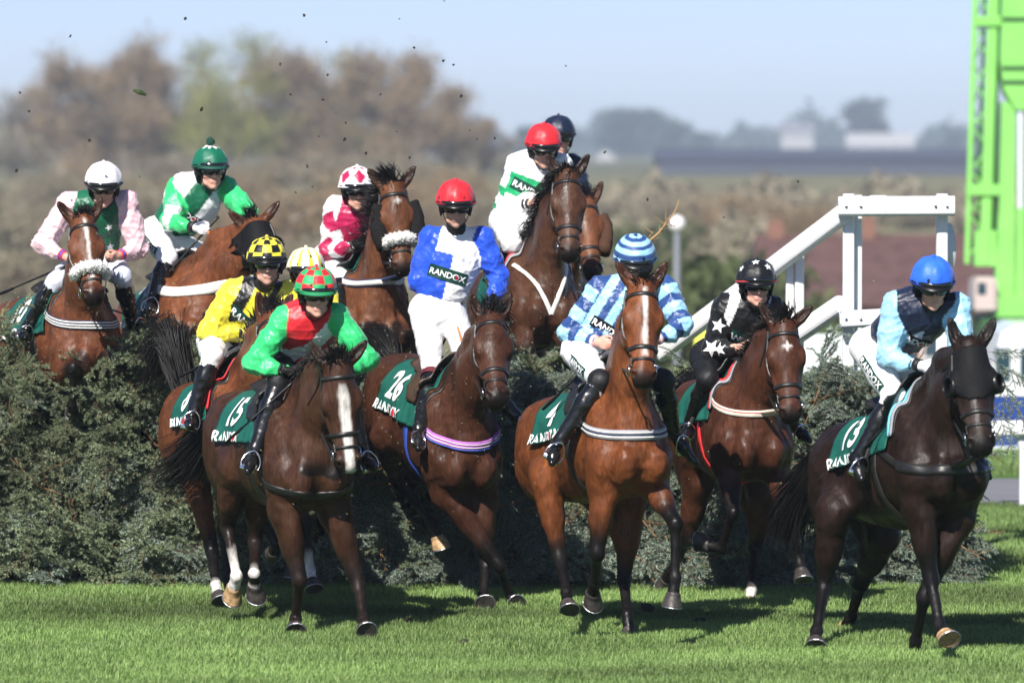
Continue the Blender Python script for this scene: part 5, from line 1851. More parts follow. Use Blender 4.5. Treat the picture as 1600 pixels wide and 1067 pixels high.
# ------------------------------------------------------------------ things beyond the fence on the right
def boxobj(name, lo, hi, mat, par=None, bev=0.0):
    bm = bmesh.new(); bmesh.ops.create_cube(bm, size=1)
    for v in bm.verts:
        v.co = Vector([lo[i] + (hi[i] - lo[i]) * (v.co[i] + .5) for i in range(3)])
    if bev: bmesh.ops.bevel(bm, geom=bm.edges[:], offset=bev, segments=2, affect='EDGES')
    bm.verts.index_update()
    o = obj(name, np.array([tuple(v.co) for v in bm.verts]), [tuple(v.index for v in f.verts) for f in bm.faces], mat, par, None if par is not None else V((lo[0] + hi[0]) / 2, (lo[1] + hi[1]) / 2, lo[2]), None, False)
    bm.free(); return o
Yb = 50.5
a = at(1536, 612, Yb); b = at(1720, 703, Yb)
ban = boxobj('banner_board', (a[0], Yb, 0.02), (b[0], Yb + .05, a[2] - .045), pmat('banner_blue', (0.012, 0.045, 0.22), 0.5, var=.05), None)
tag(ban, 'low dark blue advertising board beyond the running rail', 'banner')
boxobj('white_top_edge', (a[0], Yb - .01, a[2] - .043), (b[0], Yb + .06, a[2]), pmat('banner_white', (.72, .74, .78), .5), ban)
boxobj('white_foot_edge', (a[0], Yb - .01, 0.0), (b[0], Yb + .06, .055), pmat('banner_white', (.72, .74, .78), .5), ban)
# white van
Yv = 69.0; zg = float(terr(Yv)); ppm = FPX / Yv
vx0 = at(1533, 600, Yv)[0]
van = empty('parked_van', (vx0 + 2.4, Yv, zg))
tag(van, 'white van parked behind the blue board at the right edge', 'van')
VW = pmat('van_white', (0.78, 0.79, 0.80), 0.25, 0.5, coat=.6); VG = pmat('van_glass', (0.02, 0.05, 0.07), 0.05, 0.6)
ztop = at(1560, 503, Yv)[2]
prof = [(0.0, zg + .45), (0.0, zg + 1.25), (0.06, ztop - .62), (0.18, ztop - .12), (0.38, ztop), (4.6, ztop), (4.85, ztop - .1), (4.95, zg + .45)]
n = len(prof)
v = [(vx0 + x, Yv - .95, z) for x, z in prof] + [(vx0 + x, Yv + .95, z) for x, z in prof]
f = [tuple(range(n)), tuple(range(2 * n - 1, n - 1, -1))] + [(i, n + i, n + (i + 1) % n, (i + 1) % n) for i in range(n)]
f[0] = tuple(range(n - 1, -1, -1))[::-1]
obj('body', v, f, VW, van, None, None, False)
for i, (xa, xb) in enumerate(((0.10, 0.31), (0.44, 1.1), (1.25, 2.2), (2.35, 3.3))):
    boxobj('window', (vx0 + xa, Yv - .965, ztop - .78), (vx0 + xb, Yv - .945, ztop - .32), VG, van, .004)
for x in (0.85, 3.95):
    for yy in (-.98, .80):
        mb = MB(); c = V(vx0 + x, Yv + yy, zg + .33); mb.tube([c, c + V(0, .18, 0)], .33, 20, V(0, 0, 1)); w = mb.obj('wheel', BLACKPL, van)
        mb = MB(); mb.tube([c - V(0, .01, 0), c + V(0, .02, 0)], .2, 16, V(0, 0, 1)); mb.obj('rim', STEEL, w)
boxobj('side_trim', (vx0 - .02, Yv - .97, zg + .62), (vx0 + 4.96, Yv - .955, zg + .72), BLACKPL, van)
boxobj('bumper', (vx0 - .08, Yv - .93, zg + .32), (vx0 + .02, Yv + .93, zg + .56), BLACKPL, van, .02)
# green crane
Yc = 78.0; gz = float(terr(Yc))
CG = pmat('crane_green', (0.22, 0.56, 0.12), 0.4, 0.5, var=.06, vscale=2); CGD = pmat('crane_dark_green', (0.03, 0.10, 0.03), 0.5)
cx_ = at(1590, 490, Yc)
crane = empty('crane', (cx_[0] + .3, Yc, gz))
tag(crane, 'tall bright green crane mast with lattice jib at the right edge', 'crane')
def cbox(name, x0, y0, x1, y1, dy0, dy1, mat=CG, bev=.01, par=None):
    a = at(x0, y1, Yc); b = at(x1, y0, Yc)
    return boxobj(name, (a[0], Yc + dy0, a[2]), (b[0], Yc + dy1, b[2]), mat, crane if par is None else par, bev)
def cpoly(name, pts, dy0, dy1, mat=CG):
    n_ = len(pts); P0 = [at(x, y, Yc) for x, y in pts]
    v = [q + V(0, dy0, 0) for q in P0] + [q + V(0, dy1, 0) for q in P0]
    f = [tuple(range(n_)), tuple(range(2 * n_ - 1, n_ - 1, -1))] + [(i, n_ + i, n_ + (i + 1) % n_, (i + 1) % n_) for i in range(n_)]
    return obj(name, v, f, mat, crane, None, None, False)
cpoly('mast_head', [(1566, -90), (1561, 95), (1566, 140), (1584, 172), (1612, 172), (1640, 140), (1645, -90)], -.30, .35)
cpoly('mast_column', [(1564, 160), (1560, 330), (1552, 470), (1582, 470), (1585, 160)], -.20, .30)
cpoly('mast_column', [(1600, 160), (1600, 490), (1632, 490), (1632, 160)], -.20, .30)
cpoly('ram_barrel', [(1586, 325), (1584, 480), (1599, 480), (1598, 325)], -.28, -.12)
cbox('hydraulic_ram', 1588, 165, 1596, 335, -.27, -.14, pmat('ram_white', (.70, .74, .78), .3), .02)
for yy_ in (28, 104, 126):
    cbox('joint_band', 1563, yy_, 1643, yy_ + 5, -.33, -.29, CGD, 0)
cbox('slewing_ring', 1548, 462, 1700, 494, -.6, .8)
railpart('jib_chord', at(1526, -80, Yc - .1), at(1511, 412, Yc - .1), .085, .085, crane, CG, up=V(0, 1, 0))
railpart('jib_chord', at(1555, -80, Yc - .1), at(1539, 412, Yc - .1), .17, .12, crane, CG, up=V(0, 1, 0))
railpart('jib_chord', at(1541, -80, Yc + .35), at(1526, 412, Yc + .35), .06, .06, crane, CG, up=V(0, 1, 0))
railpart('jib_chord', at(1562, -80, Yc + .35), at(1551, 412, Yc + .35), .06, .06, crane, CG, up=V(0, 1, 0))
cbox('jib_cross_beam', 1512, 288, 1562, 306, -.2, .4)
cbox('jib_cross_beam', 1522, 26, 1562, 42, -.2, .4)
cbox('jib_foot', 1522, 360, 1556, 416, -.15, .3)
for k in range(13):
    y0 = -40 + 34 * k; x0_ = 1526 - 15 * (y0 + 40) / 452; x1_ = x0_ + 28
    railpart('lattice_bar', at(x0_ if k % 2 else x1_, y0, Yc - .1), at(x1_ if k % 2 else x0_, y0 + 34, Yc - .1), .028, .028, crane, CG, up=V(0, 1, 0))
    railpart('lattice_bar', at(x0_ + 14 if k % 2 else x0_, y0, Yc + .35), at(x0_ if k % 2 else x0_ + 14, y0 + 34, Yc - .05), .024, .024, crane, CG, up=V(0, 1, 0))
cbox('cab', 1517, 432, 1552, 486, -.7, .4, pmat('cab_beige', (.50, .42, .38), .5), .04)
cbox('cab_window', 1521, 440, 1534, 458, -.71, -.695, VG, 0)
cbox('counter_box', 1482, 466, 1512, 502, -.3, .5, pmat('crate_blue', (.08, .33, .55), .5), .02)
mb = MB()
for xx in (-.3, 1.2):
    mb.box((cx_[0] + xx - .35, Yc - 1, gz), (cx_[0] + xx + .35, Yc + 1, at(1560, 495, Yc)[2]))
mb.obj('track_base', CGD, crane)

# ------------------------------------------------------------------ brick building and far buildings
def gable_house(name, label, x0, x1, Y0, dep, z0, eave, ridge, wallm, roofm, cat='house', group=None, chim=(), wins=0, along='x'):
    h = empty(name, ((x0 + x1) / 2, Y0, z0)); tag(h, label, cat, group)
    boxobj('wall', (x0, Y0, z0), (x1, Y0 + dep, eave), wallm, h)
    o = 0.25
    mb = MB()
    if along == 'x':
        ym = Y0 + dep / 2
        mb.add([(x0 - o, Y0 - o, eave - .08), (x1 + o, Y0 - o, eave - .08), (x1 + o, ym, ridge), (x0 - o, ym, ridge), (x0 - o, Y0 + dep + o, eave - .08), (x1 + o, Y0 + dep + o, eave - .08)], [(0, 1, 2, 3), (3, 2, 5, 4), (0, 3, 4), (1, 5, 2), (0, 4, 5, 1)])
    else:
        xm = (x0 + x1) / 2
        mb.add([(x0 - o, Y0 - o, eave - .08), (x0 - o, Y0 + dep + o, eave - .08), (xm, Y0 + dep + o, ridge), (xm, Y0 - o, ridge), (x1 + o, Y0 - o, eave - .08), (x1 + o, Y0 + dep + o, eave - .08)], [(3, 2, 1, 0), (4, 5, 2, 3), (0, 4, 3), (1, 2, 5), (0, 1, 5, 4)])
    rf_ = mb.obj('roof', roofm, h)
    for cxp, zt in chim:
        boxobj('chimney', (cxp - .24, Y0 + dep / 2 - .3, ridge - .8), (cxp + .24, Y0 + dep / 2 + .3, zt), pmat('chimney_brick', (.19, .095, .065), .85, var=.2), rf_)
    for k in range(wins):
        xw = x0 + (x1 - x0) * (k + .5) / wins; w = min(.6, (x1 - x0) / wins * .25)
        fr0 = boxobj('window', (xw - w, Y0 - .04, eave - 1.7), (xw + w, Y0 - .002, eave - .5), WHITEPRINT, h)
        boxobj('pane', (xw - w + .08, Y0 - .06, eave - 1.62), (xw + w - .08, Y0 - .042, eave - .58), VG, fr0)
    return h
BRICK = pmat('brown_brick', (.22, .10, .07), .85, var=.2, vscale=3); REDROOF = pmat('red_brown_tiles', (.085, .043, .038), .8, var=.25, vscale=2)
WHITEWALL = pmat('white_render', (.34, .34, .34), .8); SLATE = pmat('slate_roof', (.16, .16, .18), .7); DKSHED = pmat('dark_shed', (.050, .060, .090), .7)
Yq = 150.0; zt_ = float(terr(Yq))
xa, xb = at(1205, 0, Yq)[0], at(1640, 0, Yq)[0]
gable_house('brick_stable', 'long low building with red brown tiled roof behind the white rails', xa, xb, Yq, 9.0, zt_, at(0, 474, Yq)[2] , at(0, 366, Yq + 4.5)[2], BRICK, REDROOF, 'building', None, ((at(1372, 0, Yq)[0], at(0, 338, Yq + 4.5)[2]), (at(1225, 0, Yq)[0], at(0, 345, Yq + 4.5)[2])), 6)
def fh(nm, lab, px0, px1, Yh, pe, pr, w, r, along='x', wins=3, cat='house', dep=9.0):
    z0 = float(terr(Yh)) - .3
    return gable_house(nm, lab, at(px0, 0, Yh)[0], at(px1, 0, Yh)[0], Yh, dep, z0, at(0, pe, Yh)[2], at(0, pr, Yh + dep / 2)[2], w, r, cat, None, (), wins, along)
fh('long_shed', 'long dark blue shed stretching across the horizon on the right', 1030, 1530, 560, 250, 233, DKSHED, DKSHED, 'x', 0, 'shed', 20)
fh('white_gable_house', 'small white gabled house in the haze right of the highest horse', 925, 968, 1100, 256, 234, WHITEWALL, WHITEWALL, 'y', 2)
fh('white_house', 'distant white house with pale roof left of the dark conical tree', 1222, 1272, 1700, 208, 194, WHITEWALL, SLATE)
fh('pale_hall', 'long pale hall below the dark conical tree on the horizon', 1325, 1430, 1700, 226, 209, WHITEWALL, WHITEWALL, 'x', 5, 'building', 16)
fh('pink_house', 'small pinkish house in the middle distance below the long shed', 1190, 1222, 900, 270, 254, pmat('pink_render', (.45, .32, .30), .8), SLATE)
# globe lamp
Yl = 105.0; zl = float(terr(Yl))
lp = empty('globe_lamp', (at(1058, 0, Yl)[0], Yl, zl)); tag(lp, 'white globe lamp on a slim post behind the striped jockey', 'lamp')
mb = MB(); c = at(1058, 350, Yl)
mb.tube([V(c[0], Yl, zl), V(c[0], Yl, c[2] - .1)], [.09, .06], 10); mb.obj('lamp_post', pmat('grey_post', (.22, .24, .27), .5), lp)
vv = []; ff = []
for i in range(9):
    for k in range(14):
        th = math.pi * i / 8; ph = 2 * math.pi * k / 14; vv.append(c + V(math.sin(th) * math.cos(ph), math.sin(th) * math.sin(ph), math.cos(th)) * .17)
for i in range(8):
    for k in range(14): ff.append((i * 14 + k, (i + 1) * 14 + k, (i + 1) * 14 + (k + 1) % 14, i * 14 + (k + 1) % 14))
obj('lamp_globe', vv, ff, WHITEPRINT, lp)
# yellow hoarding seen through the rail
ya = at(1085, 508, 60); yb = at(1135, 545, 60)
yh_ = boxobj('yellow_hoarding', (ya[0], 60, yb[2]), (yb[0], 60.05, ya[2]), pmat('hoarding_yellow', (.75, .72, .10), .5), None)
boxobj('hoarding_foot', (ya[0] + .03, 60.0, float(terr(60)) - .05), (ya[0] + .08, 60.05, yb[2]), RAILW, yh_)
tag(yh_, 'yellow hoarding seen between the fence top and the sloping rail', 'hoarding')
wb = boxobj('white_barrier', (at(1120, 0, 58)[0], 58, float(terr(58))), (at(1370, 0, 58)[0], 58.06, at(0, 522, 58)[2]), pmat('barrier_grey', (.62, .65, .66), .6), None)
tag(wb, 'pale grey barrier standing low behind the white rails', 'barrier')

# ------------------------------------------------------------------ trees
def tree_mesh(seed, h, w, bare=True, n=2600, lobes=7, leaf=.5):
    """trunk with limbs, and a crown of twig or leaf sized faces gathered in clumps along the limbs"""
    rr = np.random.default_rng(seed)
    tr = MB(); tips = []
    top = V(rr.normal() * .03 * h, rr.normal() * .03 * h, h * .80)
    tk = spline([V(0, 0, -.3), V(rr.normal() * .02 * h, 0, h * .3), top], 5)
    tr.tube(tk, [0.030 * h * (1 - .85 * i / (len(tk) - 1)) for i in range(len(tk))], 7)
    for i in range(lobes + 6):
        t = rr.uniform(.25, 1.0); b = tk[int(t * (len(tk) - 1))]
        a = rr.uniform(0, 6.283); out = w * .5 * rr.uniform(.45, 1.0) * (1.15 - .45 * t); rise = h * rr.uniform(.08, .26)
        e = b + V(math.cos(a) * out, math.sin(a) * out, rise)
        m = (b + e) / 2 + V(0, 0, -.03 * h)
        pts = spline([b, m, e], 4)
        tr.tube(pts, [.013 * h * (1 - .8 * k / (len(pts) - 1)) for k in range(len(pts))], 5)
        for k in range(3):
            d = nrm(rr.normal(size=3) + V(0, 0, .5)) * h * rr.uniform(.07, .14); q = pts[rr.integers(3, len(pts))]
            tr.tube([q, q + d * .5 + V(0, 0, .01 * h), q + d], [.005 * h, .003 * h, .0015 * h], 4)
            tips.append(q + d)
        tips.append(e)
    tips.append(tk[-1] + V(0, 0, h * .10)); tips.append(tk[-1])
    tips = np.array(tips)
    v = []; f = []
    for i in range(n):
        c = tips[rr.integers(0, len(tips))]
        p = c + rr.normal(size=3) * V(.075 * w + .02 * h, .075 * w + .02 * h, .055 * h)
        d = nrm(rr.normal(size=3) + (V(0, 0, .7) if bare else 0)); s = nrm(np.cross(d, rr.normal(size=3)))
        L = leaf * rr.uniform(.6, 1.4); wd = L * (.13 if bare else .55)
        b = len(v)
        if bare: v += [p - s * wd * .5, p + s * wd * .5, p + d * L]; f.append((b, b + 1, b + 2))
        else: v += [p - s * wd * .5, p + d * L * .5, p + s * wd * .5, p - d * L * .5]; f += [(b, b + 1, b + 2), (b, b + 2, b + 3)]
    return (np.array(tr.v), tr.f), (np.array(v), np.array(f))
def make_tree(name, seed, h, w, barkm, crownm, **kw):
    (tv_, tf_), (cv, cf) = tree_mesh(seed, h, w, **kw)
    e = empty(name, (0, 0, 0))
    obj('trunk', tv_, tf_, barkm, e); obj('crown', cv, cf, crownm, e, None, None, False)
    return e
def copy_tree(src):
    r = src.copy(); COL.objects.link(r)
    for ch in list(src.children):
        c = ch.copy(); COL.objects.link(c); c.parent = r
    return r
BARK = pmat('grey_bark', (.14, .11, .09), .9, var=.3); BARKP = pmat('pale_bark', (.42, .36, .31), .85, var=.3)
TWB = leafmat('brown_twigs', (.185, .130, .072), (.31, .23, .135), None, .85, .1, .15)
TWG = leafmat('budding_twigs', (.17, .17, .045), (.29, .29, .08), None, .8, .1, .25)
TWD = leafmat('grey_twigs', (.17, .145, .10), (.27, .24, .17), None, .85, .1, .1)
EVG = leafmat('evergreen_leaves', (.018, .036, .028), (.045, .075, .055), None, .7, .2, .1)
BUSH = leafmat('bush_leaves', (.055, .075, .025), (.10, .125, .05), None, .7, .2, .2)
protoT = [make_tree('bare_tree', 201, 12, 8.5, BARKP, TWB, n=5200, leaf=.9), make_tree('bare_tree', 202, 12, 9.5, BARK, TWB, n=5200, leaf=.9), make_tree('budding_tree', 203, 12, 9, BARKP, TWG, n=5000, leaf=.8), make_tree('bare_tree', 204, 12, 7.5, BARKP, TWD, n=4200, leaf=.9)]
used = [0] * 4
ordn = ['first', 'second', 'third', 'fourth', 'fifth', 'sixth', 'seventh', 'eighth', 'ninth', 'tenth', 'eleventh', 'twelfth', 'thirteenth', 'fourteenth', 'fifteenth', 'sixteenth', 'seventeenth', 'eighteenth', 'nineteenth', 'twentieth', 'twenty first', 'twenty second', 'twenty third', 'twenty fourth']
def put_tree(pr, idx, px, ptop, Yt, label, group, wide=1.0, cat='tree', hb=12.0, sink=0.0, rz=None):
    t = pr[idx] if not used_by.get(id(pr), {}).get(idx) else copy_tree(pr[idx])
    used_by.setdefault(id(pr), {})[idx] = True
    g = float(terr(Yt)) - sink
    ht = at(px, ptop, Yt)[2] - g
    s = ht / hb
    t.location = (at(px, 230, Yt)[0], Yt, g); t.scale = (s * wide, s * wide, s); t.rotation_euler = (0, 0, rz if rz is not None else px * 1.7)
    tag(t, label, cat, group)
    return t
used_by = {}
rowT = [(-25, 160, 470, 3, .9), (35, 150, 480, 3, 1.0), (95, 98, 500, 0, 1.0), (150, 105, 520, 1, 1.0), (200, 74, 505, 0, .95), (255, 98, 520, 1, 1.0), (318, 84, 510, 2, 1.0), (372, 72, 500, 2, 1.05), (430, 92, 515, 1, 1.0), (490, 94, 505, 0, 1.0), (545, 100, 520, 2, .95), (596, 88, 505, 1, 1.05), (655, 100, 500, 0, 1.0), (700, 140, 515, 1, 1.0), (752, 190, 525, 1, 1.1), (800, 215, 540, 3, 1.2), (70, 140, 560, 1, 1.1), (225, 120, 570, 1, 1.2), (345, 118, 570, 2, 1.2), (460, 125, 570, 0, 1.2), (520, 128, 575, 1, 1.2), (625, 128, 570, 0, 1.2)]
for i, (px, pt_, Yt, k, wd) in enumerate(sorted(rowT)):
    nm = ['pale barked brown tree', 'brown bare tree', 'yellow green budding tree', 'thin grey bare tree'][k]
    put_tree(protoT, k, px, pt_, Yt, '%s, %s from the left in the tall row' % (nm, ordn[i]), 'trees in the row on the left horizon', wd)
protoS = [make_tree('bare_shrub', 301, 6, 7.5, BARK, TWD, n=4600, leaf=.55, lobes=9), make_tree('bare_shrub', 302, 6, 8, BARKP, TWB, n=4600, leaf=.55, lobes=9), make_tree('green_bush', 303, 6, 8, BARK, BUSH, bare=False, n=3200, leaf=.45, lobes=9)]
rowS = [(-20, 300, 240, 0, 1.3), (60, 270, 300, 0, 1.3), (110, 330, 200, 0, 1.4), (150, 255, 330, 1, 1.3), (215, 300, 230, 0, 1.4), (260, 240, 340, 0, 1.3), (330, 270, 300, 1, 1.3), (400, 250, 320, 0, 1.3), (455, 300, 230, 1, 1.4), (520, 245, 330, 0, 1.3), (590, 270, 290, 1, 1.3), (650, 250, 320, 0, 1.3), (715, 265, 310, 1, 1.4), (770, 300, 260, 0, 1.4), (230, 380, 150, 0, 1.4), (20, 390, 150, 0, 1.4), (470, 380, 160, 0, 1.4), (740, 370, 170, 0, 1.4)]
for i, (px, pt_, Yt, k, wd) in enumerate(rowS):
    put_tree(protoS, k, px, pt_, Yt, '%s in front of the tall trees, %s planted one of the scrub belt' % (['grey leafless shrub', 'brown leafless shrub', 'green bush'][k], ordn[i]), 'shrubs below the tall trees', wd, 'shrub', 6.0, .3)
rowB = [(1112, 385, 110, 2, 1.0, 'olive green bush behind the jockey in stars'), (1165, 400, 120, 2, 1.0, 'green bush left of the red roofed building'), (960, 315, 330, 0, 1.8, 'grey scrub to the right of the highest horse'), (1040, 312, 300, 0, 1.9, 'grey scrub below the long shed left end'), (1130, 312, 320, 0, 1.9, 'grey scrub below the long shed'), (1290, 312, 330, 0, 1.9, 'grey scrub beyond the white top rail'), (1420, 310, 330, 0, 1.9, 'grey scrub beyond the end of the top rail'), (1200, 310, 260, 1, 1.7, 'brown scrub at the left of the red roof'), (985, 345, 200, 2, 1.6, 'green scrub left of the globe lamp'), (1300, 490, 70, 2, 1.4, 'dark green bush behind the lower rails'), (1000, 400, 140, 0, 1.5, 'grey scrub above the striped jockey'), (905, 420, 140, 0, 1.5, 'grey scrub behind the rising horses')]
for (px, pt_, Yt, k, wd, lb) in rowB:
    put_tree(protoS, k, px, pt_, Yt, lb, None, wd, 'bush', 6.0, .3)
protoE = [make_tree('evergreen_tree', 401, 10, 8, BARK, EVG, bare=False, n=3600, leaf=.9, lobes=10)]
rowE = [(965, 168, 1700, 1.1, 'dark round tree, left one of the hazy group'), (1010, 168, 1750, 1.1, 'dark round tree, middle one of the hazy group'), (1050, 190, 1680, 1.1, 'dark lower tree, right one of the hazy group'), (1352, 151, 1850, 1.0, 'dark conical tree standing alone above the pale hall'), (1095, 205, 1700, 1.2, 'low dark tree right of the hazy group'), (830, 196, 1400, 1.2, 'dark hazy tree behind the red caps'), (1490, 205, 1800, 1.2, 'dark tree beside the crane on the horizon')]
for (px, pt_, Yt, wd, lb) in rowE:
    put_tree(protoE, 0, px, pt_, Yt, lb, 'dark trees on the hazy horizon', wd, 'tree', 10.4)
rr = np.random.default_rng(9); v = []; f = []
for i in range(17000):
    Yt = rr.uniform(2100, 2700); px = rr.uniform(650, 1650) if i < 9000 else (rr.uniform(1650, 2900) if i % 3 else rr.uniform(-900, 650))
    hgt = 14 + 4.5 * math.sin(px * .021) + 3.0 * math.sin(px * .06 + 1) + 1.8 * math.sin(px * .17)
    z = abs(rr.normal()) * .5 * hgt
    if z > hgt: z = rr.uniform(0, hgt)
    p = V(at(px, 230, Yt)[0], Yt, float(terr(Yt)) + z); d = nrm(rr.normal(size=3)) * rr.uniform(1.4, 2.8); s = nrm(np.cross(d, rr.normal(size=3))) * rr.uniform(1.0, 2.0)
    b = len(v); v += [p - s, p + d, p + s, p - d]; f += [(b, b + 1, b + 2), (b, b + 2, b + 3)]
tag(obj('far_wood', np.array(v), np.array(f), EVG, None, V(0, 2400, 0), None, False), 'low far wood fading into the haze along the horizon', 'wood', None, 'stuff')

def hedgerow(name, label, px0, px1, Y0, Y1, h, n, mat, sz):
    rr = np.random.default_rng(int(px0 + Y0)); v = []; f = []
    for i in range(n):
        Yt = rr.uniform(Y0, Y1); px = rr.uniform(px0, px1)
        hg = h * (.65 + .25 * math.sin(px * .035 + Y0) + .15 * math.sin(px * .11 + 2))
        p = V(at(px, 230, Yt)[0], Yt, float(terr(Yt)) + hg * rr.uniform(0, 1) ** .8); d = nrm(rr.normal(size=3)) * sz * rr.uniform(.6, 1.3); s = nrm(np.cross(d, rr.normal(size=3))) * sz * .6
        b = len(v); v += [p - s, p + d, p + s, p - d]; f += [(b, b + 1, b + 2), (b, b + 2, b + 3)]
    tag(obj(name, np.array(v), np.array(f), mat, None, V(at((px0 + px1) / 2, 230, Y0)[0], (Y0 + Y1) / 2, float(terr(Y0))), None, False), label, 'hedgerow', None, 'stuff')
hedgerow('hedgerow', 'brown hedgerow across the field below the long dark shed', 790, 2700, 330, 380, 2.5, 8640, TWD, .5)
hedgerow('hedgerow', 'grey hedgerow beyond the red roofed building', 780, 2700, 225, 260, 3.4, 7680, TWD, .4)

# ------------------------------------------------------------------ haze
hz = bpy.data.materials.new('haze_air'); hz.use_nodes = True
hn = hz.node_tree; hn.nodes.clear()
ho_ = hn.nodes.new('ShaderNodeOutputMaterial'); hv = hn.nodes.new('ShaderNodeVolumePrincipled')
hv.inputs['Density'].default_value = HAZE; hv.inputs['Color'].default_value = (0.74, 0.86, 1.0, 1); hv.inputs['Anisotropy'].default_value = 0.0
hn.links.new(hv.outputs[0], ho_.inputs['Volume'])
hb_ = boxobj('haze', (-1350, -40, -5.5), (1350, 3300, 34), hz)
tag(hb_, None, None, None, 'stuff')

# ------------------------------------------------------------------ flying turf, needles, broken branch
SOIL = pmat('turf_soil', (.030, .024, .016), .9, var=.3, bump=1, bscale=60)
def clod_mesh(seed):
    rr = np.random.default_rng(seed); bm = bmesh.new(); bmesh.ops.create_icosphere(bm, subdivisions=1, radius=1)
    for v in bm.verts: v.co *= rr.uniform(.5, 1.3)
    bm.verts.index_update()
    me = new_mesh('turf_clod', np.array([tuple(v.co) for v in bm.verts]), np.array([[v.index for v in f.verts] for f in bm.faces]), SOIL); bm.free(); return me
CLM = [clod_mesh(s) for s in range(4)]
rr = np.random.default_rng(31)
spec_px = [(694, 2), (624, 30), (475, 24), (510, 66), (512, 118), (438, 101), (709, 102), (693, 95), (647, 75), (315, 171), (31, 145), (45, 174), (26, 267), (110, 57), (745, 218), (734, 204), (572, 240), (538, 218), (540, 192), (620, 206), (884, 103), (945, 238), (1131, 340), (1247, 284), (498, 213), (480, 260), (462, 301), (640, 247), (290, 30), (454, 148), (505, 156), (595, 148), (140, 220), (218, 276), (720, 150), (773, 216), (488, 292), (1012, 312)]
CLOD_REF = [(159, 253, 'white cap at far left'), (330, 224, 'green pompom cap'), (556, 261, 'maroon diamond cap'), (710, 281, 'red cap of the number 26 rider'), (849, 195, 'red cap highest over the fence'), (992, 368, 'hooped blue cap'), (1182, 406, 'starred black cap')]
cnt_ = {}
for i, (px, py) in enumerate(spec_px):
    o = bpy.data.objects.new('turf_clod', CLM[i % 4]); COL.objects.link(o)
    o.location = at(px, py, rr.uniform(33.5, 36.5)); r = rr.uniform(.006, .013); o.scale = (r * 1.3, r, r); o.rotation_euler = tuple(rr.uniform(0, 6, 3))
    near_ = min(CLOD_REF, key=lambda q: math.hypot(q[0] - px, q[1] - py))
    side_ = ('left of' if px < near_[0] - abs(py - near_[1]) else 'right of' if px > near_[0] + abs(py - near_[1]) else 'above' if py < near_[1] else 'below')
    dist_ = int(math.hypot(near_[0] - px, near_[1] - py)); cnt_[(near_[2], side_)] = cnt_.get((near_[2], side_), 0) + 1
    tag(o, '%s dark clod of turf flying %s the %s' % (ordn[cnt_[(near_[2], side_)] - 1], side_, near_[2]), 'turf clod', 'clods of turf in the air')
mb = MB(); p = at(218, 144, 35); mb.tube([p + V(-.045, 0, .012), p, p + V(.045, .02, -.02)], [(.004, .008), (.012, .02), (.006, .010)], 8)
tag(mb.obj('turf_clod', pmat('green_divot', (.03, .05, .012), .9), None, p), 'larger green tuft of torn turf in the sky above the pompom jockey', 'turf clod', 'clods of turf in the air')
mb = MB(); pts = [at(1012, 378, 35.6), at(1028, 365, 35.6), at(1040, 350, 35.6), at(1055, 330, 35.6), at(1061, 312, 35.6)]
mb.tube(spline(pts, 4), [.009 - .0003 * k for k in range(17)], 6)
for i in range(16):
    q = pts[rr.integers(0, 3)] + rr.normal(size=3) * .02; d = nrm(rr.normal(size=3) + V(.2, 0, .3)) * rr.uniform(.05, .11)
    mb.tube([q, q + d], [.004, .0015], 4)
tag(mb.obj('flying_branch', pmat('straw_bark', (.36, .22, .10), .8), None, pts[1]), 'broken brown spruce branch flying above the hooped cap', 'branch')
v = []; f = []
for i in range(2900):
    px = rr.normal() * 150 + 120 if rr.uniform() < .5 else rr.normal() * 300 + 680
    py = rr.normal() * 105 + (520 if px < 380 else 600)
    p = at(px, py, rr.uniform(34.2, 35.6) if px < 380 else rr.uniform(30.2, 35.0))
    if p[2] < .05: continue
    d = nrm(rr.normal(size=3)) * rr.uniform(.006, .014); s = nrm(np.cross(d, rr.normal(size=3))) * .0022
    b = len(v); v += [p - s, p + s, p + d]; f.append((b, b + 1, b + 2))
tag(obj('flying_needles', np.array(v), np.array(f), leafmat('loose_needles', (.14, .15, .07), (.45, .43, .30), None, .6, .3, .2), None, V(-3, 35, 0), None, False), 'spray of knocked off spruce needles in the air', 'needles', None, 'stuff')
bm = clod_mesh(77); o = bpy.data.objects.new('divot', bm); COL.objects.link(o); o.location = at(1010, 948, 32.4); o.scale = (.06, .04, .03); o.rotation_euler = (.4, .3, .2)
tag(o, 'brown divot kicked up beside the bright bay horse hoof', 'divot')

v = []; f = []
for i in range(1500):
    x = rr.uniform(-4.4, 4.2); y = 35.0 - abs(rr.normal()) * 1.6
    if y < 28: continue
    p = V(x, y, rr.uniform(.02, .05)); d = nrm(V(rr.normal(), rr.normal(), rr.normal() * .25)) * rr.uniform(.010, .045); s = nrm(np.cross(d, V(0, 0, 1))) * .0028
    b = len(v); v += [p - s, p + s, p + d]; f.append((b, b + 1, b + 2))
tag(obj('fallen_needles', np.array(v), np.array(f), leafmat('fallen_needles', (.14, .11, .05), (.32, .25, .13), None, .8, .2, .1), None, V(0, 34, 0), None, False), 'spruce needles and bits of twig strewn on the turf below the fence', 'needles', None, 'stuff')
for k, (px, py, Yk) in enumerate(((1345, 946, 33.6), (640, 975, 32.0), (245, 962, 33.0), (1090, 975, 32.3), (720, 1010, 31.0))):
    o = bpy.data.objects.new('divot', CLM[k % 4]); COL.objects.link(o); q = at(px, py, 32); gy = ground_y(py)
    o.location = (at(px, py, gy)[0], gy, .025); o.scale = (.07, .05, .022); o.rotation_euler = (.1, .2, k)
    tag(o, 'torn up divot of dark soil lying on the turf, %s' % ['near the leading black horse', 'below horse number 26', 'left of the yellow jockey horse', 'below the jockey in stars', 'in the foreground centre'][k], 'divot')
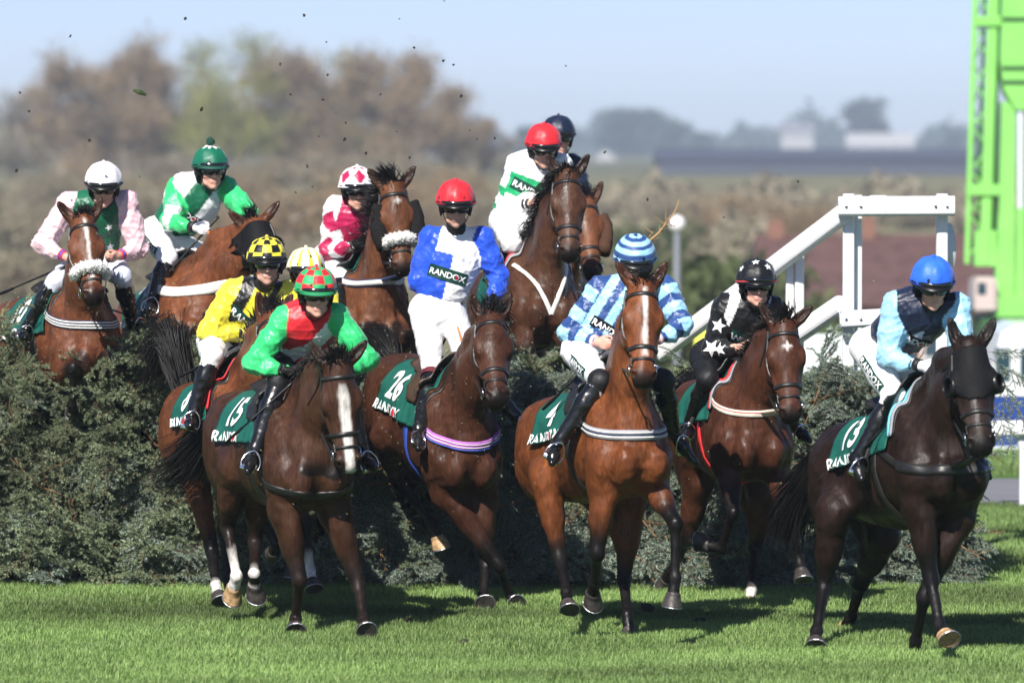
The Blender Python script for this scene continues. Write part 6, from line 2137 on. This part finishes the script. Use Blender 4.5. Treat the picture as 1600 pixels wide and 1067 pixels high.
for px, py, Yk in ((1322, 322, 36.87), (1345, 322, 36.87), (1462, 322, 36.87), (1480, 322, 36.87), (1322, 498, 36.87), (1345, 498, 36.87)):
    mb = MB(); c = at(px, py, Yk); mb.tube([c, c + V(0, .03, 0)], .011, 8); mb.obj('bolt', STEEL, wing, smooth=True)
for a_, b_ in (((1360, 322), (1384, 322)),):
    railpart('rail_coupling', at(*a_, 36.94), at(*b_, 36.94), 0.118, 0.156, wing)
# ------------------------------------------------------------------ the field of runners
FOLD_L = lambda fw=0.34, dn=-0.12: [('d', 1.0, -0.05, -0.15), ('d', -0.55, 0.0, -1.0), ('d', -1.0, 0.0, -0.25)]
FOLD_R = lambda: [('d', 1.0, 0.05, -0.10), ('d', -0.45, 0.0, -1.0), ('d', -1.0, 0.0, -0.35)]
HINDL = lambda: [('d', 0.5, -0.1, -0.85), ('d', -0.75, 0, -0.65), ('d', -0.25, 0, -1), ('d', -0.5, 0, -0.85)]
HINDR = lambda: [('d', 0.35, 0.1, -0.9), ('d', -0.80, 0, -0.6), ('d', -0.45, 0, -0.9), ('d', -0.7, 0, -0.7)]

HS = {}
HS['A'] = dict(label='bay horse with white sheepskin noseband clearing the fence at the far left', Y=35.4, W=(120, 440), C=(40, 458), P=(131, 338), M=(150, 466),
    E=((92, 318), (160, 306)), coat=(0.105, 0.036, 0.016), FL=[(116, 575, 'n'), (112, 632, 'f'), (116, 650, 'f')], FR=[(190, 572, 'n'), (188, 630, 'f'), (188, 650, 'f')], HL=HINDL(), HR=HINDR(),
    marks=[('blaze', 0.007, 0.03, 0.46, 0.0)], sheepskin=FLEECE, girth=(NAVYW, 0.062, -0.25, 1.2, [(WHITEW, 0.018, 0.010), (WHITEW, -0.002, 0.010), (WHITEW, -0.020, 0.008)]), cloth_text='10', forelock=(-0.1, 0.07), mane=(0.3, 0.9, 0), mane_len=.12)
HS['B'] = dict(label='bay horse in a black blinker hood turning its head beside the far left horse', Y=36.0, W=(290, 412), C=(228, 450), P=(392, 344), M=(412, 462), ht=38, neckL=0.80,
    E=((352, 326), (434, 318)), coat=(0.125, 0.042, 0.017), FL=[(290, 540, 'n'), (275, 590, 'f'), (270, 610, 'f')], FR=[(350, 500, 'n'), (340, 560, 'f'), (335, 590, 'f')], HL=HINDL(), HR=HINDR(),
    hood='close', girth=(WHITEW, 0.075, -0.20, 1.0, []), cloth_text='7', mane=None, neckstrap=False)
HS['C'] = dict(label='bay horse with a flying black tail landing behind the dark brown horse', Y=33.1, W=(378, 572), C=(312, 590), P=(425, 488), M=(446, 610),
    E=((404, 462), (452, 468)), coat=(0.115, 0.038, 0.015), FL=[('d', .9, 0, -.5), (432, 850, 'f'), (424, 872, 'f')], FR=[(478, 820, 'n'), (484, 890, 'n'), (490, 925, 'n')],
    HL=[(300, 720, 'n'), (331, 860, 'f'), (337, 912, 'n'), (344, 944, 'n')], HR=[('d', .5, .1, -.8), ('d', -.6, 0, -.8), ('d', .2, 0, -1), ('d', .2, 0, -1)], socks={'FR': (0.35, 1), 'HL': (0.0, 0.5)},
    tail=[(270, 540, .15), (262, 525, .25), (246, 560, .3), (236, 596, .35)], tail_w=0.13, cloth_text='8', pad=[(REDW, 0)], mane=(0.2, 0.9, 0), girth=(LEATHER, 0.05, -0.40, 1.0, []))
HS['D'] = dict(label='dark brown horse with a white blaze galloping under the red and green jockey', S=1.04, Y=31.7, W=(466, 600), C=(388, 600), P=(529, 568), M=(550, 748), neckL=0.74,
    E=((494, 548), (565, 542)), coat=(0.045, 0.019, 0.010), FL=[(468, 906, 'n'), (462, 966, 'f'), (459, 992, 'n')], FR=[(560, 914, 'n'), (568, 968, 'n'), (571, 992, 'n')],
    HL=[(366, 730, 'n'), (355, 822, 'f'), (370, 900, 'n'), (361, 932, 'f')], HR=[(410, 745, 'n'), (398, 845, 'f'), (397, 896, 'n'), (398, 930, 'f')],
    marks=[('blaze', 0.019, 0.12, 0.60, 0.005)], socks={'HL': (0.45, 1), 'HR': (0.15, -0.7)}, pale_hooves=('HL',), tail=[(320, 690, .15), (292, 725, .25), (262, 742, .3)], tail_w=0.12,
    cloth_text='15', girth=(LEATHER, 0.045, -0.52, 1.6, []), mane=(-0.7, 0.4, 0), mane_len=0.11, pad=[(NAVYW, 0)], points=0.85)
HS['E'] = dict(label='bay horse hidden behind the dark brown leader, under the yellow and white cap', Y=35.0, W=(470, 560), C=(440, 565), P=(492, 520), M=(506, 650), h=0.018,
    E=((478, 490), (510, 488)), coat=(0.11, 0.042, 0.02), FL=[(455, 800, 'n'), (455, 860, 'n'), (456, 905, 'n')], FR=[(500, 790, 'n'), (500, 830, 'f'), (500, 860, 'f')], HL=HINDL(), HR=HINDR(), neckL=.8)
HS['F'] = dict(label='bay horse with white sheepskin noseband and small star, centre left above the fence', Y=36.2, W=(580, 402), C=(556, 420), P=(614, 288), M=(632, 424),
    E=((583, 275), (643, 268)), coat=(0.095, 0.035, 0.015), FL=[(588, 535, 'n'), (582, 580, 'f'), (580, 600, 'f')], FR=[(650, 520, 'n'), (645, 580, 'f'), (642, 600, 'f')], HL=HINDL(), HR=HINDR(),
    marks=[('star', 0.12, 0.015, 0.020)], sheepskin=FLEECE, girth=(NAVYW, 0.055, -0.19, 0.8, [(WHITEW, 0.0, 0.034)]), cloth_text='3', mane=(-0.4, 0.5, 0), mane_len=.2, forelock=(-0.3, 0.13), cheek_roll=FLEECEBK)
HS['G'] = dict(label='dark bay horse number 26 landing steeply under the blue and white jockey', Y=33.6, S=1.04, W=(714, 584), C=(638, 546), P=(769, 489), M=(780, 624), neckL=0.80,
    E=((736, 462), (797, 464)), coat=(0.050, 0.019, 0.010), FL=[(781, 884, 'n'), (798, 935, 'f'), (809, 950, 'n')], FR=[(760, 880, 'f'), (755, 930, 'n'), (754, 948, 'n')],
    HL=[(604, 680, 'n'), (622, 752, 'f'), (676, 818, 'f'), (691, 862, 'f')], HR=[('d', .3, .1, -.9), ('d', -.8, 0, -.5), ('d', -.6, 0, -.7), ('d', -.7, 0, -.5)],
    pale_hooves=('HL',), cloth_text='26', girth=(LILACW, 0.062, -0.30, 1.3, [(WHITEW, 0.012, 0.006), (WHITEW, -0.008, 0.006), (BLUEW, -0.024, 0.010)]), mane=(0.9, 0.1, 0), mane_len=0.17,
    tail=[(590, 530, .2), (575, 545, .3)], tail_w=.08, girth_mat=BLUEW, brown_saddle=True, marks=[])
HS['H'] = dict(label='brown horse rising highest over the fence under the red capped white and green jockey', Y=36.1, W=(836, 378), C=(786, 410), P=(888, 268), M=(893, 400),
    E=((857, 246), (921, 240)), coat=(0.060, 0.026, 0.014), FL=[(828, 562, 'n'), (825, 615, 'f'), (824, 640, 'f')], FR=[(890, 556, 'n'), (888, 615, 'f'), (886, 640, 'f')], HL=HINDL(), HR=HINDR(),
    vstrap=WHITEW, cloth_text=None, pad=[(REDW, 0), (GREYW, 1)], mane=(-0.9, 0.2, 0), mane_len=.16, forelock=(0, .06))
HS['I'] = dict(label='bay horse with brown sheepskin cheek rolls half hidden behind the highest horse', Y=38.4, W=(868, 390), C=(846, 400), P=(914, 310), M=(928, 428), h=0.016,
    E=((890, 285), (942, 281)), coat=(0.12, 0.045, 0.02), FL=FOLD_L(), FR=FOLD_R(), HL=HINDL(), HR=HINDR(), cheek_roll=FLEECEBR, mane=None)
HS['J'] = dict(label='bright bay horse number 4 with thin white strip on its face in the centre foreground', Y=31.1, W=(962, 588), C=(872, 612), P=(1007, 441), M=(1009, 597),
    E=((973, 424), (1037, 417)), coat=(0.125, 0.038, 0.012), FL=[(933, 866, 'n'), (929, 910, 'f'), (924, 940, 'f')], FR=[(1056, 818, 'n'), (1055, 903, 'f'), (1047, 966, 'n')],
    HL=[(852, 745, 'n'), (874, 868, 'f'), (885, 925, 'n'), (888, 958, 'n')], HR=[(985, 780, 'n'), (975, 905, 'f'), (980, 960, 'n'), (985, 1003, 'n')],
    marks=[('blaze', 0.007, 0.04, 0.43, 0.0)], cloth_text='4', girth=(GREYW, 0.062, -0.31, 1.2, [(WHITEW, 0.014, 0.009), (NAVYW, 0.0, 0.010), (WHITEW, -0.016, 0.008)]), mane=(0.6, 0.5, 0), mane_len=.13, forelock=(-0.2, .07), noseb=1)
HS['K'] = dict(label='dark bay horse with white star and orange rein, right of the bright bay horse', Y=33.1, W=(1163, 572), C=(1104, 584), P=(1226, 503), M=(1239, 655), neckL=0.80,
    E=((1184, 469), (1279, 468)), coat=(0.055, 0.019, 0.009), FL=[(1146, 802, 'n'), (1128, 856, 'f'), (1090, 850, 'f')], FR=[(1234, 812, 'n'), (1249, 872, 'f'), (1255, 910, 'n')],
    HL=[(1092, 750, 'n'), (1074, 842, 'f'), (1048, 892, 'f'), (1035, 915, 'f')], HR=[(1194, 770, 'n'), (1180, 856, 'f'), (1174, 922, 'n'), (1171, 954, 'n')],
    marks=[('star', 0.155, 0.0, 0.026)], socks={'HR': (0.0, 0.9)}, pale_hooves=('HR',), cloth_text=None, girth=(PALEW, 0.042, -0.18, 1.6, [(REDW, 0.006, 0.004)]), pad=[(REDW, 0), (GREYW, 1)],
    mane=(-0.7, 0.5, 0), mane_len=0.11, forelock=(-0.1, .12), tail=[(1085, 600, .2), (1070, 625, .3), (1060, 660, .4)], tail_w=.11, girth_mat=REDW)
HS['L'] = dict(label='near black horse in a black blinker hood leading the field at the far right', S=1.05, Y=30.3, W=(1443, 606), C=(1334, 650), P=(1515, 534), M=(1536, 702), neckL=0.78, ht=12,
    E=((1486, 503), (1550, 506)), coat=(0.0150, 0.0075, 0.0050), FL=[(1455, 905, 'n'), (1468, 976, 'n'), (1482, 1006, 'n')], FR=[(1444, 934, 'n'), (1431, 1000, 'f'), (1426, 1032, 'f')],
    HL=[(1302, 800, 'n'), (1288, 912, 'f'), (1276, 985, 'n'), (1271, 1016, 'n')], HR=[(1380, 835, 'n'), (1346, 910, 'f'), (1330, 962, 'f'), (1316, 992, 'f')],
    hood='cups', pale_hooves=('FL', 'HR'), cloth_text='13', girth=(LEATHER, 0.06, -0.42, 1.4, []), pad=[(CYANW, 0), (GREYW, 1)], mane=None, forelock=(0, .03), tail=[(1258, 760, .2), (1236, 800, .3), (1225, 840, .35)], tail_w=.12,
    mealy=1.2, dark=(0.005, 0.0042, 0.004), girth_mat=LEATHER, flash=True)

# ------------------------------------------------------------------ racing colours
def const(c):
    return lambda x: np.tile(np.array(c, float), (x['n'], 1))
def put(col, m, c):
    col[m] = c
    return col
GREEN_D = (0.005, 0.105, 0.050); GREEN_L = (0.035, 0.52, 0.16); PINK = (0.74, 0.50, 0.54); YEL = (0.80, 0.70, 0.045); RED = (0.62, 0.020, 0.030)
MAROON = (0.42, 0.012, 0.075); BLUE = (0.018, 0.075, 0.55); NAVY = (0.006, 0.012, 0.035); NAVYB = (0.022, 0.060, 0.20); SKYB = (0.32, 0.60, 0.80); ROYAL = (0.025, 0.13, 0.72); GRN = (0.012, 0.34, 0.12)
def silkA(x):
    c = const(PINK)(x); return put(c, x['arm'] < 0, GREEN_D)
def silkB(x):
    c = const(WHITE)(x)
    put(c, (x['arm'] < 0) & (np.abs(x['tx']) < 0.38), GREEN_D)
    put(c, (x['arm'] < 0) & (x['tz'] < 0.48), GREEN_D)
    put(c, x['arm'] >= 0, GREEN_L)
    put(c, (x['arm'] == 0) & (x['at'] > .36) & (x['at'] < .62) & (np.cos(x['aang'] * 2) > -0.3), WHITE)
    return c
def silkC(x):
    c = const(YEL)(x)
    put(c, (x['arm'] < 0) & (np.abs(np.abs(x['tx']) - 0.52) < 0.22) & (x['tz'] > .1), BLACK)
    put(c, (x['arm'] < 0) & (x['tz'] < .42) & (np.abs(x['tx']) < .6), BLACK)
    return c
def silkD(x):
    c = const(RED)(x)
    put(c, x['arm'] >= 0, GREEN_L)
    d = x['tx'] * 0.55 - (x['tz'] - 0.66) * 0.95
    put(c, (x['arm'] < 0) & (x['tf'] > -.2) & (np.abs(d) < 0.20), WHITE)
    put(c, (x['arm'] < 0) & (x['tz'] < 0.26), WHITE)
    return c
def silkE(x):
    return const(YEL)(x)
def silkF(x):
    c = const(MAROON)(x)
    put(c, (x['arm'] < 0) & (np.abs(np.abs(x['tx']) - 0.75) < 0.16), WHITE)
    put(c, (x['arm'] < 0) & (x['tz'] < 0.2), WHITE)
    m = x['arm'] >= 0
    put(c, m, WHITE)
    k = np.abs(((x['at'] * 3.0) % 1) - 0.5) * 2 + np.abs(((x['aang'] / math.pi * 1.0 + 0.5) % 1) - 0.5) * 1.6
    put(c, m & (k < 0.85), MAROON)
    return c
def silkG(x):
    c = const(BLUE)(x)
    put(c, (x['arm'] < 0) & (x['tx'] > 0.05) & (x['tf'] > -.2), WHITE)
    put(c, (x['arm'] < 0) & (x['tz'] > .86) & (np.abs(x['tx']) < .62), WHITE)
    return c
def silkH(x):
    c = const(WHITE)(x)
    put(c, (x['arm'] < 0) & (x['tz'] > .40) & (x['tz'] < .74), GRN)
    k = (x['at'] * 3.0 - 0.25 * np.cos(x['aang'])) % 1
    put(c, (x['arm'] >= 0) & (x['at'] > .22) & (x['at'] < .68) & (np.abs((x['at'] - .33) * 1 + .05 * np.cos(x['aang'])) < .05), GRN)
    put(c, (x['arm'] >= 0) & (np.abs((x['at'] - .55) + .05 * np.cos(x['aang'])) < .055), GRN)
    return c
def silkI(x):
    return const(NAVY)(x)
def silkJ(x):
    c = const(SKYB)(x)
    k = ((x['tx'] + 5.12) * 1.75) % 1
    put(c, (x['arm'] < 0) & (k < 0.48), NAVYB)
    k = (x['at'] * 4.2 + 0.35) % 1
    put(c, (x['arm'] >= 0) & (k < 0.48), NAVYB)
    return c
def silkK(x):
    c = const(BLACK)(x)
    put(c, (x['arm'] < 0) & (np.abs(np.abs(x['tx']) - 0.66) < 0.16) & (x['tz'] > .45), WHITE)
    return c
def silkL(x):
    c = const(NAVY)(x)
    put(c, x['arm'] >= 0, SKYB)
    put(c, (x['arm'] >= 0) & (x['at'] > .86) & (np.abs((x['at'] * 22) % 1 - .5) < .25), NAVY)
    put(c, (x['arm'] < 0) & (x['tf'] > 0) & (x['tz'] > .55) & (x['tz'] < .86) & (np.abs(x['tx'] - .12) < (0.86 - x['tz']) * 1.2), (0.55, 0.58, 0.70))
    return c
def ccap(c):
    return lambda az, el: np.tile(np.array(c, float), (len(az), 1))
def capcheck(c1, c2, n=10, m=4):
    def fn(az, el):
        k = (np.floor((az / (2 * math.pi) + 0.5 / n) * n) + np.floor((el + .04) / (math.pi / 2) * m)) % 2
        return np.where(k[:, None] > 0.5, np.array(c1), np.array(c2))
    return fn
def capF(az, el):
    k = np.abs(((az / (2 * math.pi) * 6 + .45) % 1) - .5) * 2 + np.abs(el - 0.62) * 1.75
    c = np.where((k < 0.80)[:, None], np.array(MAROON), np.array(WHITE))
    k2 = np.abs(((az / (2 * math.pi) * 6 + .95) % 1) - .5) * 2 + np.abs(el - 1.22) * 2.4
    return np.where((k2 < 0.5)[:, None] & (el > .9)[:, None], np.array(MAROON), c)
def capE(az, el):
    k = (az / (2 * math.pi) * 10) % 1
    return np.where((np.abs(k - .5) < .22)[:, None], np.array(YEL), np.array(WHITE))
def capB(az, el):
    k = np.abs(((az / (2 * math.pi) * 8) % 1) - .5)
    return np.where((el > 1.02 + k * 0.7)[:, None], np.array(WHITE), np.array((0.004, 0.12, 0.065)))
def capJ(az, el):
    k = ((el + 0.02) / (math.pi / 2) * 3.6) % 1
    return np.where((k < 0.5)[:, None], np.array(SKYB), np.array(NAVYB))
def capA(az, el):
    return np.where((el < 0.16)[:, None], np.array((0.76, 0.70, 0.72)), np.array((0.82, 0.80, 0.81)))

JS = {}
JS['A'] = dict(label='jockey in pink sleeves, dark green body and white cap at the far left', head=(162, 292), hyaw=4, hpitch=20, sL=(98, 318), sR=(205, 315), eL=(66, 382), eR=(216, 388), hL=(104, 402), hR=(184, 400), hip=(150, 410),
    kL=(88, 440), kR=(190, 432), aL=(42, 512), aR=(205, 500), silk=silkA, cap=capA, cuffs=((RED, 0.022, 0.010), (BLUE, 0.036, 0.010), (RED, 0.05, 0.008)), band=None, chest_stars=[(-.45, .75, .028, 0), (.5, .72, .028, .4), (-.6, .4, .03, .2), (.55, .38, .03, 0)], breech=(0.62, 0.66, 0.76), scarfc=(0.7, 0.66, 0.66))
JS['B'] = dict(label='jockey in green and white with a dark green cap and pompom', head=(329, 266), hyaw=18, hpitch=10, sL=(275, 295), sR=(357, 292), eL=(266, 345), eR=(386, 330), hL=(306, 356), hR=(392, 352), hip=(256, 372),
    kL=(262, 402), kR=(330, 408), aL=(238, 470), aR=(340, 480), silk=silkB, cap=capB, pom=True, gloves=(WHITEGLOVE, BLACKCLOTH), cuffs=((BLACK, .03, .05),), band=(0.1, .58, .26, .05, 0), blackband=True, thigh_text='L', scarfc=(0.005, .08, .045), edge=(0.004, 0.07, 0.04), peak=(0.006, 0.06, 0.04))
JS['C'] = dict(label='jockey in yellow with black braces and a black and yellow checked cap', head=(417, 412), hyaw=6, hpitch=10, sL=(356, 458), sR=(452, 458), eL=(324, 518), eR=(468, 520), hL=(384, 520), hR=(420, 522), hip=(352, 540),
    kL=(332, 556), kR=(428, 560), aL=(302, 646), aR=(440, 655), silk=silkC, cap=capcheck(YEL, BLACK, 12, 4), cuffs=((BLACK, .035, .02),), band=(.10, .66, .32, .085, -12), button=YEL, stubble=True)
JS['D'] = dict(label='jockey in a red body with green sleeves and a red and green checked cap', head=(494, 460), hyaw=10, hpitch=14, sL=(438, 500), sR=(530, 492), eL=(396, 566), eR=(574, 562), hL=(452, 580), hR=(532, 578), hip=(462, 556),
    kL=(436, 596), kR=(540, 604), aL=(400, 700), aR=(566, 706), tL=(390, 728), tR=(583, 722), silk=silkD, cap=capcheck(RED, (0.02, .36, .12), 10, 4), gloves=(BLACKCLOTH, BLACKCLOTH), cuffs=((BLACK, .03, .012), (BLACK, .055, .012)), breech2=(BLACK, 0.30), edge=(0.01, .22, .08), button=RED, peak=(0.01, .20, .07))
JS['E'] = dict(label='jockey in yellow with a yellow and white striped cap, mostly hidden', head=(478, 426), hyaw=0, hpitch=12, sL=(445, 460), sR=(510, 460), eL=(436, 510), eR=(520, 510), hL=(470, 530), hR=(490, 530), hip=(465, 530),
    kL=(440, 560), kR=(500, 560), aL=(440, 640), aR=(500, 640), silk=silkE, cap=capE, hb=0.014, hj=0.012)
JS['F'] = dict(label='jockey in maroon and white with a maroon diamond cap', head=(558, 298), hyaw=8, hpitch=12, sL=(522, 325), sR=(586, 332), eL=(512, 392), eR=(604, 392), hL=(556, 382), hR=(600, 380), hip=(526, 410),
    kL=(532, 436), kR=(600, 436), aL=(530, 500), aR=(610, 500), silk=silkF, cap=capF, gloves=(BLACKCLOTH, BLACKCLOTH), band=(.1, .45, .2, .05, 0), edge=WHITE)
JS['G'] = dict(label='jockey in blue and white halves with a red cap, riding upright on number 26', head=(712, 322), hyaw=4, hpitch=18, sL=(668, 372), sR=(760, 372), eL=(652, 438), eR=(780, 434), hL=(694, 484), hR=(770, 474), hip=(684, 488), hipdy=0.30,
    kL=(676, 578), kR=(738, 575), aL=(656, 668), aR=(806, 650), tL=(655, 694), silk=silkG, cap=ccap(RED), gloves=(BLACKCLOTH, BLACKCLOTH), cuffs=((NAVY, .03, .016),), band=(0.02, .56, .27, .085, -3), boot_top=cloth('maroon_boot_top', (0.10, 0.008, 0.018)), edge=(.35, .01, .02), stubble=True)
JS['H'] = dict(label='jockey in white with green hoops and a red cap, highest over the fence', head=(849, 231), hyaw=8, hpitch=22, sL=(806, 256), sR=(880, 256), eL=(786, 322), eR=(896, 322), hL=(830, 318), hR=(880, 322), hip=(806, 350),
    kL=(800, 380), kR=(870, 390), aL=(772, 430), aR=(890, 460), silk=silkH, cap=ccap(RED), cuffs=((BLACK, .022, .018), (BLACK, .055, .014)), band=(0.05, .56, .30, .085, -6), edge=(.3, .01, .02))
JS['I'] = dict(label='jockey in navy with a navy cap behind the highest jockey', head=(873, 216), hyaw=12, hpitch=10, sL=(838, 258), sR=(898, 258), eL=(836, 310), eR=(912, 310), hL=(880, 350), hR=(905, 345), hip=(866, 350),
    kL=(850, 390), kR=(895, 390), aL=(845, 460), aR=(900, 460), silk=silkI, cap=ccap(NAVY), hb=0.010)
JS['J'] = dict(label='jockey in navy and sky blue stripes with a hooped cap, behind the bright bay', head=(992, 410), hyaw=4, hpitch=26, sL=(928, 452), sR=(1050, 452), eL=(888, 520), eR=(1066, 508), hL=(934, 534), hR=(1024, 532), hip=(924, 556),
    kL=(938, 596), kR=(1036, 594), aL=(876, 686), aR=(1052, 672), tL=(868, 716), tR=(1086, 716), silk=silkJ, cap=capJ, cuffs=((PINK, .028, .022),), band=(0.05, .42, .26, .07, 0), blackband=True, thigh_text='L', breech2=(BLACK, 0.085), edge=NAVYB, button=NAVYB, puff=1.2)
JS['K'] = dict(label='jockey in black with white stars on sleeves and cap', head=(1182, 446), hyaw=6, hpitch=10, sL=(1128, 480), sR=(1210, 480), eL=(1112, 545), eR=(1226, 540), hL=(1158, 543), hR=(1196, 546), hip=(1122, 562),
    kL=(1106, 592), kR=(1214, 600), aL=(1080, 656), aR=(1240, 662), tL=(1072, 680), tR=(1262, 682), silk=silkK, cap=ccap(BLACK), cuffs=(), band=(.1, .66, .28, .085, -4), breech=BLACK, edge=(.55, .05, .06), stars=[(0, .45, .052, 0, 0), (0, .98, .062, .3, 0), (0, 1.45, .048, .1, 0), (1, .5, .05, 0, 0)],
    cap_stars=[(-0.25, 0.98, .030, 0.1), (0.62, 0.62, .028, -.2), (-1.25, .5, .028, .2), (1.6, .6, .028, 0)], button=BLACK)
JS['L'] = dict(label='jockey in navy body and light blue sleeves with a royal blue cap', head=(1457, 446), hyaw=4, hpitch=24, sL=(1394, 478), sR=(1502, 478), eL=(1386, 556), eR=(1500, 546), hL=(1440, 572), hR=(1482, 562), hip=(1374, 548),
    kL=(1398, 620), kR=(1474, 640), aL=(1344, 708), aR=(1520, 712), tL=(1352, 740), tR=(1541, 738), silk=silkL, cap=ccap(ROYAL), gloves=(WHITEGLOVE, WHITEGLOVE), cuffs=((BLACK, .03, .04),), band=(.1, .64, .28, .065, -4), blackband=True, thigh_text='L', edge=(0.01, .03, .2))

ORDER = 'EABFIHCGKDJL'
HOBJ = {}; JOBJ = {}
for i_, k_ in enumerate(ORDER):
    if ONLY and k_ not in ONLY: continue
    HOBJ[k_] = build_horse(HS[k_])
    JS[k_]['key'] = k_.lower(); JS[k_].setdefault('seed', 3 + i_)
    JOBJ[k_] = build_jockey(JS[k_], HOBJ[k_])
    og = {'L': 0.35, 'B': .45, 'K': .45, 'J': .12, 'G': .3, 'H': .2}.get(k_, 0)
    rein(HOBJ[k_], JOBJ[k_].grip, (0, og))
for k_, i_, px, py, lb in (('A', 0, -6, 462, 'whip held low to the left by the pink sleeved jockey'), ('B', 0, 226, 468, 'whip in the white glove of the pompom capped jockey'), ('C', 0, 280, 590, 'whip held by the jockey in yellow'),
        ('D', 0, 352, 692, 'whip in the black glove of the red and green jockey'), ('F', 0, 528, 480, 'whip held by the maroon and white jockey'), ('G', 0, 662, 606, 'whip held by the blue and white jockey'),
        ('H', 0, 791, 440, 'whip held by the white and green jockey in the red cap'), ('J', 0, 848, 640, 'whip held by the striped blue jockey'), ('K', 0, 1100, 664, 'whip held by the jockey in black with stars'), ('L', 0, 1352, 700, 'whip held by the light blue sleeved jockey')):
    if k_ in JOBJ:
        whip(JOBJ[k_], i_, px, py, lb, {'A': .7}.get(k_, .62))
